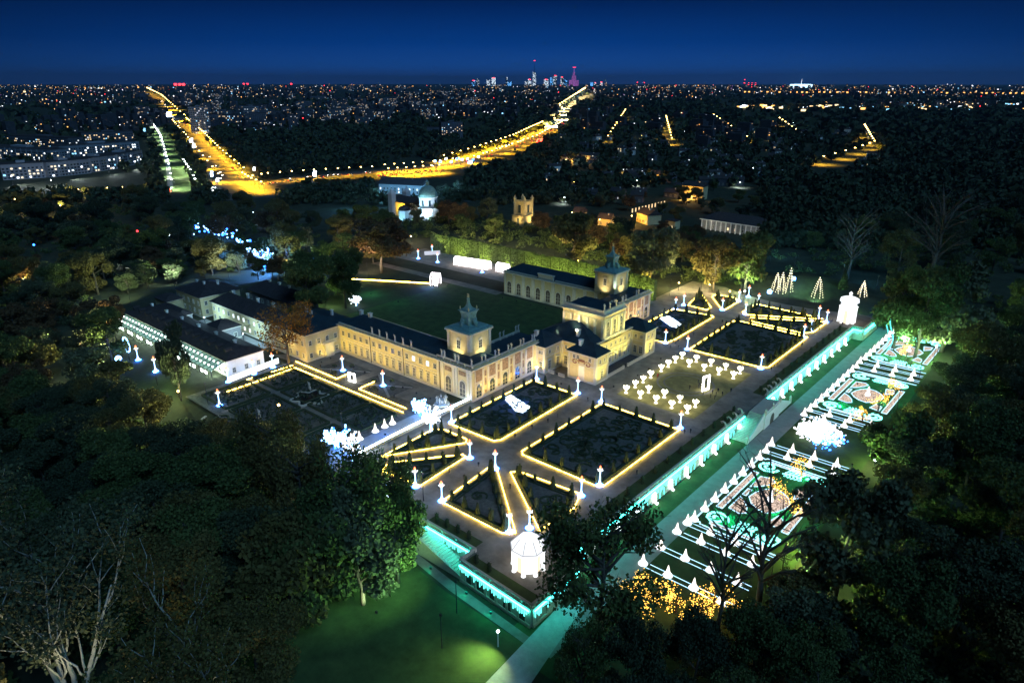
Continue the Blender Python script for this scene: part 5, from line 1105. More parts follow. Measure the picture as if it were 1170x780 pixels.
# ------------------------------------------------------------------ trees
LEAF = [leafmat('leaf_green', (.042, .072, .020), (.10, .12, .032)), leafmat('leaf_olive', (.080, .074, .020), (.15, .115, .034)), leafmat('leaf_rust', (.075, .040, .016), (.13, .075, .03)), leafmat('leaf_dark', (.030, .044, .022), (.062, .074, .032)), leafmat('leaf_pale', (.075, .085, .040), (.13, .14, .07)), leafmat('leaf_orange', (.20, .085, .015), (.34, .17, .03))]
def np_quads(pts, size, rs, flat=0.0):
    n = len(pts); u = rs.normal(size=(n, 3)); u[:, 2] *= (1 - flat); u /= np.linalg.norm(u, axis=1)[:, None]; w = np.cross(u, rs.normal(size=(n, 3))); w /= np.linalg.norm(w, axis=1)[:, None] + 1e-9
    s = (size * rs.uniform(.55, 1.35, n))[:, None]; e = lambda a, b: pts + u * s * a + w * s * b
    return np.stack([e(-1, -.65), e(.9, -.8), e(1.05, .55), e(-.8, .75)], 1).reshape(-1, 3)
def quad_mesh(name, V, m):
    n = len(V) // 4; me = bpy.data.meshes.new(name); me.vertices.add(4 * n); me.vertices.foreach_set('co', V.astype(np.float32).ravel())
    me.loops.add(4 * n); me.loops.foreach_set('vertex_index', np.arange(4 * n, dtype=np.int32)); me.polygons.add(n); me.polygons.foreach_set('loop_start', np.arange(0, 4 * n, 4, dtype=np.int32))
    me.update(calc_edges=True); me.materials.append(m); return me
def make_tree(seed, H, Rr, leaves, lsize, leaf, bark='bark', base=.28, density=1.0, droop=0.0, forks=6, up=(.25, .75)):
    q = random.Random(seed); rs = np.random.RandomState(seed); tb = MB()
    tr0 = H * .022 + .1; bend = [Vector((0, 0, -.4))]
    for i in range(1, 6): bend.append(Vector((q.gauss(0, .012 * H) * i / 3, q.gauss(0, .012 * H) * i / 3, H * .82 * i / 5)))
    tb.tube(bend, [tr0 * (1 - .16 * i) for i in range(6)], 7)
    ends = []
    for k in range(forks * 2 + 3):
        z0 = H * (base + (.9 - base) * q.uniform(0, .85)); i0 = min(4, int(z0 / (H * .82) * 5)); f = z0 / (H * .82) * 5 - i0; s0 = bend[i0].lerp(bend[i0 + 1], min(1, f))
        a = k * 2.4 + q.uniform(-.5, .5); zz = (z0 / H - base) / (1 - base); prof = math.sin(math.pi * min(1, .22 + .72 * zz)) ** .7
        ln = Rr * prof * q.uniform(.65, 1.05); up_ = q.uniform(*up) * ln
        mid = s0 + Vector((math.cos(a) * ln * .5, math.sin(a) * ln * .5, up_ * .6)); e = s0 + Vector((math.cos(a) * ln, math.sin(a) * ln, up_))
        tb.tube([s0, mid, e], [tr0 * .42, tr0 * .26, tr0 * .07], 5); ends += [(mid, ln * .42), (e, ln * .46)]
        for j in range(3):
            b_ = a + q.uniform(-1, 1); e2 = mid + Vector((math.cos(b_) * ln * .45, math.sin(b_) * ln * .45, q.uniform(.1, .6) * ln * .6)); tb.tube([mid, e2], [tr0 * .16, tr0 * .05], 4); ends.append((e2, ln * .38))
            for jj in range(2): e3 = e2 + Vector((q.gauss(0, .2) * ln, q.gauss(0, .2) * ln, q.uniform(.05, .35) * ln)); tb.tube([e2, e3], [tr0 * .06, tr0 * .02], 3)
    ends.append((bend[-1] + Vector((0, 0, H * .08)), Rr * .42))
    pts = []
    if leaves:
        wts = np.array([max(.6, e[1]) ** 2 for e in ends]); wts /= wts.sum(); per = (wts * leaves).astype(int)
        for (c, r), n in zip(ends, per):
            if q.random() > density or n < 2: continue
            d = rs.normal(size=(n, 3)); d /= np.linalg.norm(d, axis=1)[:, None]; rr_ = max(.9, r) * rs.uniform(.25, 1.0, n)[:, None] ** .6
            p = np.array(c[:]) + d * rr_ * np.array([1, 1, .72]); 
            if droop: p[:, 2] -= droop * rs.uniform(0, 1, n) ** 2 * H * .25
            pts.append(p)
        V = np_quads(np.concatenate(pts), lsize, rs); crown = quad_mesh('crown', V, leaf)
    else: crown = None
    return [('trunk', mesh_of(tb, 'trunk', M[bark], True))] + ([('crown', crown)] if crown else [])
def make_conifer(seed, H, Rr, n, ls, leaf):
    rs = np.random.RandomState(seed); z = rs.uniform(.06, 1, n); a = rs.uniform(0, 6.283, n); lay = np.floor(z * 11) / 11; r = Rr * (1 - z) * (1.1 - 2.2 * (z - lay)) * rs.uniform(.4, 1.0, n) ** .5 + .1
    V = np_quads(np.stack([r * np.cos(a), r * np.sin(a), z * H], 1), ls, rs); tb = MB(); tb.tube([(0, 0, -.3), (0, 0, H * .95)], [.28, .05], 6); return [('trunk', mesh_of(tb, 'trunk', M['bark'], True)), ('crown', quad_mesh('crown', V, leaf))]
BIG = [make_tree(i, 19 + i % 3 * 2, 7.4, 19000, .21, LEAF[[0, 1, 3, 0, 3, 1][i]], base=.13, density=.95, droop=.2 * (i % 2)) for i in range(6)]
MIDT = [make_tree(20 + i, 15, 6.0, 8000, .27, LEAF[[0, 1, 2, 3, 4][i]], base=.16, density=.94) for i in range(5)]
BARE = [make_tree(40 + i, 19, 7.0, 0, .3, None, 'bark', .3, forks=9, up=(.6, 1.3)) for i in range(2)]
THIN = [make_tree(50 + i, 20, 6.4, 7000, .17, LEAF[[4, 0][i]], ['palebark', 'bark'][i], .25, density=.75, forks=8) for i in range(2)]
CONF = [make_conifer(60, 14, 3.6, 5000, .26, LEAF[3])]
K_BIG = [Kind('broadleaf_tree', p) for p in BIG]; K_MID = [Kind('broadleaf_tree', p) for p in MIDT]; K_BARE = [Kind('bare_tree', p) for p in BARE]; K_THIN = [Kind('broadleaf_tree', p) for p in THIN]; K_CON = [Kind('conifer', p) for p in CONF]
def fork_tree(seed, H, leaf, bark):
    q = random.Random(seed); rs = np.random.RandomState(seed); tb = MB(); pts = []
    def limb(p, d, ln, r, lev):
        P_ = [Vector(p)]; dd = Vector(d).normalized(); n = 6
        for i in range(n): dd = (dd + Vector((q.gauss(0, .13), q.gauss(0, .13), .10 + q.gauss(0, .05)))).normalized(); P_.append(P_[-1] + dd * ln / n)
        tb.tube(P_, [r * (1 - .8 * i / n) + .012 for i in range(n + 1)], 6 if lev < 2 else 4)
        if lev >= 3 or (lev == 2 and P_[-1].z > H * .72):
            for k in (4, 6):
                m_ = 46 if lev == 2 else 60; g_ = rs.normal(size=(m_, 3)) * np.array([.6, .6, .7]); pts.append(np.array(P_[k][:]) + g_)
        if lev < 3:
            for k in range(5 if lev else 3):
                j = q.randint(2, n); a = q.uniform(0, 6.28); nd = (dd * .8 + Vector((math.cos(a) * .75, math.sin(a) * .75, .35))).normalized(); limb(P_[j], nd, ln * q.uniform(.42, .62), r * .42, lev + 1)
    for a, t_ in ((.3, .10), (2.2, .38), (4.4, .42), (5.5, .22)): limb((0, 0, -.3), (math.cos(a) * t_, math.sin(a) * t_, 1), H * q.uniform(.66, .8), .30, 1)
    return [('trunk', mesh_of(tb, 'trunk', M[bark], True)), ('crown', quad_mesh('crown', np_quads(np.concatenate(pts), .13, rs), leaf))]
FORK = Kind('forked_tree', fork_tree(81, 20, LEAF[4], 'palebark')); FORK2 = Kind('broadleaf_tree', fork_tree(83, 18, LEAF[1], 'palebark'))
WILL = [Kind('broadleaf_tree', make_tree(90 + i, 20, 6.6, 22000, .19, LEAF[[0, 1, 0][i]], 'bark', .12, density=.9, droop=1.1, forks=9)) for i in range(3)]
ORANGE = Kind('broadleaf_tree', make_tree(70, 12, 6.2, 3000, .17, LEAF[5], 'bark', .25, density=.8, forks=8)); SIL = Kind('broadleaf_tree', make_tree(72, 20, 7.0, 12000, .20, LEAF[0], 'bark', .2, density=.6, forks=12)); PALEBARE = Kind('bare_tree', make_tree(71, 20, 6.5, 17000, .14, LEAF[4], 'palebark', .22, density=.85, forks=9, up=(.9, 1.7)))
ntree = [0]
TP = []
def tree(k, loc, label, group, s=1.0, sz=None, cat='tree'):
    z = gh(loc[0], loc[1]); ntree[0] += 1; TP.append((loc[0], loc[1]))
    return k.put(label, cat, (loc[0], loc[1], z - .1), rng.uniform(0, 6.28), group, (s, s, sz or s))
def tpx(k, px, py, z, label, group=None, H=None, top=None, s=None, w=None):
    """a tree standing at photo position px,py with its top at photo row top"""
    p = at(px, py, z); h = 1.0
    if top is not None:
        lo, hi = 1, 60
        for _ in range(30):
            m_ = (lo + hi) / 2
            if pj(p.x, p.y, z + m_)[1] > top: lo = m_
            else: hi = m_
        H = lo
    return p, H
def special(k, H0, px, py, z, top, label, wide=1.0, group=None):
    p, H = tpx(k, px, py, z, label, top=top); s = H / H0; ntree[0] += 1; TP.append((p.x, p.y)); return k.put(label, 'tree', (p.x, p.y, z - .1), rng.uniform(0, 6.28), group, (s * wide, s * wide, s))
# trees that stand out one by one
special(SIL, 20, 683, 752, -5, 572, 'tall dark tree in front of the turquoise lit wall beside the near light pavilion', .82)
special(K_BARE[0], 17.5, 862, 712, -5, 560, 'bare dark branching tree in front of the near light carpet', .8)
special(K_BARE[1], 17.5, 818, 735, -5, 590, 'bare thin tree left of the branching one, before the light rows', .6)
special(FORK, 19.5, 90, 815, -5, 612, 'sparse tree with pale forked trunk in the lower left corner', 1.0)
special(FORK2, 17.5, 222, 870, -5, 708, 'pale leaved tree right of the forked pale trunk at the bottom', 1.0)
special(WILL[1], 19.5, 322, 585, -3, 468, 'olive brown tree standing before the unlit rose garden', .72)
special(WILL[0], 19.5, 395, 668, -5, 515, 'big green tree left of the garden steps', .75)
special(WILL[2], 19.5, 440, 630, -5, 512, 'big green tree touching the corner of the terrace by the garden steps', .66)
special(WILL[1], 19.5, 352, 640, -5, 505, 'tall olive tree between the dark wood and the garden steps', .62)
special(K_MID[3], 13.5, 207, 455, 0, 380, 'dark tree in front of the lit orangery veranda', .42)
special(ORANGE, 11, 330, 415, 0, 358, 'orange leaved tree lit golden in front of the corner pavilion', .95)
special(K_MID[4], 13.5, 952, 690, -5, 572, 'yellow green tree lit from below right of the near light carpet', .8)
special(K_MID[0], 13.5, 1016, 552, -5, 480, 'green tree lit beside the far light carpet', .9)
special(K_BIG[0], 19.5, 1045, 408, -5, 300, 'big pale tree lit green at the far end of the lower garden', .7)
special(K_MID[4], 13.5, 1075, 402, -5, 320, 'light green tree right of the big pale one at the end of the lower garden', .95)
special(K_MID[0], 13.5, 1020, 398, -5, 322, 'green lit tree with turquoise strings left of the big pale one', .8)
special(K_BARE[0], 17.5, 1060, 330, 0, 232, 'ghostly bare spreading tree in the blue dark wood', 1.1)
special(K_BARE[1], 17.5, 968, 320, 0, 250, 'ghostly bare tree behind the mound', .9)
special(K_CON[0], 13.5, 962, 334, 2, 308, 'small grey conifer on the mound behind the far light pavilion', 1.0)
special(K_MID[0], 13.5, 850, 336, 0, 272, 'green lit park tree by the orange lamp at the hedge end', .85)
special(K_MID[1], 13.5, 815, 333, 0, 275, 'brownish park tree beside the orange lamp', .9)
special(K_MID[4], 13.5, 742, 330, 0, 270, 'yellow lit park tree behind the north tower', .9)
special(K_MID[1], 13.5, 655, 305, 0, 250, 'olive lit park tree behind the hedge, left of the yellow lit one', .95)
special(K_BIG[0], 19.5, 355, 375, 0, 292, 'broad green lit tree behind the corner pavilion roof', .85)
special(K_BIG[3], 19.5, 395, 352, 0, 282, 'dark green tree at the edge of the forecourt lawn', .8)
special(K_MID[2], 13.5, 436, 312, 0, 260, 'rust brown tree behind the warm light line of the forecourt', 1.2)
special(SIL, 20, 662, 815, -5, 712, 'leafy tree at the bottom edge right of the pale south path', .6)
special(K_BIG[2], 21, 718, 822, -5, 716, 'dense dark tree at the bottom edge, left of the gold fairy lights', .62)
special(K_BIG[4], 19.5, 790, 806, -5, 712, 'dense dark tree at the bottom edge below the light rows', .7)
special(K_BIG[3], 19.5, 855, 800, -5, 694, 'dense dark tree at the bottom edge under the bare branching tree', .7)
for i, (px, py, tp, w_) in enumerate(((372, 705, 602, 'below the big green tree left of the steps'), (415, 690, 592, 'at the lawn edge below the terrace tree'), (455, 665, 588, 'nearest the foot of the garden steps'), (338, 722, 612, 'at the lawn edge by the dark wood'))): special(K_MID[(0, 4, 0, 1)[i]], 13.5, px, py, -5, tp, 'green lit bushy tree %s' % w_, .8)
def near_any(x, y, d):
    return any((x - a) ** 2 + (y - b_) ** 2 < d * d for a, b_ in TP)
def zone(poly, n, d, kinds, label, group, z=0, smin=.8, smax=1.15, seed=1):
    q = random.Random(seed); xs_ = [p[0] for p in poly]; ys_ = [p[1] for p in poly]; got = 0; tries = 0
    wp = [at(x, y, z) for x, y in poly]; W2 = [(p.x, p.y) for p in wp]; xs_ = [p[0] for p in W2]; ys_ = [p[1] for p in W2]
    while got < n and tries < 6000:
        tries += 1; x, y = q.uniform(min(xs_), max(xs_)), q.uniform(min(ys_), max(ys_))
        if not inpoly(x, y, W2) or near_any(x, y, d): continue
        s = q.uniform(smin, smax); tree(q.choice(kinds), (x, y), label, group, s, s * q.uniform(.9, 1.12)); got += 1
    return got
LW = 'trees of the dark wood left of the gardens'; RW = 'trees of the dark wood right of the lower garden'
for (x0, y0, x1, y1) in ((490, 252, 490, 290), (460, 245, 465, 285), (478, 262, 480, 300), (598, 257, 600, 280), (590, 257, 592, 275), (836, 266, 840, 285), (815, 266, 815, 282)):
    for i in range(6): p = at(x0 + (x1 - x0) * i / 5, y0 + (y1 - y0) * i / 5); TP.append((p.x, p.y))
for px in range(40, 260, 22):
    for py in range(812, 980, 24): p = at(px, py, -5); TP.append((p.x, p.y))
cnt = []
cnt.append(zone([(-60, 640), (60, 600), (180, 585), (300, 600), (335, 700), (325, 800), (300, 940), (-100, 900)], 24, 9.0, K_BIG + K_THIN[1:], 'dark tree in the unlit wood filling the lower left corner', LW, -4, seed=2))
cnt.append(zone([(-40, 480), (120, 470), (225, 500), (300, 545), (310, 600), (180, 580), (60, 595), (-60, 640)], 27, 10.0, K_BIG + K_MID[3:4], 'dark tree in the unlit wood left of the rose garden', LW, -1, .75, 1.0, seed=3))
cnt.append(zone([(-20, 300), (130, 330), (128, 420), (215, 465), (225, 496), (120, 466), (-40, 476)], 36, 10, K_MID + K_BIG[:2], 'tree in the dim park beyond the left end of the orangery', LW, 0, seed=4))
cnt.append(zone([(0, 250), (190, 238), (300, 255), (420, 262), (450, 292), (380, 318), (355, 335), (310, 318), (262, 312), (205, 318), (130, 325), (-20, 296)], 64, 9.4, K_MID + K_BIG, 'tree in the dim park behind the service buildings', LW, 0, seed=5))
cnt.append(zone([(128, 302), (232, 296), (240, 316), (200, 330), (150, 338), (128, 336)], 18, 7.5, K_MID, 'tree between the orangery end and the blue lit wood', LW, 0, .6, .9, seed=23))
for i, px in enumerate((352, 368, 386, 402, 420)): special(K_MID[i % 4], 13.5, px, 215 + (i * 7) % 4, 0, 204 + (i * 5) % 4, 'dark tree standing before the orange lit cross road', 1.3, 'trees before the cross road')
cnt.append(zone([(205, 302), (262, 294), (320, 300), (345, 316), (300, 324), (255, 312), (205, 322)], 14, 8.0, K_MID, 'tree in the blue lit wood behind the service buildings', LW, 0, .6, .85, seed=22))
cnt.append(zone([(455, 270), (520, 268), (640, 285), (745, 320), (860, 326), (880, 300), (780, 286), (640, 262), (520, 248), (462, 250)], 34, 9.5, K_MID, 'park tree in the row behind the tall clipped hedge', 'park trees behind the hedge', 0, seed=6))
cnt.append(zone([(925, 720), (985, 650), (1030, 575), (1060, 520), (1085, 440), (1200, 430), (1240, 880), (930, 880)], 28, 10.0, K_BIG, 'dark tree in the unlit wood filling the lower right corner', RW, -5, seed=7))
cnt.append(zone([(690, 800), (790, 790), (880, 770), (930, 770), (930, 860), (690, 880)], 6, 8.0, K_BIG[2:5] + K_THIN[1:], 'dark tree at the bottom edge between the south path and the light carpets', RW, -5, .6, .85, seed=8))
cnt.append(zone([(1075, 400), (1090, 330), (1010, 312), (900, 318), (880, 292), (1000, 262), (1200, 240), (1200, 430)], 24, 13.0, K_BIG + K_MID[:1], 'tree in the blue dark wood behind the mound', RW, 0, seed=9))
for hx, hy in ((733, 255), (790, 228), (690, 258), (654, 188), (672, 186), (748, 208), (660, 250), (765, 262), (740, 240), (836, 258), (815, 262), (860, 262)): p = at(hx, hy); TP += [(p.x, p.y), (p.x + 9, p.y + 6)]
cnt.append(zone([(610, 262), (650, 225), (700, 215), (760, 205), (860, 222), (885, 262), (880, 285), (800, 285), (700, 272)], 26, 12.0, K_MID, 'tree among the houses behind the park', 'trees among the houses', 0, .6, .95, seed=12))
for i, (px, py) in enumerate(((446, 236), (456, 238), (468, 240), (505, 226), (515, 230), (524, 222), (500, 240))): special(K_THIN[0], 18.5, px, py, 0, py - 15, 'thin frosty tree lit blue white in the churchyard', 1.1, 'blue lit trees of the churchyard')
cnt.append(zone([(835, 725), (905, 690), (935, 715), (935, 810), (835, 810)], 9, 6.5, K_MID, 'dark bushy tree at the lower edge right of the light rows', RW, -5, .75, 1.0, seed=28))
print('TREES', ntree[0], cnt)
# park lamps, some of them added to light the trees
def park_light(px, py, z, col, pw_, label, h=3.5, em='E_head'):
    p = at(px, py, z); t = thing('park_lamp', label, 'lamp', p); b = MB(); b.lathe([(.13, p.z), (.08, p.z + h)], p.x, p.y, 6); b.build('pole', M['metal'], t); b = MB(); b.ball((p.x, p.y, p.z + h + .2), .34, 0, 8, 5); b.build('globe', M[em], t); lamp('park_bulb', 'POINT', (p.x, p.y, p.z + h + .9), pw_, col, t, None, rad=.4); return t
park_light(833, 341, 0, (1, .5, .1), 2600, 'orange park lamp under the trees at the hedge end'); park_light(736, 331, 0, (1, .75, .1), 5200, 'yellow park lamp under the yellow lit tree', 5); park_light(660, 308, 0, (1, .68, .1), 2200, 'yellow park lamp behind the left half of the hedge', 5); park_light(850, 342, 0, (.6, 1, .35), 3600, 'greenish park lamp at the foot of the green lit park tree', 4, 'E_headw')
park_light(918, 640, -5, (.75, 1, .2), 3600, 'added greenish lamp by the yellow green tree right of the near carpet', 2.5, 'E_headw'); park_light(998, 535, -5, (.7, 1, .3), 2500, 'added greenish lamp by the tree beside the far carpet', 2.5, 'E_headw'); park_light(1030, 408, -5, (.4, 1, .55), 9000, 'added greenish lamp by the big pale tree', 7, 'E_headw'); park_light(1066, 412, -5, (.6, 1, .4), 9000, 'added greenish lamp by the light green tree at the garden end', 6, 'E_headw')  # lamps added before the trees to light their visible side
park_light(372, 352, 0, (.6, 1, .3), 2600, 'greenish lamp under the broad tree by the corner pavilion', 4, 'E_headw'); park_light(205, 455, 0, (1, .85, .2), 1100, 'yellow lamp on the lawn before the orangery', 2.5); park_light(110, 395, 0, (.8, 1, .4), 2600, 'greenish lamp in the park left of the orangery', 5, 'E_headw'); park_light(325, 512, -1, (1, .8, .4), 1500, 'yellow lamp in the crown edge of the olive brown tree', 14)
park_light(412, 640, -5, (.45, 1, .5), 1600, 'greenish lamp beneath the big tree left of the garden steps', 9, 'E_headw')
for (px, py) in ((20, 232), (72, 240), (92, 220), (142, 217), (125, 218)): tag(park_light(px, py + 8, 0, (1, .7, .2), 9000, 'yellow street lamp on the lane beyond the dim park', 9), group='lamps on the lane beyond the dim park')
for i, (px, py, c_) in enumerate(((520, 284, (1, .9, .5)), (560, 287, (1, .85, .4)), (600, 297, (1, .8, .35)), (640, 303, (1, .8, .3)), (700, 322, (.9, 1, .35)), (775, 332, (1, .85, .4)), (810, 334, (1, .8, .4)), (470, 277, (1, .8, .55)))): tag(park_light(px, py, 0, c_, 3800, 'added dim park lamp under the trees behind the tall hedge', 4), group='added park lamps behind the hedge')  # lamps added to light the trees behind the hedge
for i, (px, py, c_, pw_) in enumerate(((60, 400, (.8, 1, .55), 2600), (150, 300, (.8, .95, .9), 3000), (290, 250, (.55, .8, 1), 4000), (180, 440, (.5, 1, .35), 1500), (400, 285, (1, .8, .6), 2600), (340, 300, (.6, .85, 1), 3000), (30, 330, (1, .75, .3), 2600))): tag(park_light(px, py, 0, c_, pw_ * 1.4, 'added dim lamp in the park left of the palace', 5, 'E_headw'), group='added lamps of the dim park')  # added lamps that brighten the trees of the left park
MAST = MB(); MAST.lathe([(.14, 0), (.08, 8.0)], 0, 0, 6); MAST = mesh_of(MAST, 'mast', M['metal'])
def wash(x, y, z, tx, ty, tz, pw_, col, label, group):  # mast floods added to light the woods in place of garden spill
    t = thing('added_mast_flood', label.replace('floodlight', 'mast floodlight'), 'floodlight', (x, y, z), 0, group); kid('mast', MAST, t); kid('housing', FX, t, (0, 0, 8))
    lamp('floodlight_lamp', 'SPOT', (x, y, z + 8.9), pw_ * 2.2, col, t, (tx, ty, tz), 120, .8, .3)
GW = 'added floodlights washing the woods'
def treeflood(px, py, z, tx, ty, tz, th, pw_, col, label):  # floods added to brighten single tree crowns
    p = at(px, py, z); tt = at(tx, ty, tz); flood(p.x, p.y, p.z, (tt.x, tt.y, tt.z + th), pw_, col, label, 90, .8, None)
a, t_ = at(505, 740, -5), at(380, 660, -5); wash(a.x, a.y, -5, t_.x, t_.y, 14, 3500, (.40, 1, .42), 'floodlight on the south lawn aimed at the green trees by the steps', None)
treeflood(430, 700, -5, 380, 665, -5, 10, 5000, (.7, 1, .5), 'added floodlight on the south lawn aimed at the big tree left of the steps')
treeflood(372, 505, 0, 325, 560, -2, 14, 9000, (1, .84, .45), 'added floodlight in the rose garden aimed at the olive brown tree')
treeflood(352, 425, 0, 330, 415, 0, 5, 2600, (1, .72, .25), 'added floodlight on the walk aimed at the orange tree')
for px, tx, w_ in ((60, 95, 'pale forked tree'), (190, 225, 'pale leaved tree beside it')):
    a, t_ = at(px, 905, -5), at(tx, 815, -5); wash(a.x, a.y, -5, t_.x, t_.y, 22, 2200, (1, .98, .66), 'floodlight low in the corner aimed at the %s' % w_, None)
for (px, py), m_, w_ in (((43, 297), 'E_blue', 'blue lantern in the dark park at the left edge'), ((112, 256), 'E_blue', 'blue lantern under the lane of the dim park'), ((62, 337), 'E_cyanw', 'cyan lantern standing in for a blue roof at the left park edge'), ((92, 292), 'E_headw', 'white lantern in the middle of the dim park'), ((52, 327), 'E_headw', 'white lantern beside the cyan one'), ((196, 285), 'E_headw', 'white lantern before the blue woodland path'), ((160, 280), 'E_red', 'red lantern in the dim park'), ((410, 262), 'E_headw', 'white lantern under the churchyard trees'), ((322, 300), 'E_head', 'yellow lantern right of the tall blue light sculpture')):  # the cyan globe stands in for a blue roof
    p = at(px, py, 0); t = thing('lantern', w_, 'lamp', p); b = MB(); b.lathe([(.1, 0), (.07, 9)], p.x, p.y, 5); b.build('pole', M['metal'], t); b = MB(); b.ball((p.x, p.y, 9.3), .6, 0, 7, 5); b.build('globe', M[m_], t)
treeflood(640, 745, -5, 683, 752, -5, 7, 1500, (.5, 1, .6), 'added floodlight by the south path aimed at the tall dark tree')
for x, y, tx, ty, pw_ in ((-66, -58, -84, -84, 9000), (-40, -60, -46, -90, 12000), (-14, -60, -18, -88, 9000), (4, -60, -2, -86, 5000)): wash(x, y, gh(x, y), tx, ty, 9, pw_, (.88, 1, .50), 'floodlight at the garden edge washing the wood left of the gardens', GW)
for px, py, tx, ty, pw_, c_ in ((190, 432, 150, 470, 9000, (.62, 1, .4)), (150, 420, 90, 430, 12000, (.9, 1, .5)), (135, 400, 80, 395, 12000, (1, .9, .5)), (150, 350, 110, 335, 12000, (.8, 1, .6)), (200, 330, 180, 300, 12000, (.8, .95, .7)), (262, 320, 250, 295, 9000, (.7, .9, .9)), (335, 322, 345, 296, 12000, (.75, 1, .55)), (395, 335, 400, 292, 9000, (.7, 1, .5)), (420, 318, 440, 285, 9000, (1, .75, .6))):
    a, t_ = at(px, py), at(tx, ty); wash(a.x, a.y, 0, t_.x, t_.y, 9, pw_, c_, 'floodlight in the park washing the trees round the service buildings', GW)
for px, py, pw_, c_ in ((510, 281, 9000, (1, .85, .5)), (550, 288, 12000, (1, .88, .45)), (590, 296, 12000, (1, .86, .4)), (632, 307, 12000, (1, .86, .36)), (680, 318, 12000, (.98, .95, .36)), (720, 328, 14000, (1, .92, .3)), (765, 338, 14000, (1, .9, .38)), (800, 341, 9000, (1, .85, .4)), (845, 344, 12000, (.7, 1, .4))):
    a = at(px, py); wash(a.x, a.y, 0, a.x - 8, a.y + 26, 9, pw_, c_, 'floodlight behind the tall hedge washing the park trees', GW)
for y, pw_ in ((-20, 5000), (20, 6000), (60, 6000), (95, 6000), (130, 9000), (165, 12000), (190, 9000)): wash(108.5, y, -4.9, 126, y + 8, 6, pw_, (.55, 1, .42), 'floodlight at the lawn edge washing the wood right of the lower garden', GW)
for px, py, tx, ty in ((905, 322, 930, 290), (960, 332, 985, 295), (1000, 335, 1040, 300), (880, 300, 905, 275)):
    a, t_ = at(px, py), at(tx, ty); wash(a.x, a.y, gh(a.x, a.y), t_.x, t_.y, 8, 4000, (.10, .45, 1), 'added blue floodlight behind the mound washing the dark wood', GW)
a, t_ = at(893, 655, -5), at(952, 690, -5); wash(a.x, a.y, -5, t_.x, t_.y, 6, 6500, (.70, 1, .22), 'floodlight at the end of the light rows aimed at the yellow green tree', None)
a, t_ = at(968, 560, -5), at(1016, 552, -5); wash(a.x, a.y, -5, t_.x, t_.y, 6, 3500, (.6, 1, .35), 'floodlight by the bright cluster aimed at the green tree', None)
treeflood(1005, 420, -5, 1045, 408, -5, 16, 16000, (.45, 1, .55), 'added floodlight at the farthest carpet aimed at the big pale tree')
treeflood(1050, 425, -5, 1075, 402, -5, 12, 12000, (.6, 1, .4), 'added floodlight at the farthest carpet aimed at the light green tree')
treeflood(300, 428, 0, 325, 412, 0, 6, 2600, (1, .68, .2), 'added floodlight by the light fence aimed at the orange tree')
a = at(900, 345); wash(a.x, a.y, gh(a.x, a.y), 40, 214, 6, 6000, (.35, 1, .55), 'floodlight at the long wedge bed washing the grassy mound', GW)
for (px, py, z), (tx, ty, th), pw_, c_, w_ in (((522, 700, -5), (405, 655, 13), 6000, (.42, 1, .40), 'big green trees left of the garden steps'), ((484, 572, 0), (405, 612, 8), 6000, (.55, 1, .45), 'crowns over the head of the garden steps'), ((392, 500, 0), (322, 560, 12), 8000, (1, .84, .42), 'olive brown tree by the rose garden'), ((300, 500, 0), (265, 525, 8), 3600, (.85, .95, .5), 'wood edge by the round bed')):
    a, t_ = at(px, py, z), at(tx, ty, z); wash(a.x, a.y, gh(a.x, a.y), t_.x, t_.y, z + th, pw_, c_, 'floodlight washing the %s' % w_, None)
# low growth between the trees of the woods
rs = np.random.RandomState(15); cen = []; q = random.Random(19)
ZN = [([(-60, 480), (130, 470), (225, 500), (300, 545), (335, 640), (325, 760), (300, 900), (-100, 900)], -3), ([(-20, 235), (190, 238), (300, 255), (420, 262), (450, 290), (380, 318), (355, 335), (310, 318), (262, 312), (205, 318), (130, 335), (125, 420), (90, 470), (-40, 476)], 0), ([(940, 720), (995, 650), (1040, 575), (1070, 520), (1095, 440), (1200, 430), (1240, 880), (930, 880)], -5), ([(1090, 400), (1090, 330), (1010, 312), (905, 322), (880, 292), (1000, 262), (1200, 230), (1200, 430)], 0), ([(455, 275), (520, 272), (640, 290), (745, 322), (860, 328), (880, 300), (780, 286), (640, 262), (520, 248), (462, 250)], 0)]
for poly, z in ZN:
    W2 = [(p.x, p.y) for p in (at(x, y, z) for x, y in poly)]; x0, x1 = min(p[0] for p in W2), max(p[0] for p in W2); y0, y1 = min(p[1] for p in W2), max(p[1] for p in W2); k = 0
    while k < 620:
        x, y = q.uniform(x0, x1), q.uniform(y0, y1); k += 1
        if inpoly(x, y, W2): cen.append((x, y, gh(x, y)))
pts = []
for x, y, z in cen:
    n = 60; u = rs.normal(size=(n, 3)); u /= np.linalg.norm(u, axis=1)[:, None]; R_ = rs.uniform(2, 4.5); H = rs.uniform(2.0, 6.0); pts.append(np.array([x, y, z + H * .45]) + u * rs.uniform(.4, 1, n)[:, None] * np.array([R_, R_, H * .5]))
me = quad_mesh('undergrowth', np_quads(np.concatenate(pts), .42, rs), LEAF[0]); o = bpy.data.objects.new('undergrowth', me); COL.objects.link(o); tag(o, 'dark undergrowth of bushes and saplings between the trees of the woods', 'undergrowth', None, 'stuff')
# turquoise light strings in the tree at the end of the lower garden
p = at(1012, 398, -5); t = thing('light_string', 'turquoise string of lights hanging in the green lit tree at the garden end', 'light string', (p.x, p.y, -5)); b = MB(); q = random.Random(2)
for k in range(2):
    for i in range(26): f = i / 26; b.ball((p.x + 1.5 * k + math.sin(f * 5) * 1.2, p.y - 4.5, -4 + f * 14), .24, 0, 5, 3)
b.build('bulbs', M['E_icicle'], t)
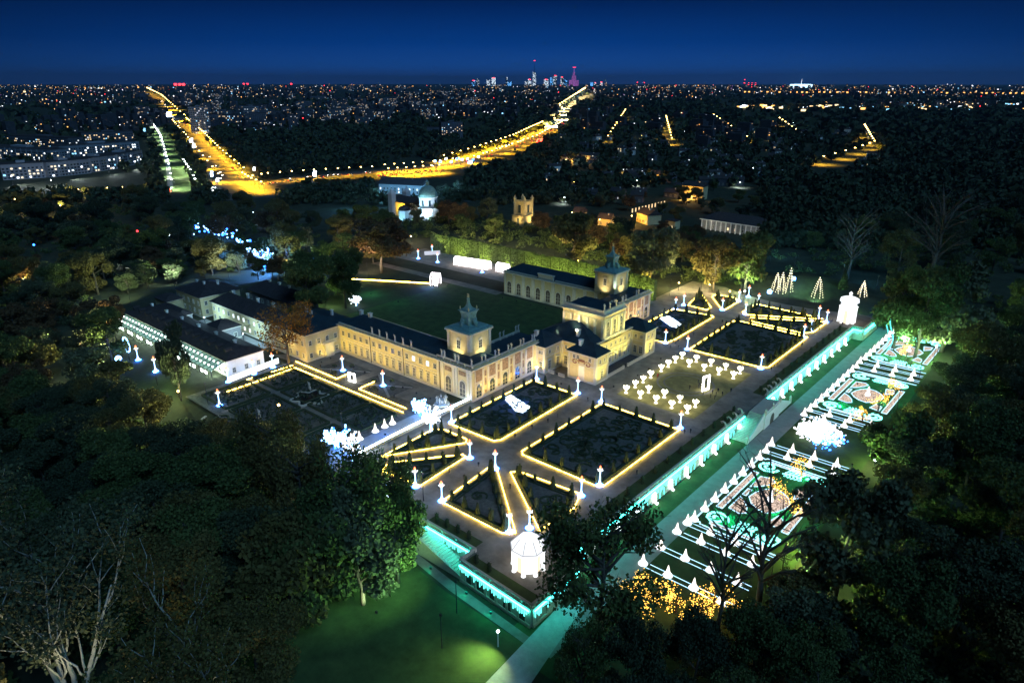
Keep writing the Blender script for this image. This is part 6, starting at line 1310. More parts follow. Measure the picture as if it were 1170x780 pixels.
# ------------------------------------------------------------------ town beyond the park
# church with dome
ch = thing('church', 'domed church lit blue white with a yellow lit nave', 'church', tuple(at(490, 250))); c = ch.location; cx, cy_ = c.x, c.y
MW = mat('church_plaster', (.62, .62, .62), .9, .08, .6); MYL = mat('church_cream', (.62, .5, .26), .9, .1, .6)
b = MB(); b.lathe([(8.6, 0), (8.6, 9), (9.4, 9.4)], cx, cy_, 8, 0, .39); b.lathe([(7.0, 9.4), (7.0, 16.5), (7.8, 17), (7.8, 17.5)], cx, cy_, 16); b.build('drum', MW, ch)
b = MB(); b.lathe([(7.6, 17.5), (7.3, 19.6), (6.3, 22.2), (4.6, 24.4), (2.2, 25.8), (1.2, 26.1)], cx, cy_, 20); b.lathe([(1.2, 26), (1.2, 28.2), (1.5, 28.4), (.1, 30.2)], cx, cy_, 8); b.build('dome', M['copper'], ch, smooth=True)
b = MB()
for i in range(8): a = i * math.pi / 4 + .2; x, y = cx + 7.02 * math.cos(a), cy_ + 7.02 * math.sin(a); d = (-math.sin(a), math.cos(a)); b.fbox(((x - d[0] * .9, y - d[1] * .9), d), 0, 1.8, 10.8, 15.2, -.1, .12)
b.build('window', M['glass'], ch)
b = MB(); b.box(cx - 34, cx - 8, cy_ - 7, cy_ + 6, 0, 11); b.build('nave', MYL, ch); b = MB(); b.gable(cx - 34, cx - 8, cy_ - 7, cy_ + 6, 11, 4.5, 0, .5); b.build('nave_roof', M['tile'], ch)
b = MB(); b.box(cx - 13, cx - 6, cy_ - 17, cy_ - 7, 0, 8.5); b.lathe([(4.6, 0), (4.6, 8)], cx - 9, cy_ - 17, 10); b.build('chapel', MW, ch); b = MB(); b.lathe([(5, 8.2), (3.8, 10.2), (1.6, 11.4), (.2, 12)], cx - 9, cy_ - 17, 10); b.build('chapel_roof', M['tile'], ch)
for dx, dy, h in ((-33, -8.5, 17), (-33, 7, 17)):
    b = MB(); b.box(cx + dx - 2.2, cx + dx + 2.2, cy_ + dy - 2.2, cy_ + dy + 2.2, 0, h); b.sq([(2.6, h), (2.2, h + 1.4), (1.2, h + 2.4), (.2, h + 4.6)], cx + dx, cy_ + dy); b.build('bell_turret', MW, ch)
for x, y, tx, tz, col, pw_, d in ((cx + 13, cy_ - 13, cx, 13, (.55, .78, 1), 30000, 'drum of the church dome'), (cx + 2, cy_ - 22, cx - 2, 12, (.55, .78, 1), 22000, 'south side of the church dome'), (cx + 6, cy_ - 17, cx, 23, (.35, .9, 1), 20000, 'copper dome of the church'), (cx - 20, cy_ - 20, cx - 22, 6, (1, .66, .06), 36000, 'yellow nave of the church'), (cx - 4, cy_ - 34, cx - 8, 4, (.3, .75, 1), 12000, 'little round chapel of the church')):
    flood(x, y, 0, (tx, cy_ - 2, tz), pw_, col, 'strong floodlight aimed at the %s' % d, 75)
# parish house, blue lit
def townhouse(px, py, z, w, d, h, rh, rz, wm, rm, label, lit=0.0, name='house', cat='house', wmat='E_win', group=None, rows=1, seed=0):
    p = at(px, py, z); t = thing(name, label, cat, p, rz, group); b = MB(); b.box(-w / 2, w / 2, 0, d, -.3, h); b.build('wall', wm, t)
    b = MB(); (b.gable(-w / 2, w / 2, 0, d, h, rh, 0, .5) if rh > 0 else b.box(-w / 2 - .3, w / 2 + .3, -.3, d + .3, h, h + .4)); ro = b.build('roof', rm, t)
    if rh > 0 and w > 9: kid('chimney', CHS, ro, (w * .22, d * .4, h + rh * .45))
    q = random.Random(seed or int(px * 31 + py)); n = max(2, int(w / 3.6))
    for k in range(rows):
        for i in range(n): kid('window', (W_warm if wmat == 'E_win' else W_glow) if q.random() < lit else W_plain, t, (-w / 2 + w * (i + .5) / n, -.003, 1.1 + k * 3.0), 0)
    return t
townhouse(458, 222, 0, 46, 16, 9, 6, math.radians(24), M['white'], M['tile'], 'long white house lit blue in front of the orange lit car park', .25, rows=2, wmat='w')
for px, py, pw_ in ((445, 232, 22000), (468, 234, 20000), (510, 225, 16000), (395, 240, 5000)): p = at(px, py); t = thing('floodlight', 'strong blue floodlight in the churchyard trees', 'floodlight', p, 0, 'blue floodlights of the churchyard'); kid('housing', FX, t); lamp('blue_lamp', 'POINT', (p.x, p.y, 9), pw_, (.16, .5, 1), t, None, rad=1)
# gothic mausoleum tower
p = at(598, 257); t = thing('mausoleum', 'small gothic stone tower lit golden among the dark trees', 'tower', p); MS = mat('gothic_stone', (.45, .36, .20), .9, .25, .6); b = MB()
b.sq([(6.2, 0), (6.2, 7.5), (6.6, 8.0)], p.x, p.y); b.sq([(4.6, 8), (4.6, 17), (5.1, 17.4), (5.1, 18.2)], p.x, p.y)
for i in (-1, 1):
    for j in (-1, 1): b.lathe([(1.1, 0), (1.0, 19.5), (1.25, 20), (.1, 22.5)], p.x + i * 4.5, p.y + j * 4.5, 8)
for i in range(5):
    for dx, dy in ((i * 1.6 - 3.2, -4.9), (4.9, i * 1.6 - 3.2)): b.box(p.x + dx - .4, p.x + dx + .4, p.y + dy - .3, p.y + dy + .3, 18.2, 19.3)
b.build('tower_wall', MS, t); b = MB(); b.box(p.x - 1.2, p.x + 1.2, p.y - 4.7, p.y - 4.55, 9.6, 15.5); b.box(p.x + 4.55, p.x + 4.7, p.y - 1.2, p.y + 1.2, 9.6, 15.5); b.box(p.x - 1, p.x + 1, p.y - 6.3, p.y - 6.15, 1, 6); b.build('lancet_window', M['glass'], t)
for dx, dy in ((2, -14), (14, 2)): flood(p.x + dx, p.y + dy, 0, (p.x, p.y, 12), 15000, (1, .72, .25), 'strong floodlight aimed at the gothic tower', 70)
# villa with white colonnade
p = at(836, 266); vl = thing('villa', 'long low villa with a white lit colonnade and dark roof', 'villa', p, math.radians(-4)); b = MB(); b.box(-24, 24, 0, 15, -.3, 7.5); b.build('wall', M['conc'], vl); b = MB(); b.hip(-24, 24, -1, 16, 7.5, 5, 0, 1.2, .3); b.build('roof', M['tile'], vl); b = MB()
for i in range(13): b.lathe([(.45, 0), (.36, 6.6), (.5, 7)], -23 + i * 3.8, -2.2, 8)
b.box(-24.5, 24.5, -3, 0, 7.0, 7.5); b.build('colonnade', M['white'], vl)
for i in range(8): kid('window', W_warm if i in (3, 4) else W_plain, vl, (-20 + i * 5.6, -.003, 1.4))
for i in range(5): l_ = p + Vector((-20 + i * 9, -9, 0)); flood(l_.x, l_.y, 0, (l_.x, l_.y + 8, 4), 1500 if i < 2 else 600, (1, .97, .8), 'small floodlight before the villa colonnade', 100)
townhouse(765, 262, 0, 8, 8, 6, 0, .001, M['cream'], M['tile'], 'small pale box of a house left of the villa', .9)
# orange lit houses and yard behind the park
for px, py, w, d, h, rz, lab, pwr in ((733, 255, 16, 12, 7, -.5, 'orange lit gabled house beside the lit yard', 9000), (790, 228, 20, 13, 12, .1, 'tall orange lit house with rows of windows', 6000), (690, 258, 10, 8, 5, .2, 'small orange lit shed behind the park trees', 5000), (654, 180 + 8, 12, 16, 8, -.7, 'cream gable end house near the broad avenue', 7000), (672, 186, 26, 13, 9, .35, 'wide cream house with pale walls near the broad avenue', 6000), (748, 208, 9, 8, 8, .3, 'narrow orange lit house among dark gardens', 5000), (660, 250, 9, 7, 5, .1, 'little white walled house at the park edge', 2500)):
    townhouse(px, py, 0, w, d, h, 4, rz, M['cream'] if 'cream' in lab else MYL, M['tile'], lab, .3, rows=2 if h > 7 else 1); p = at(px, py); nn = Vector((math.sin(rz), -math.cos(rz), 0)); l_ = p + nn * 9
    t = thing('street_lamp', 'orange street lamp before the %s' % lab, 'street lamp', l_); b = MB(); b.lathe([(.12, 0), (.07, 6)], l_.x, l_.y, 6); b.build('pole', M['metal'], t); b = MB(); b.ball((l_.x, l_.y, 6.2), .35, 0, 7, 5); b.build('lamp_head', M['E_head'], t); lamp('lamp_bulb', 'POINT', (l_.x, l_.y, 6.9), pwr, (1, .52, .1), t, None, rad=.4)
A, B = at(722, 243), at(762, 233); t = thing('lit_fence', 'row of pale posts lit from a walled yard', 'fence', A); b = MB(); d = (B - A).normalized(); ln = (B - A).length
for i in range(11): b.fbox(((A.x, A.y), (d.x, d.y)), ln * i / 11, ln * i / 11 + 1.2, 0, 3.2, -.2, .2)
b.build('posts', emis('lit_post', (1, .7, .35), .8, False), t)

# roads
def road(name, pts, w, m='asphalt', z=.03):
    P_ = [at(*p) for p in pts]; b = MB()
    L_, R_ = [], []
    for i, p in enumerate(P_):
        d = (P_[min(i + 1, len(P_) - 1)] - P_[max(i - 1, 0)]).normalized(); n_ = Vector((d.y, -d.x, 0)); wi = w[i] if hasattr(w, '__len__') else w; L_.append(p - n_ * wi / 2); R_.append(p + n_ * wi / 2)
    for i in range(len(P_) - 1): b.quad((L_[i].x, L_[i].y, z), (R_[i].x, R_[i].y, z), (R_[i + 1].x, R_[i + 1].y, z), (L_[i + 1].x, L_[i + 1].y, z))
    tag(b.build(name, M[m]), kind='structure'); return P_
M['asphalt_l'] = mat('dry_asphalt', (.10, .095, .085), .9, .65, .07)
road('west_avenue', [(300, 226), (268, 208), (245, 181), (225, 158), (208, 141), (196, 127), (184, 114), (168, 105)], [64, 48, 32, 28, 30, 40, 60, 90], 'asphalt_l')
road('north_avenue', [(300, 212), (345, 204), (430, 196), (485, 192), (520, 187), (556, 177), (600, 162), (632, 146), (648, 136), (640, 128), (655, 118), (670, 108)], [34, 34, 36, 40, 44, 50, 52, 55, 60, 80, 90, 120], 'asphalt_l', .034)
road('parking', [(430, 200), (470, 199), (512, 196)], 46, 'asphalt_l', .04)
M['strip'] = mat('avenue_grass', (.045, .075, .02), .95, .6, .06)
road('green_strip', [(208, 220), (200, 190), (190, 162), (180, 145)], [60, 50, 40, 44], 'strip', .03); road('tram_track', [(195, 216), (192, 190), (186, 165), (180, 145)], 5, 'pave', .045)
# street lamps: pole, arm, head
b = MB(); b.lathe([(.16, 0), (.09, 9.4)], 0, 0, 5); b.tube([(0, 0, 9.3), (.9, 0, 9.9), (1.9, 0, 10)], [.08, .06, .05], 4); LP = mesh_of(b, 'pole', M['metal'])
b = MB(); b.box(1.3, 2.7, -.45, .45, 9.75, 10.25); LHs = mesh_of(b, 'lamp_head', M['E_head']); LHw = mesh_of(b, 'lamp_head', M['E_headw'])
SL = {'s': Kind('street_lamp', [('pole', LP), ('lamp_head', LHs)]), 'w': Kind('street_lamp', [('pole', LP), ('lamp_head', LHw)])}
BULB = {}
def bulb(col, pw_):
    k = (col, pw_)
    if k not in BULB: ld = bpy.data.lights.new('lamp_bulb', 'SPOT'); ld.energy = pw_; ld.color = col; ld.shadow_soft_size = .4; ld.spot_size = R(150); ld.spot_blend = .4; BULB[k] = ld
    return BULB[k]
def lamp_row(pts, n, kind, label, group, pw_=0, col=(1, .50, .015), every=2, off=0.0, rzo=0, sc0=1.0, sc1=1.0):
    P_ = [at(*p) for p in pts]; seg = [(b_ - a).length for a, b_ in zip(P_[:-1], P_[1:])]; tot = sum(seg)
    for i in range(n):
        # even spacing in the picture of the road: nearer lamps denser
        f = tot * (i + .5) / n; j = 0
        while j < len(seg) - 1 and f > seg[j]: f -= seg[j]; j += 1
        a, b_ = P_[j], P_[j + 1]; d = (b_ - a).normalized(); p = a.lerp(b_, min(1, f / seg[j])) + Vector((d.y, -d.x, 0)) * off; k_ = sc0 + (sc1 - sc0) * i / n
        t = SL[kind].put(label, 'street lamp', (p.x, p.y, 0), math.atan2(d.y, d.x) + math.pi / 2 + rzo, group, k_)
        if pw_ and i % every == 0: o = bpy.data.objects.new('lamp_bulb', bulb(col, pw_)); COL.objects.link(o); o.parent = t; o.location = (2.2, 0, 9.4)
G1 = 'sodium lamps of the west avenue'; G2 = 'sodium lamps of the north avenue'
lamp_row([(272, 205), (245, 179), (225, 156), (209, 141)], 28, 's', 'sodium street lamp on the right side of the west avenue', G1, 85000, every=1, off=12, sc0=1, sc1=1.5)
lamp_row([(298, 221), (284, 215), (272, 207)], 6, 's', 'sodium street lamp at the near corner of the big junction', 'sodium lamps of the junction', 60000, every=1, off=6)
lamp_row([(262, 213), (238, 186), (216, 160), (200, 143)], 18, 's', 'sodium street lamp on the left side of the west avenue', G1, 80000, every=2, off=-8, rzo=math.pi, sc0=1, sc1=1.5)
lamp_row([(209, 141), (196, 127), (184, 114), (168, 105)], 34, 's', 'far sodium street lamp where the west avenue narrows', G1, 900000, every=2, off=14, sc0=1.8, sc1=5)
lamp_row([(278, 212), (300, 208), (345, 204), (430, 199)], 12, 's', 'sodium street lamp along the cross road by the junction', 'sodium lamps of the cross road', 16000, every=1, off=10)
lamp_row([(430, 197), (485, 193), (520, 188)], 10, 's', 'sodium street lamp by the car park', 'sodium lamps of the car park', 70000, every=1, off=14)
lamp_row([(440, 203), (470, 201), (508, 198)], 7, 's', 'sodium street lamp on the church side of the car park', 'sodium lamps of the car park', 70000, every=1, off=-4, rzo=math.pi)
lamp_row([(520, 188), (556, 178), (600, 163), (632, 147)], 26, 's', 'sodium street lamp on the left side of the north avenue', G2, 110000, every=1, off=-20, sc0=1, sc1=1.7)
lamp_row([(520, 188), (556, 178), (600, 163), (632, 147)], 22, 's', 'sodium street lamp on the right side of the north avenue', G2, 100000, every=2, off=18, rzo=math.pi, sc0=1, sc1=1.7)
lamp_row([(632, 147), (648, 136), (640, 128), (655, 118), (670, 108)], 32, 's', 'far street lamp where the north avenue bends away', G2, 2000000, (1, .75, .3), every=2, sc0=2, sc1=6)
lamp_row([(216, 215), (208, 190), (196, 163), (186, 146)][::-1] and [(214, 219), (206, 193), (194, 163), (181, 145)], 24, 'w', 'white lamp along the green tram strip', 'white lamps of the tram strip', 42000, (.78, 1, .62), every=2, off=-10, sc0=1, sc1=1.4)
lamp_row([(228, 218), (222, 205), (212, 190)], 8, 'w', 'white lamp in the small square beside the tram strip', 'white lamps of the small square', 30000, (.85, 1, .6), every=1)
for pts, n, d, g in (([(769, 167), (762, 140)], 12, 'on the straight lane beyond the dark gardens', 'sodium lamps of the straight lane'), ([(694, 165), (716, 131)], 12, 'on the slanting lane beyond the dark gardens', 'sodium lamps of the slanting lane'), ([(858, 165), (815, 138)], 9, 'on the first lane of the dark suburb', 'sodium lamps of the suburb'), ([(912, 155), (890, 142)], 6, 'on the short lane of the dark suburb', 'sodium lamps of the suburb'), ([(935, 190), (975, 180), (1000, 172), (988, 152)], 16, 'on the curved lane at the rim of the dark suburb', 'sodium lamps of the curved lane')):
    lamp_row(pts, n, 's', 'sodium street lamp %s' % d, g, 70000 if 'curved' in d or 'straight' in d else 40000, (1, .52, .05), every=2, sc0=1.1, sc1=1.9)
# cars on the avenues
b = MB(); b.box(-.9, .9, -2.1, 2.1, .35, .95); b.add([(-.85, -1.5, .95), (.85, -1.5, .95), (.85, 1.1, .95), (-.85, 1.1, .95), (-.65, -1.0, 1.5), (.65, -1.0, 1.5), (.65, .4, 1.5), (-.65, .4, 1.5)], [(4, 5, 6, 7), (0, 1, 5, 4), (1, 2, 6, 5), (2, 3, 7, 6), (3, 0, 4, 7)], 0); CB = mesh_of(b, 'body', M['carpaint'])
b = MB()
for x in (-.8, .8):
    for y in (-1.3, 1.3): b.rings([[(x + s, y + .33 * math.cos(k * .785), .33 + .33 * math.sin(k * .785)) for k in range(8)] for s in (-.1, .1)])
CWh = mesh_of(b, 'wheels', M['tyre']); b = MB(); b.box(-.85, -.4, 2.1, 2.2, .55, .85); b.box(.4, .85, 2.1, 2.2, .55, .85); CHl = mesh_of(b, 'headlights', M['E_hd']); b = MB(); b.box(-.85, -.4, -2.2, -2.1, .6, .9); b.box(.4, .85, -2.2, -2.1, .6, .9); CTl = mesh_of(b, 'tail_lights', M['E_tl'])
CAR = Kind('car', [('body', CB), ('wheels', CWh), ('headlights', CHl), ('tail_lights', CTl)])
q = random.Random(12)
def traffic(pts, n, label, group, lanes):
    P_ = [at(*p) for p in pts]; seg = [(b_ - a).length for a, b_ in zip(P_[:-1], P_[1:])]; tot = sum(seg)
    for i in range(n):
        f = tot * (q.random() ** 1.2); j = 0
        while j < len(seg) - 1 and f > seg[j]: f -= seg[j]; j += 1
        a, b_ = P_[j], P_[j + 1]; d = (b_ - a).normalized(); away = q.random() < .5; o = q.choice(lanes) * (1 if away else -1); p = a.lerp(b_, min(1, f / seg[j])) + Vector((d.y, -d.x, 0)) * o
        CAR.put(label, 'car', (p.x, p.y, .05), math.atan2(d.y, d.x) - math.pi / 2 + (0 if away else math.pi), group, 1.0 if j < 2 else 1.15)
traffic([(262, 204), (245, 181), (225, 158), (208, 141), (196, 127), (186, 115)], 60, 'car with its lights on driving on the west avenue', 'cars on the west avenue', (5, 9, 12))
traffic([(490, 192), (520, 187), (556, 177), (600, 162), (632, 146), (648, 136)], 50, 'car with its lights on driving on the north avenue', 'cars on the north avenue', (5, 9, 12)); traffic([(290, 212), (345, 204), (430, 197)], 16, 'car with its lights on driving on the cross road', 'cars on the cross road', (3, 6))
# parked cars in the car park
for i in range(22): p = at(434 + i * 3.4, 201.5 - (i % 2) * 3.5 - i * .15); CAR.put('parked dark car in rows on the orange lit car park', 'car', (p.x, p.y, .05), .4 + q.uniform(-.1, .1), 'parked cars on the car park')
# bright advertising screens and shop fronts by the junction
def screen(px, py, w, h, z0, mname, label, rz=None):
    p = at(px, py); t = thing('advertising_screen', label, 'screen', p, math.atan2(CAM[1] - p.y, CAM[0] - p.x) + math.pi / 2 if rz is None else rz); b = MB(); b.lathe([(.3, 0), (.25, z0)], 0, 0, 6); b.build('pole', M['metal'], t); b = MB(); b.box(-w * .2, w * .2, -.3, .3, z0, z0 + h * .42); b.box(-w * .08, w * .26, -.25, .25, z0 + h * .46, z0 + h * .64); b.build('screen', M[mname], t)
M['E_shop'] = emis('shop_light', (.8, .88, 1), 7); M['E_redsign'] = emis('red_sign', (1, .06, .03), 7)
for px, py, w, h, z0, m_, d in ((243, 207, 6, 9, 5, 'E_led', 'tall blue white screen at the junction, upper one'), (249, 211, 7, 6, 3, 'E_shop', 'white screen just right of the tall one at the junction'), (244, 219, 10, 5, 1, 'E_shop', 'low bright white shop front at the junction'), (219, 166, 12, 9, 5, 'E_led', 'first white blue screen beside the west avenue'), (222, 172, 9, 10, 4, 'E_shop', 'second white blue screen beside the west avenue'), (291, 200, 6, 6, 5, 'E_shop', 'white round sign at the right of the junction'), (360, 205, 9, 8, 4, 'E_led', 'blue screen by the cross road'), (537, 190, 12, 6, 3, 'E_shop', 'white shop sign at the end of the car park'), (193, 136, 40, 20, 6, 'E_led', 'far blue white screen where the west avenue narrows'),
        (166, 155, 10, 10, 8, 'E_cyanw', 'cyan sign left of the tram strip')): screen(px, py, w, h, z0, m_, d)
for i, px in enumerate((181, 187, 192)):
    p = at(px, 219); t = thing('red_arch', 'red glowing arch in the row of three before the tram strip', 'light arch', p, YAW, 'red glowing arches'); b = MB(); b.tube([(-2.4, 0, 0), (-2.2, 0, 2.8), (0, 0, 4), (2.2, 0, 2.8), (2.4, 0, 0)], .5, 6); b.build('tube', M['E_redsign'], t)
p = at(614, 166); screen(616, 166, 24, 9, 5, 'E_redsign', 'red lit filling station canopy beside the north avenue')
for i in range(9): px = 497 + i * 6.2; screen(px, 187 - i * .4 + (i % 2) * 2, 7, 4, 2 + i % 3, ('E_cool', 'E_blue', 'E_shop')[i % 3], ('blue white', 'deep blue', 'white')[i % 3] + ' lit stall beyond the car park,, number from the church side' .replace(', number from the church side', (' nearest the church', ' second from the church', ' third from the church', ' fourth from the church', ' in the middle', ' fourth from the avenue', ' third from the avenue', ' second from the avenue', ' nearest the avenue')[i]))

from mathutils import noise as mnoise
def mathnoise(p): return mnoise.noise(Vector((p.x / 900, p.y / 900, 1.7))) + .5 * mnoise.noise(Vector((p.x / 300, p.y / 300, 4.2)))
ROADS = []
for pts_, hw in (([(300, 226), (268, 208), (245, 181), (225, 158), (208, 141), (196, 127), (184, 114), (168, 105)], 9), ([(300, 212), (345, 204), (430, 196), (485, 192), (520, 187), (556, 177), (600, 162), (632, 146), (648, 136), (640, 128), (655, 118), (670, 108)], 6), ([(208, 220), (200, 190), (190, 162), (180, 145)], 8), ([(440, 200), (512, 196)], 10), ([(769, 167), (762, 140)], 2.2), ([(935, 190), (975, 180), (1000, 172), (988, 152)], 2.2)):
    for a, b_ in zip(pts_[:-1], pts_[1:]):
        k = int(max(abs(a[0] - b_[0]), abs(a[1] - b_[1]) * 2) / 3) + 1
        for i in range(k): f = i / k; x, y = a[0] + (b_[0] - a[0]) * f, a[1] + (b_[1] - a[1]) * f; ROADS.append((x, y, hw * min(1, max(.25, (y - 97) / 90))))
def hides(px, py, hpx, wpx):
    return any(abs(px - x) < hw + wpx and y - hw * .5 < py < y + hpx + hw * .4 for x, y, hw in ROADS)
# apartment blocks: walls with their windows, some lit
M['E_dimb'] = emis('flat_window', (1, .72, .4), .8, False); M['E_dimb2'] = emis('flat_window_white', (.85, .93, 1), .8, False)
def block(p, w, d, h, rz, wall, label, group, lit=.3, name='apartment_block', win=(1.6, 1.5, 3.6, 3.0), warm=.5, seed=0, frames=False):
    t = MB(); q = random.Random(seed or int(p.x * 7 + p.y)); t.box(-w / 2, w / 2, 0, d, -.3, h, 0); t.box(-w / 2 - .3, w / 2 + .3, -.3, d + .3, h, h + .5, 1); t.box(-w * .12, w * .1, d * .3, d * .7, h + .5, h + 2.6, 0)
    ww, wh, px, pz = win
    for fr, ln in ((((-w / 2, 0), (1, 0)), w), (((w / 2, 0), (0, 1)), d)):
        for i in range(max(1, int(ln / px))):
            for k in range(max(1, int((h - .6) / pz))):
                s = (i + .5) * ln / max(1, int(ln / px)); z = .9 + k * pz; r_ = q.random(); m_ = (3 if q.random() < warm else (4 if q.random() < .8 else 5)) if r_ < lit else 2
                t.fbox(fr, s - ww / 2, s + ww / 2, z, z + wh, -.05, .06, m_)
        if frames:
            for i in range(int(ln / 12) + 1): t.fbox(fr, max(0, i * 12 - .5), min(ln, i * 12 + .5), 0, h, 0, .9, 0)
            for k in range(int(h / pz) + 1): t.fbox(fr, 0, ln, min(k * pz, h - .3), min(k * pz, h - .3) + .3, 0, .7, 0)
    o = t.build(name, [wall, M['tile'], M['glass'], M['E_dimb'] if not frames else M['E_win2'], M['E_dimb2'] if not frames else M['E_winw'], M['E_cyanw']]); o.location = p; o.rotation_euler = (0, 0, rz); tag(o, label, 'apartment block', group); return o
M['E_win2'] = emis('office_window', (1, .85, .6), .9, False)
M['bl_white'] = mat('pale_render', (.32, .33, .36), .9, .1, .1); M['bl_grey'] = mat('grey_render', (.11, .11, .125), .9, .15, .1)
def face(px, py): p = at(px, py); return p
front = [((4, 206), (52, 203)), ((56, 203), (104, 198)), ((106, 197), (134, 193)), ((136, 192), (164, 186)), ((-20, 180), (60, 186)), ((70, 181), (160, 174)), ((10, 166), (80, 170)), ((95, 163), (158, 160))]
dsc = ['nearest white framed office block at the left edge, corner one', 'white framed block second from the left edge', 'white framed block with a lit stair tower, third from the left', 'white framed block nearest the tram strip', 'long dark block just behind the white framed row', 'long dark block with a lit roof edge behind the white framed row', 'farther dark block at the left edge', 'farther dark block toward the tram strip']
for (a, b_), d in zip(front, dsc):
    A, B = at(*a), at(*b_); dd = B - A; w = dd.length; block((A + B) / 2, w, 26, 16.5, math.atan2(dd.y, dd.x), M['bl_white'] if 'white' in d else M['bl_grey'], d, None, .26, 'office_block', (2.2, 1.7, 3.6, 3.3), .55, frames='white' in d)
    p = (A + B) / 2 - Vector((-dd.y, dd.x, 0)).normalized() * 30
for (px, py) in ((15, 212), (85, 205), (125, 200), (155, 194)):
    t = SL['w'].put('added white street lamp along the front of the framed office blocks', 'street lamp', at(px, py), 0, 'added white lamps before the office blocks'); o = bpy.data.objects.new('lamp_bulb', bulb((.8, .9, 1), 14000)); COL.objects.link(o); o.parent = t; o.location = (2.2, 0, 9.4); o.rotation_euler = (R(50), 0, R(-40))  # lamps added to brighten the office fronts
p = at(60, 214); t = thing('street_lamp', 'white street lamp before the framed office blocks', 'street lamp', p); b = MB(); b.lathe([(.12, 0), (.08, 7)], p.x, p.y, 6); b.build('pole', M['metal'], t); b = MB(); b.ball((p.x, p.y, 7.2), .4, 0, 7, 5); b.build('lamp_head', M['E_headw'], t); lamp('lamp_bulb', 'POINT', (p.x, p.y, 12), 22000, (.75, .85, 1), t, None, rad=1)
p = at(228, 153); block(p, 34, 20, 54, math.radians(35), M['bl_white'], 'tall pale office slab right of the west avenue', None, .18, 'office_block', (2.4, 1.6, 4, 4)); p = at(286, 140); block(p, 36, 20, 42, math.radians(20), M['bl_white'], 'wide pale tower block with a cyan stair, right of the slab', None, .12, 'office_block', (2.4, 1.6, 4, 4)); p = at(262, 146); block(p, 46, 20, 30, math.radians(30), M['bl_grey'], 'grey block between the two pale office blocks', None, .35, 'office_block', (2.4, 1.6, 4, 4))
q = random.Random(31); nb_ = 0
used = []
while nb_ < 115:
    px = q.uniform(150, 560); py = q.uniform(104, 172)
    p = at(px, py); dist = (p - Vector(CAM)).length
    if hides(px, py, 30 * 780 / dist, 30 * 780 / dist) or any(abs(px - u) < 9 and abs(py - v) < 3.2 for u, v in used): continue
    if py > 140 and q.random() < .55: continue
    if mathnoise(p) < -.08: continue
    if px > 440 and py > 128 and q.random() < .8: continue
    used.append((px, py)); p = at(px, py); dist = (p - Vector(CAM)).length; far = dist > 2600
    h = q.choice((14, 18, 30, 33)) if not far else q.choice((18, 32, 36, 48)); w = q.uniform(30, 80) if h < 25 else q.uniform(18, 50)
    k = 1.0 if not far else min(3.4, dist / 2600)
    block(p, w * (1 + .5 * far), 14, h, YAW + q.uniform(-.6, .6), M['bl_grey'], 'apartment block with scattered lit windows in the %s town' % ('far' if far else 'middle'), 'lit apartment blocks of the town', q.uniform(.08, .28), 'apartment_block', (1.4 * k, 1.35 * k, 4.2 * k, 3.0 * k), .55); nb_ += 1
# suburban houses right of the centre
q = random.Random(17); used = []; nh = 0; tries = 0
while nh < 95 and tries < 4000:
    tries += 1; px = q.uniform(625, 1005); py = q.uniform(132, 232)
    if px > 900 and py > 190: continue
    if px > 800 and py > 215: continue
    if any(abs(px - u) < 12 and abs(py - v) < 4.5 for u, v in used): continue
    if py < 150 and q.random() < .4: continue
    used.append((px, py)); w = q.uniform(10, 17); lit = q.random()
    townhouse(px, py, 0, w, q.uniform(8, 11), q.choice((4.5, 6.5, 7.5)), q.uniform(2.5, 4), YAW + q.uniform(-.9, .9), M['white'] if q.random() < .5 else M['bl_grey'], M['tile'], 'small gabled house with %s among the dark gardens' % ('a few lit windows' if lit > .45 else 'mostly dark windows'), .4 if lit > .45 else .0, group='houses of the dark suburb', wmat='E_win' if q.random() < .6 else 'w', rows=2 if q.random() < .4 else 1); nh += 1
    if q.random() < .22:
        p = at(px + q.uniform(-5, 5), py + 2); warm = q.random() < .6; t = SL['s' if warm else 'w'].put('lone street lamp between the houses of the dark suburb', 'street lamp', p, q.uniform(0, 6), 'lone lamps of the suburb', .55)
        o = bpy.data.objects.new('lamp_bulb', bulb((1, .6, .2) if warm else (.75, .88, 1), 9000)); COL.objects.link(o); o.parent = t; o.location = (2.2, 0, 9.4)

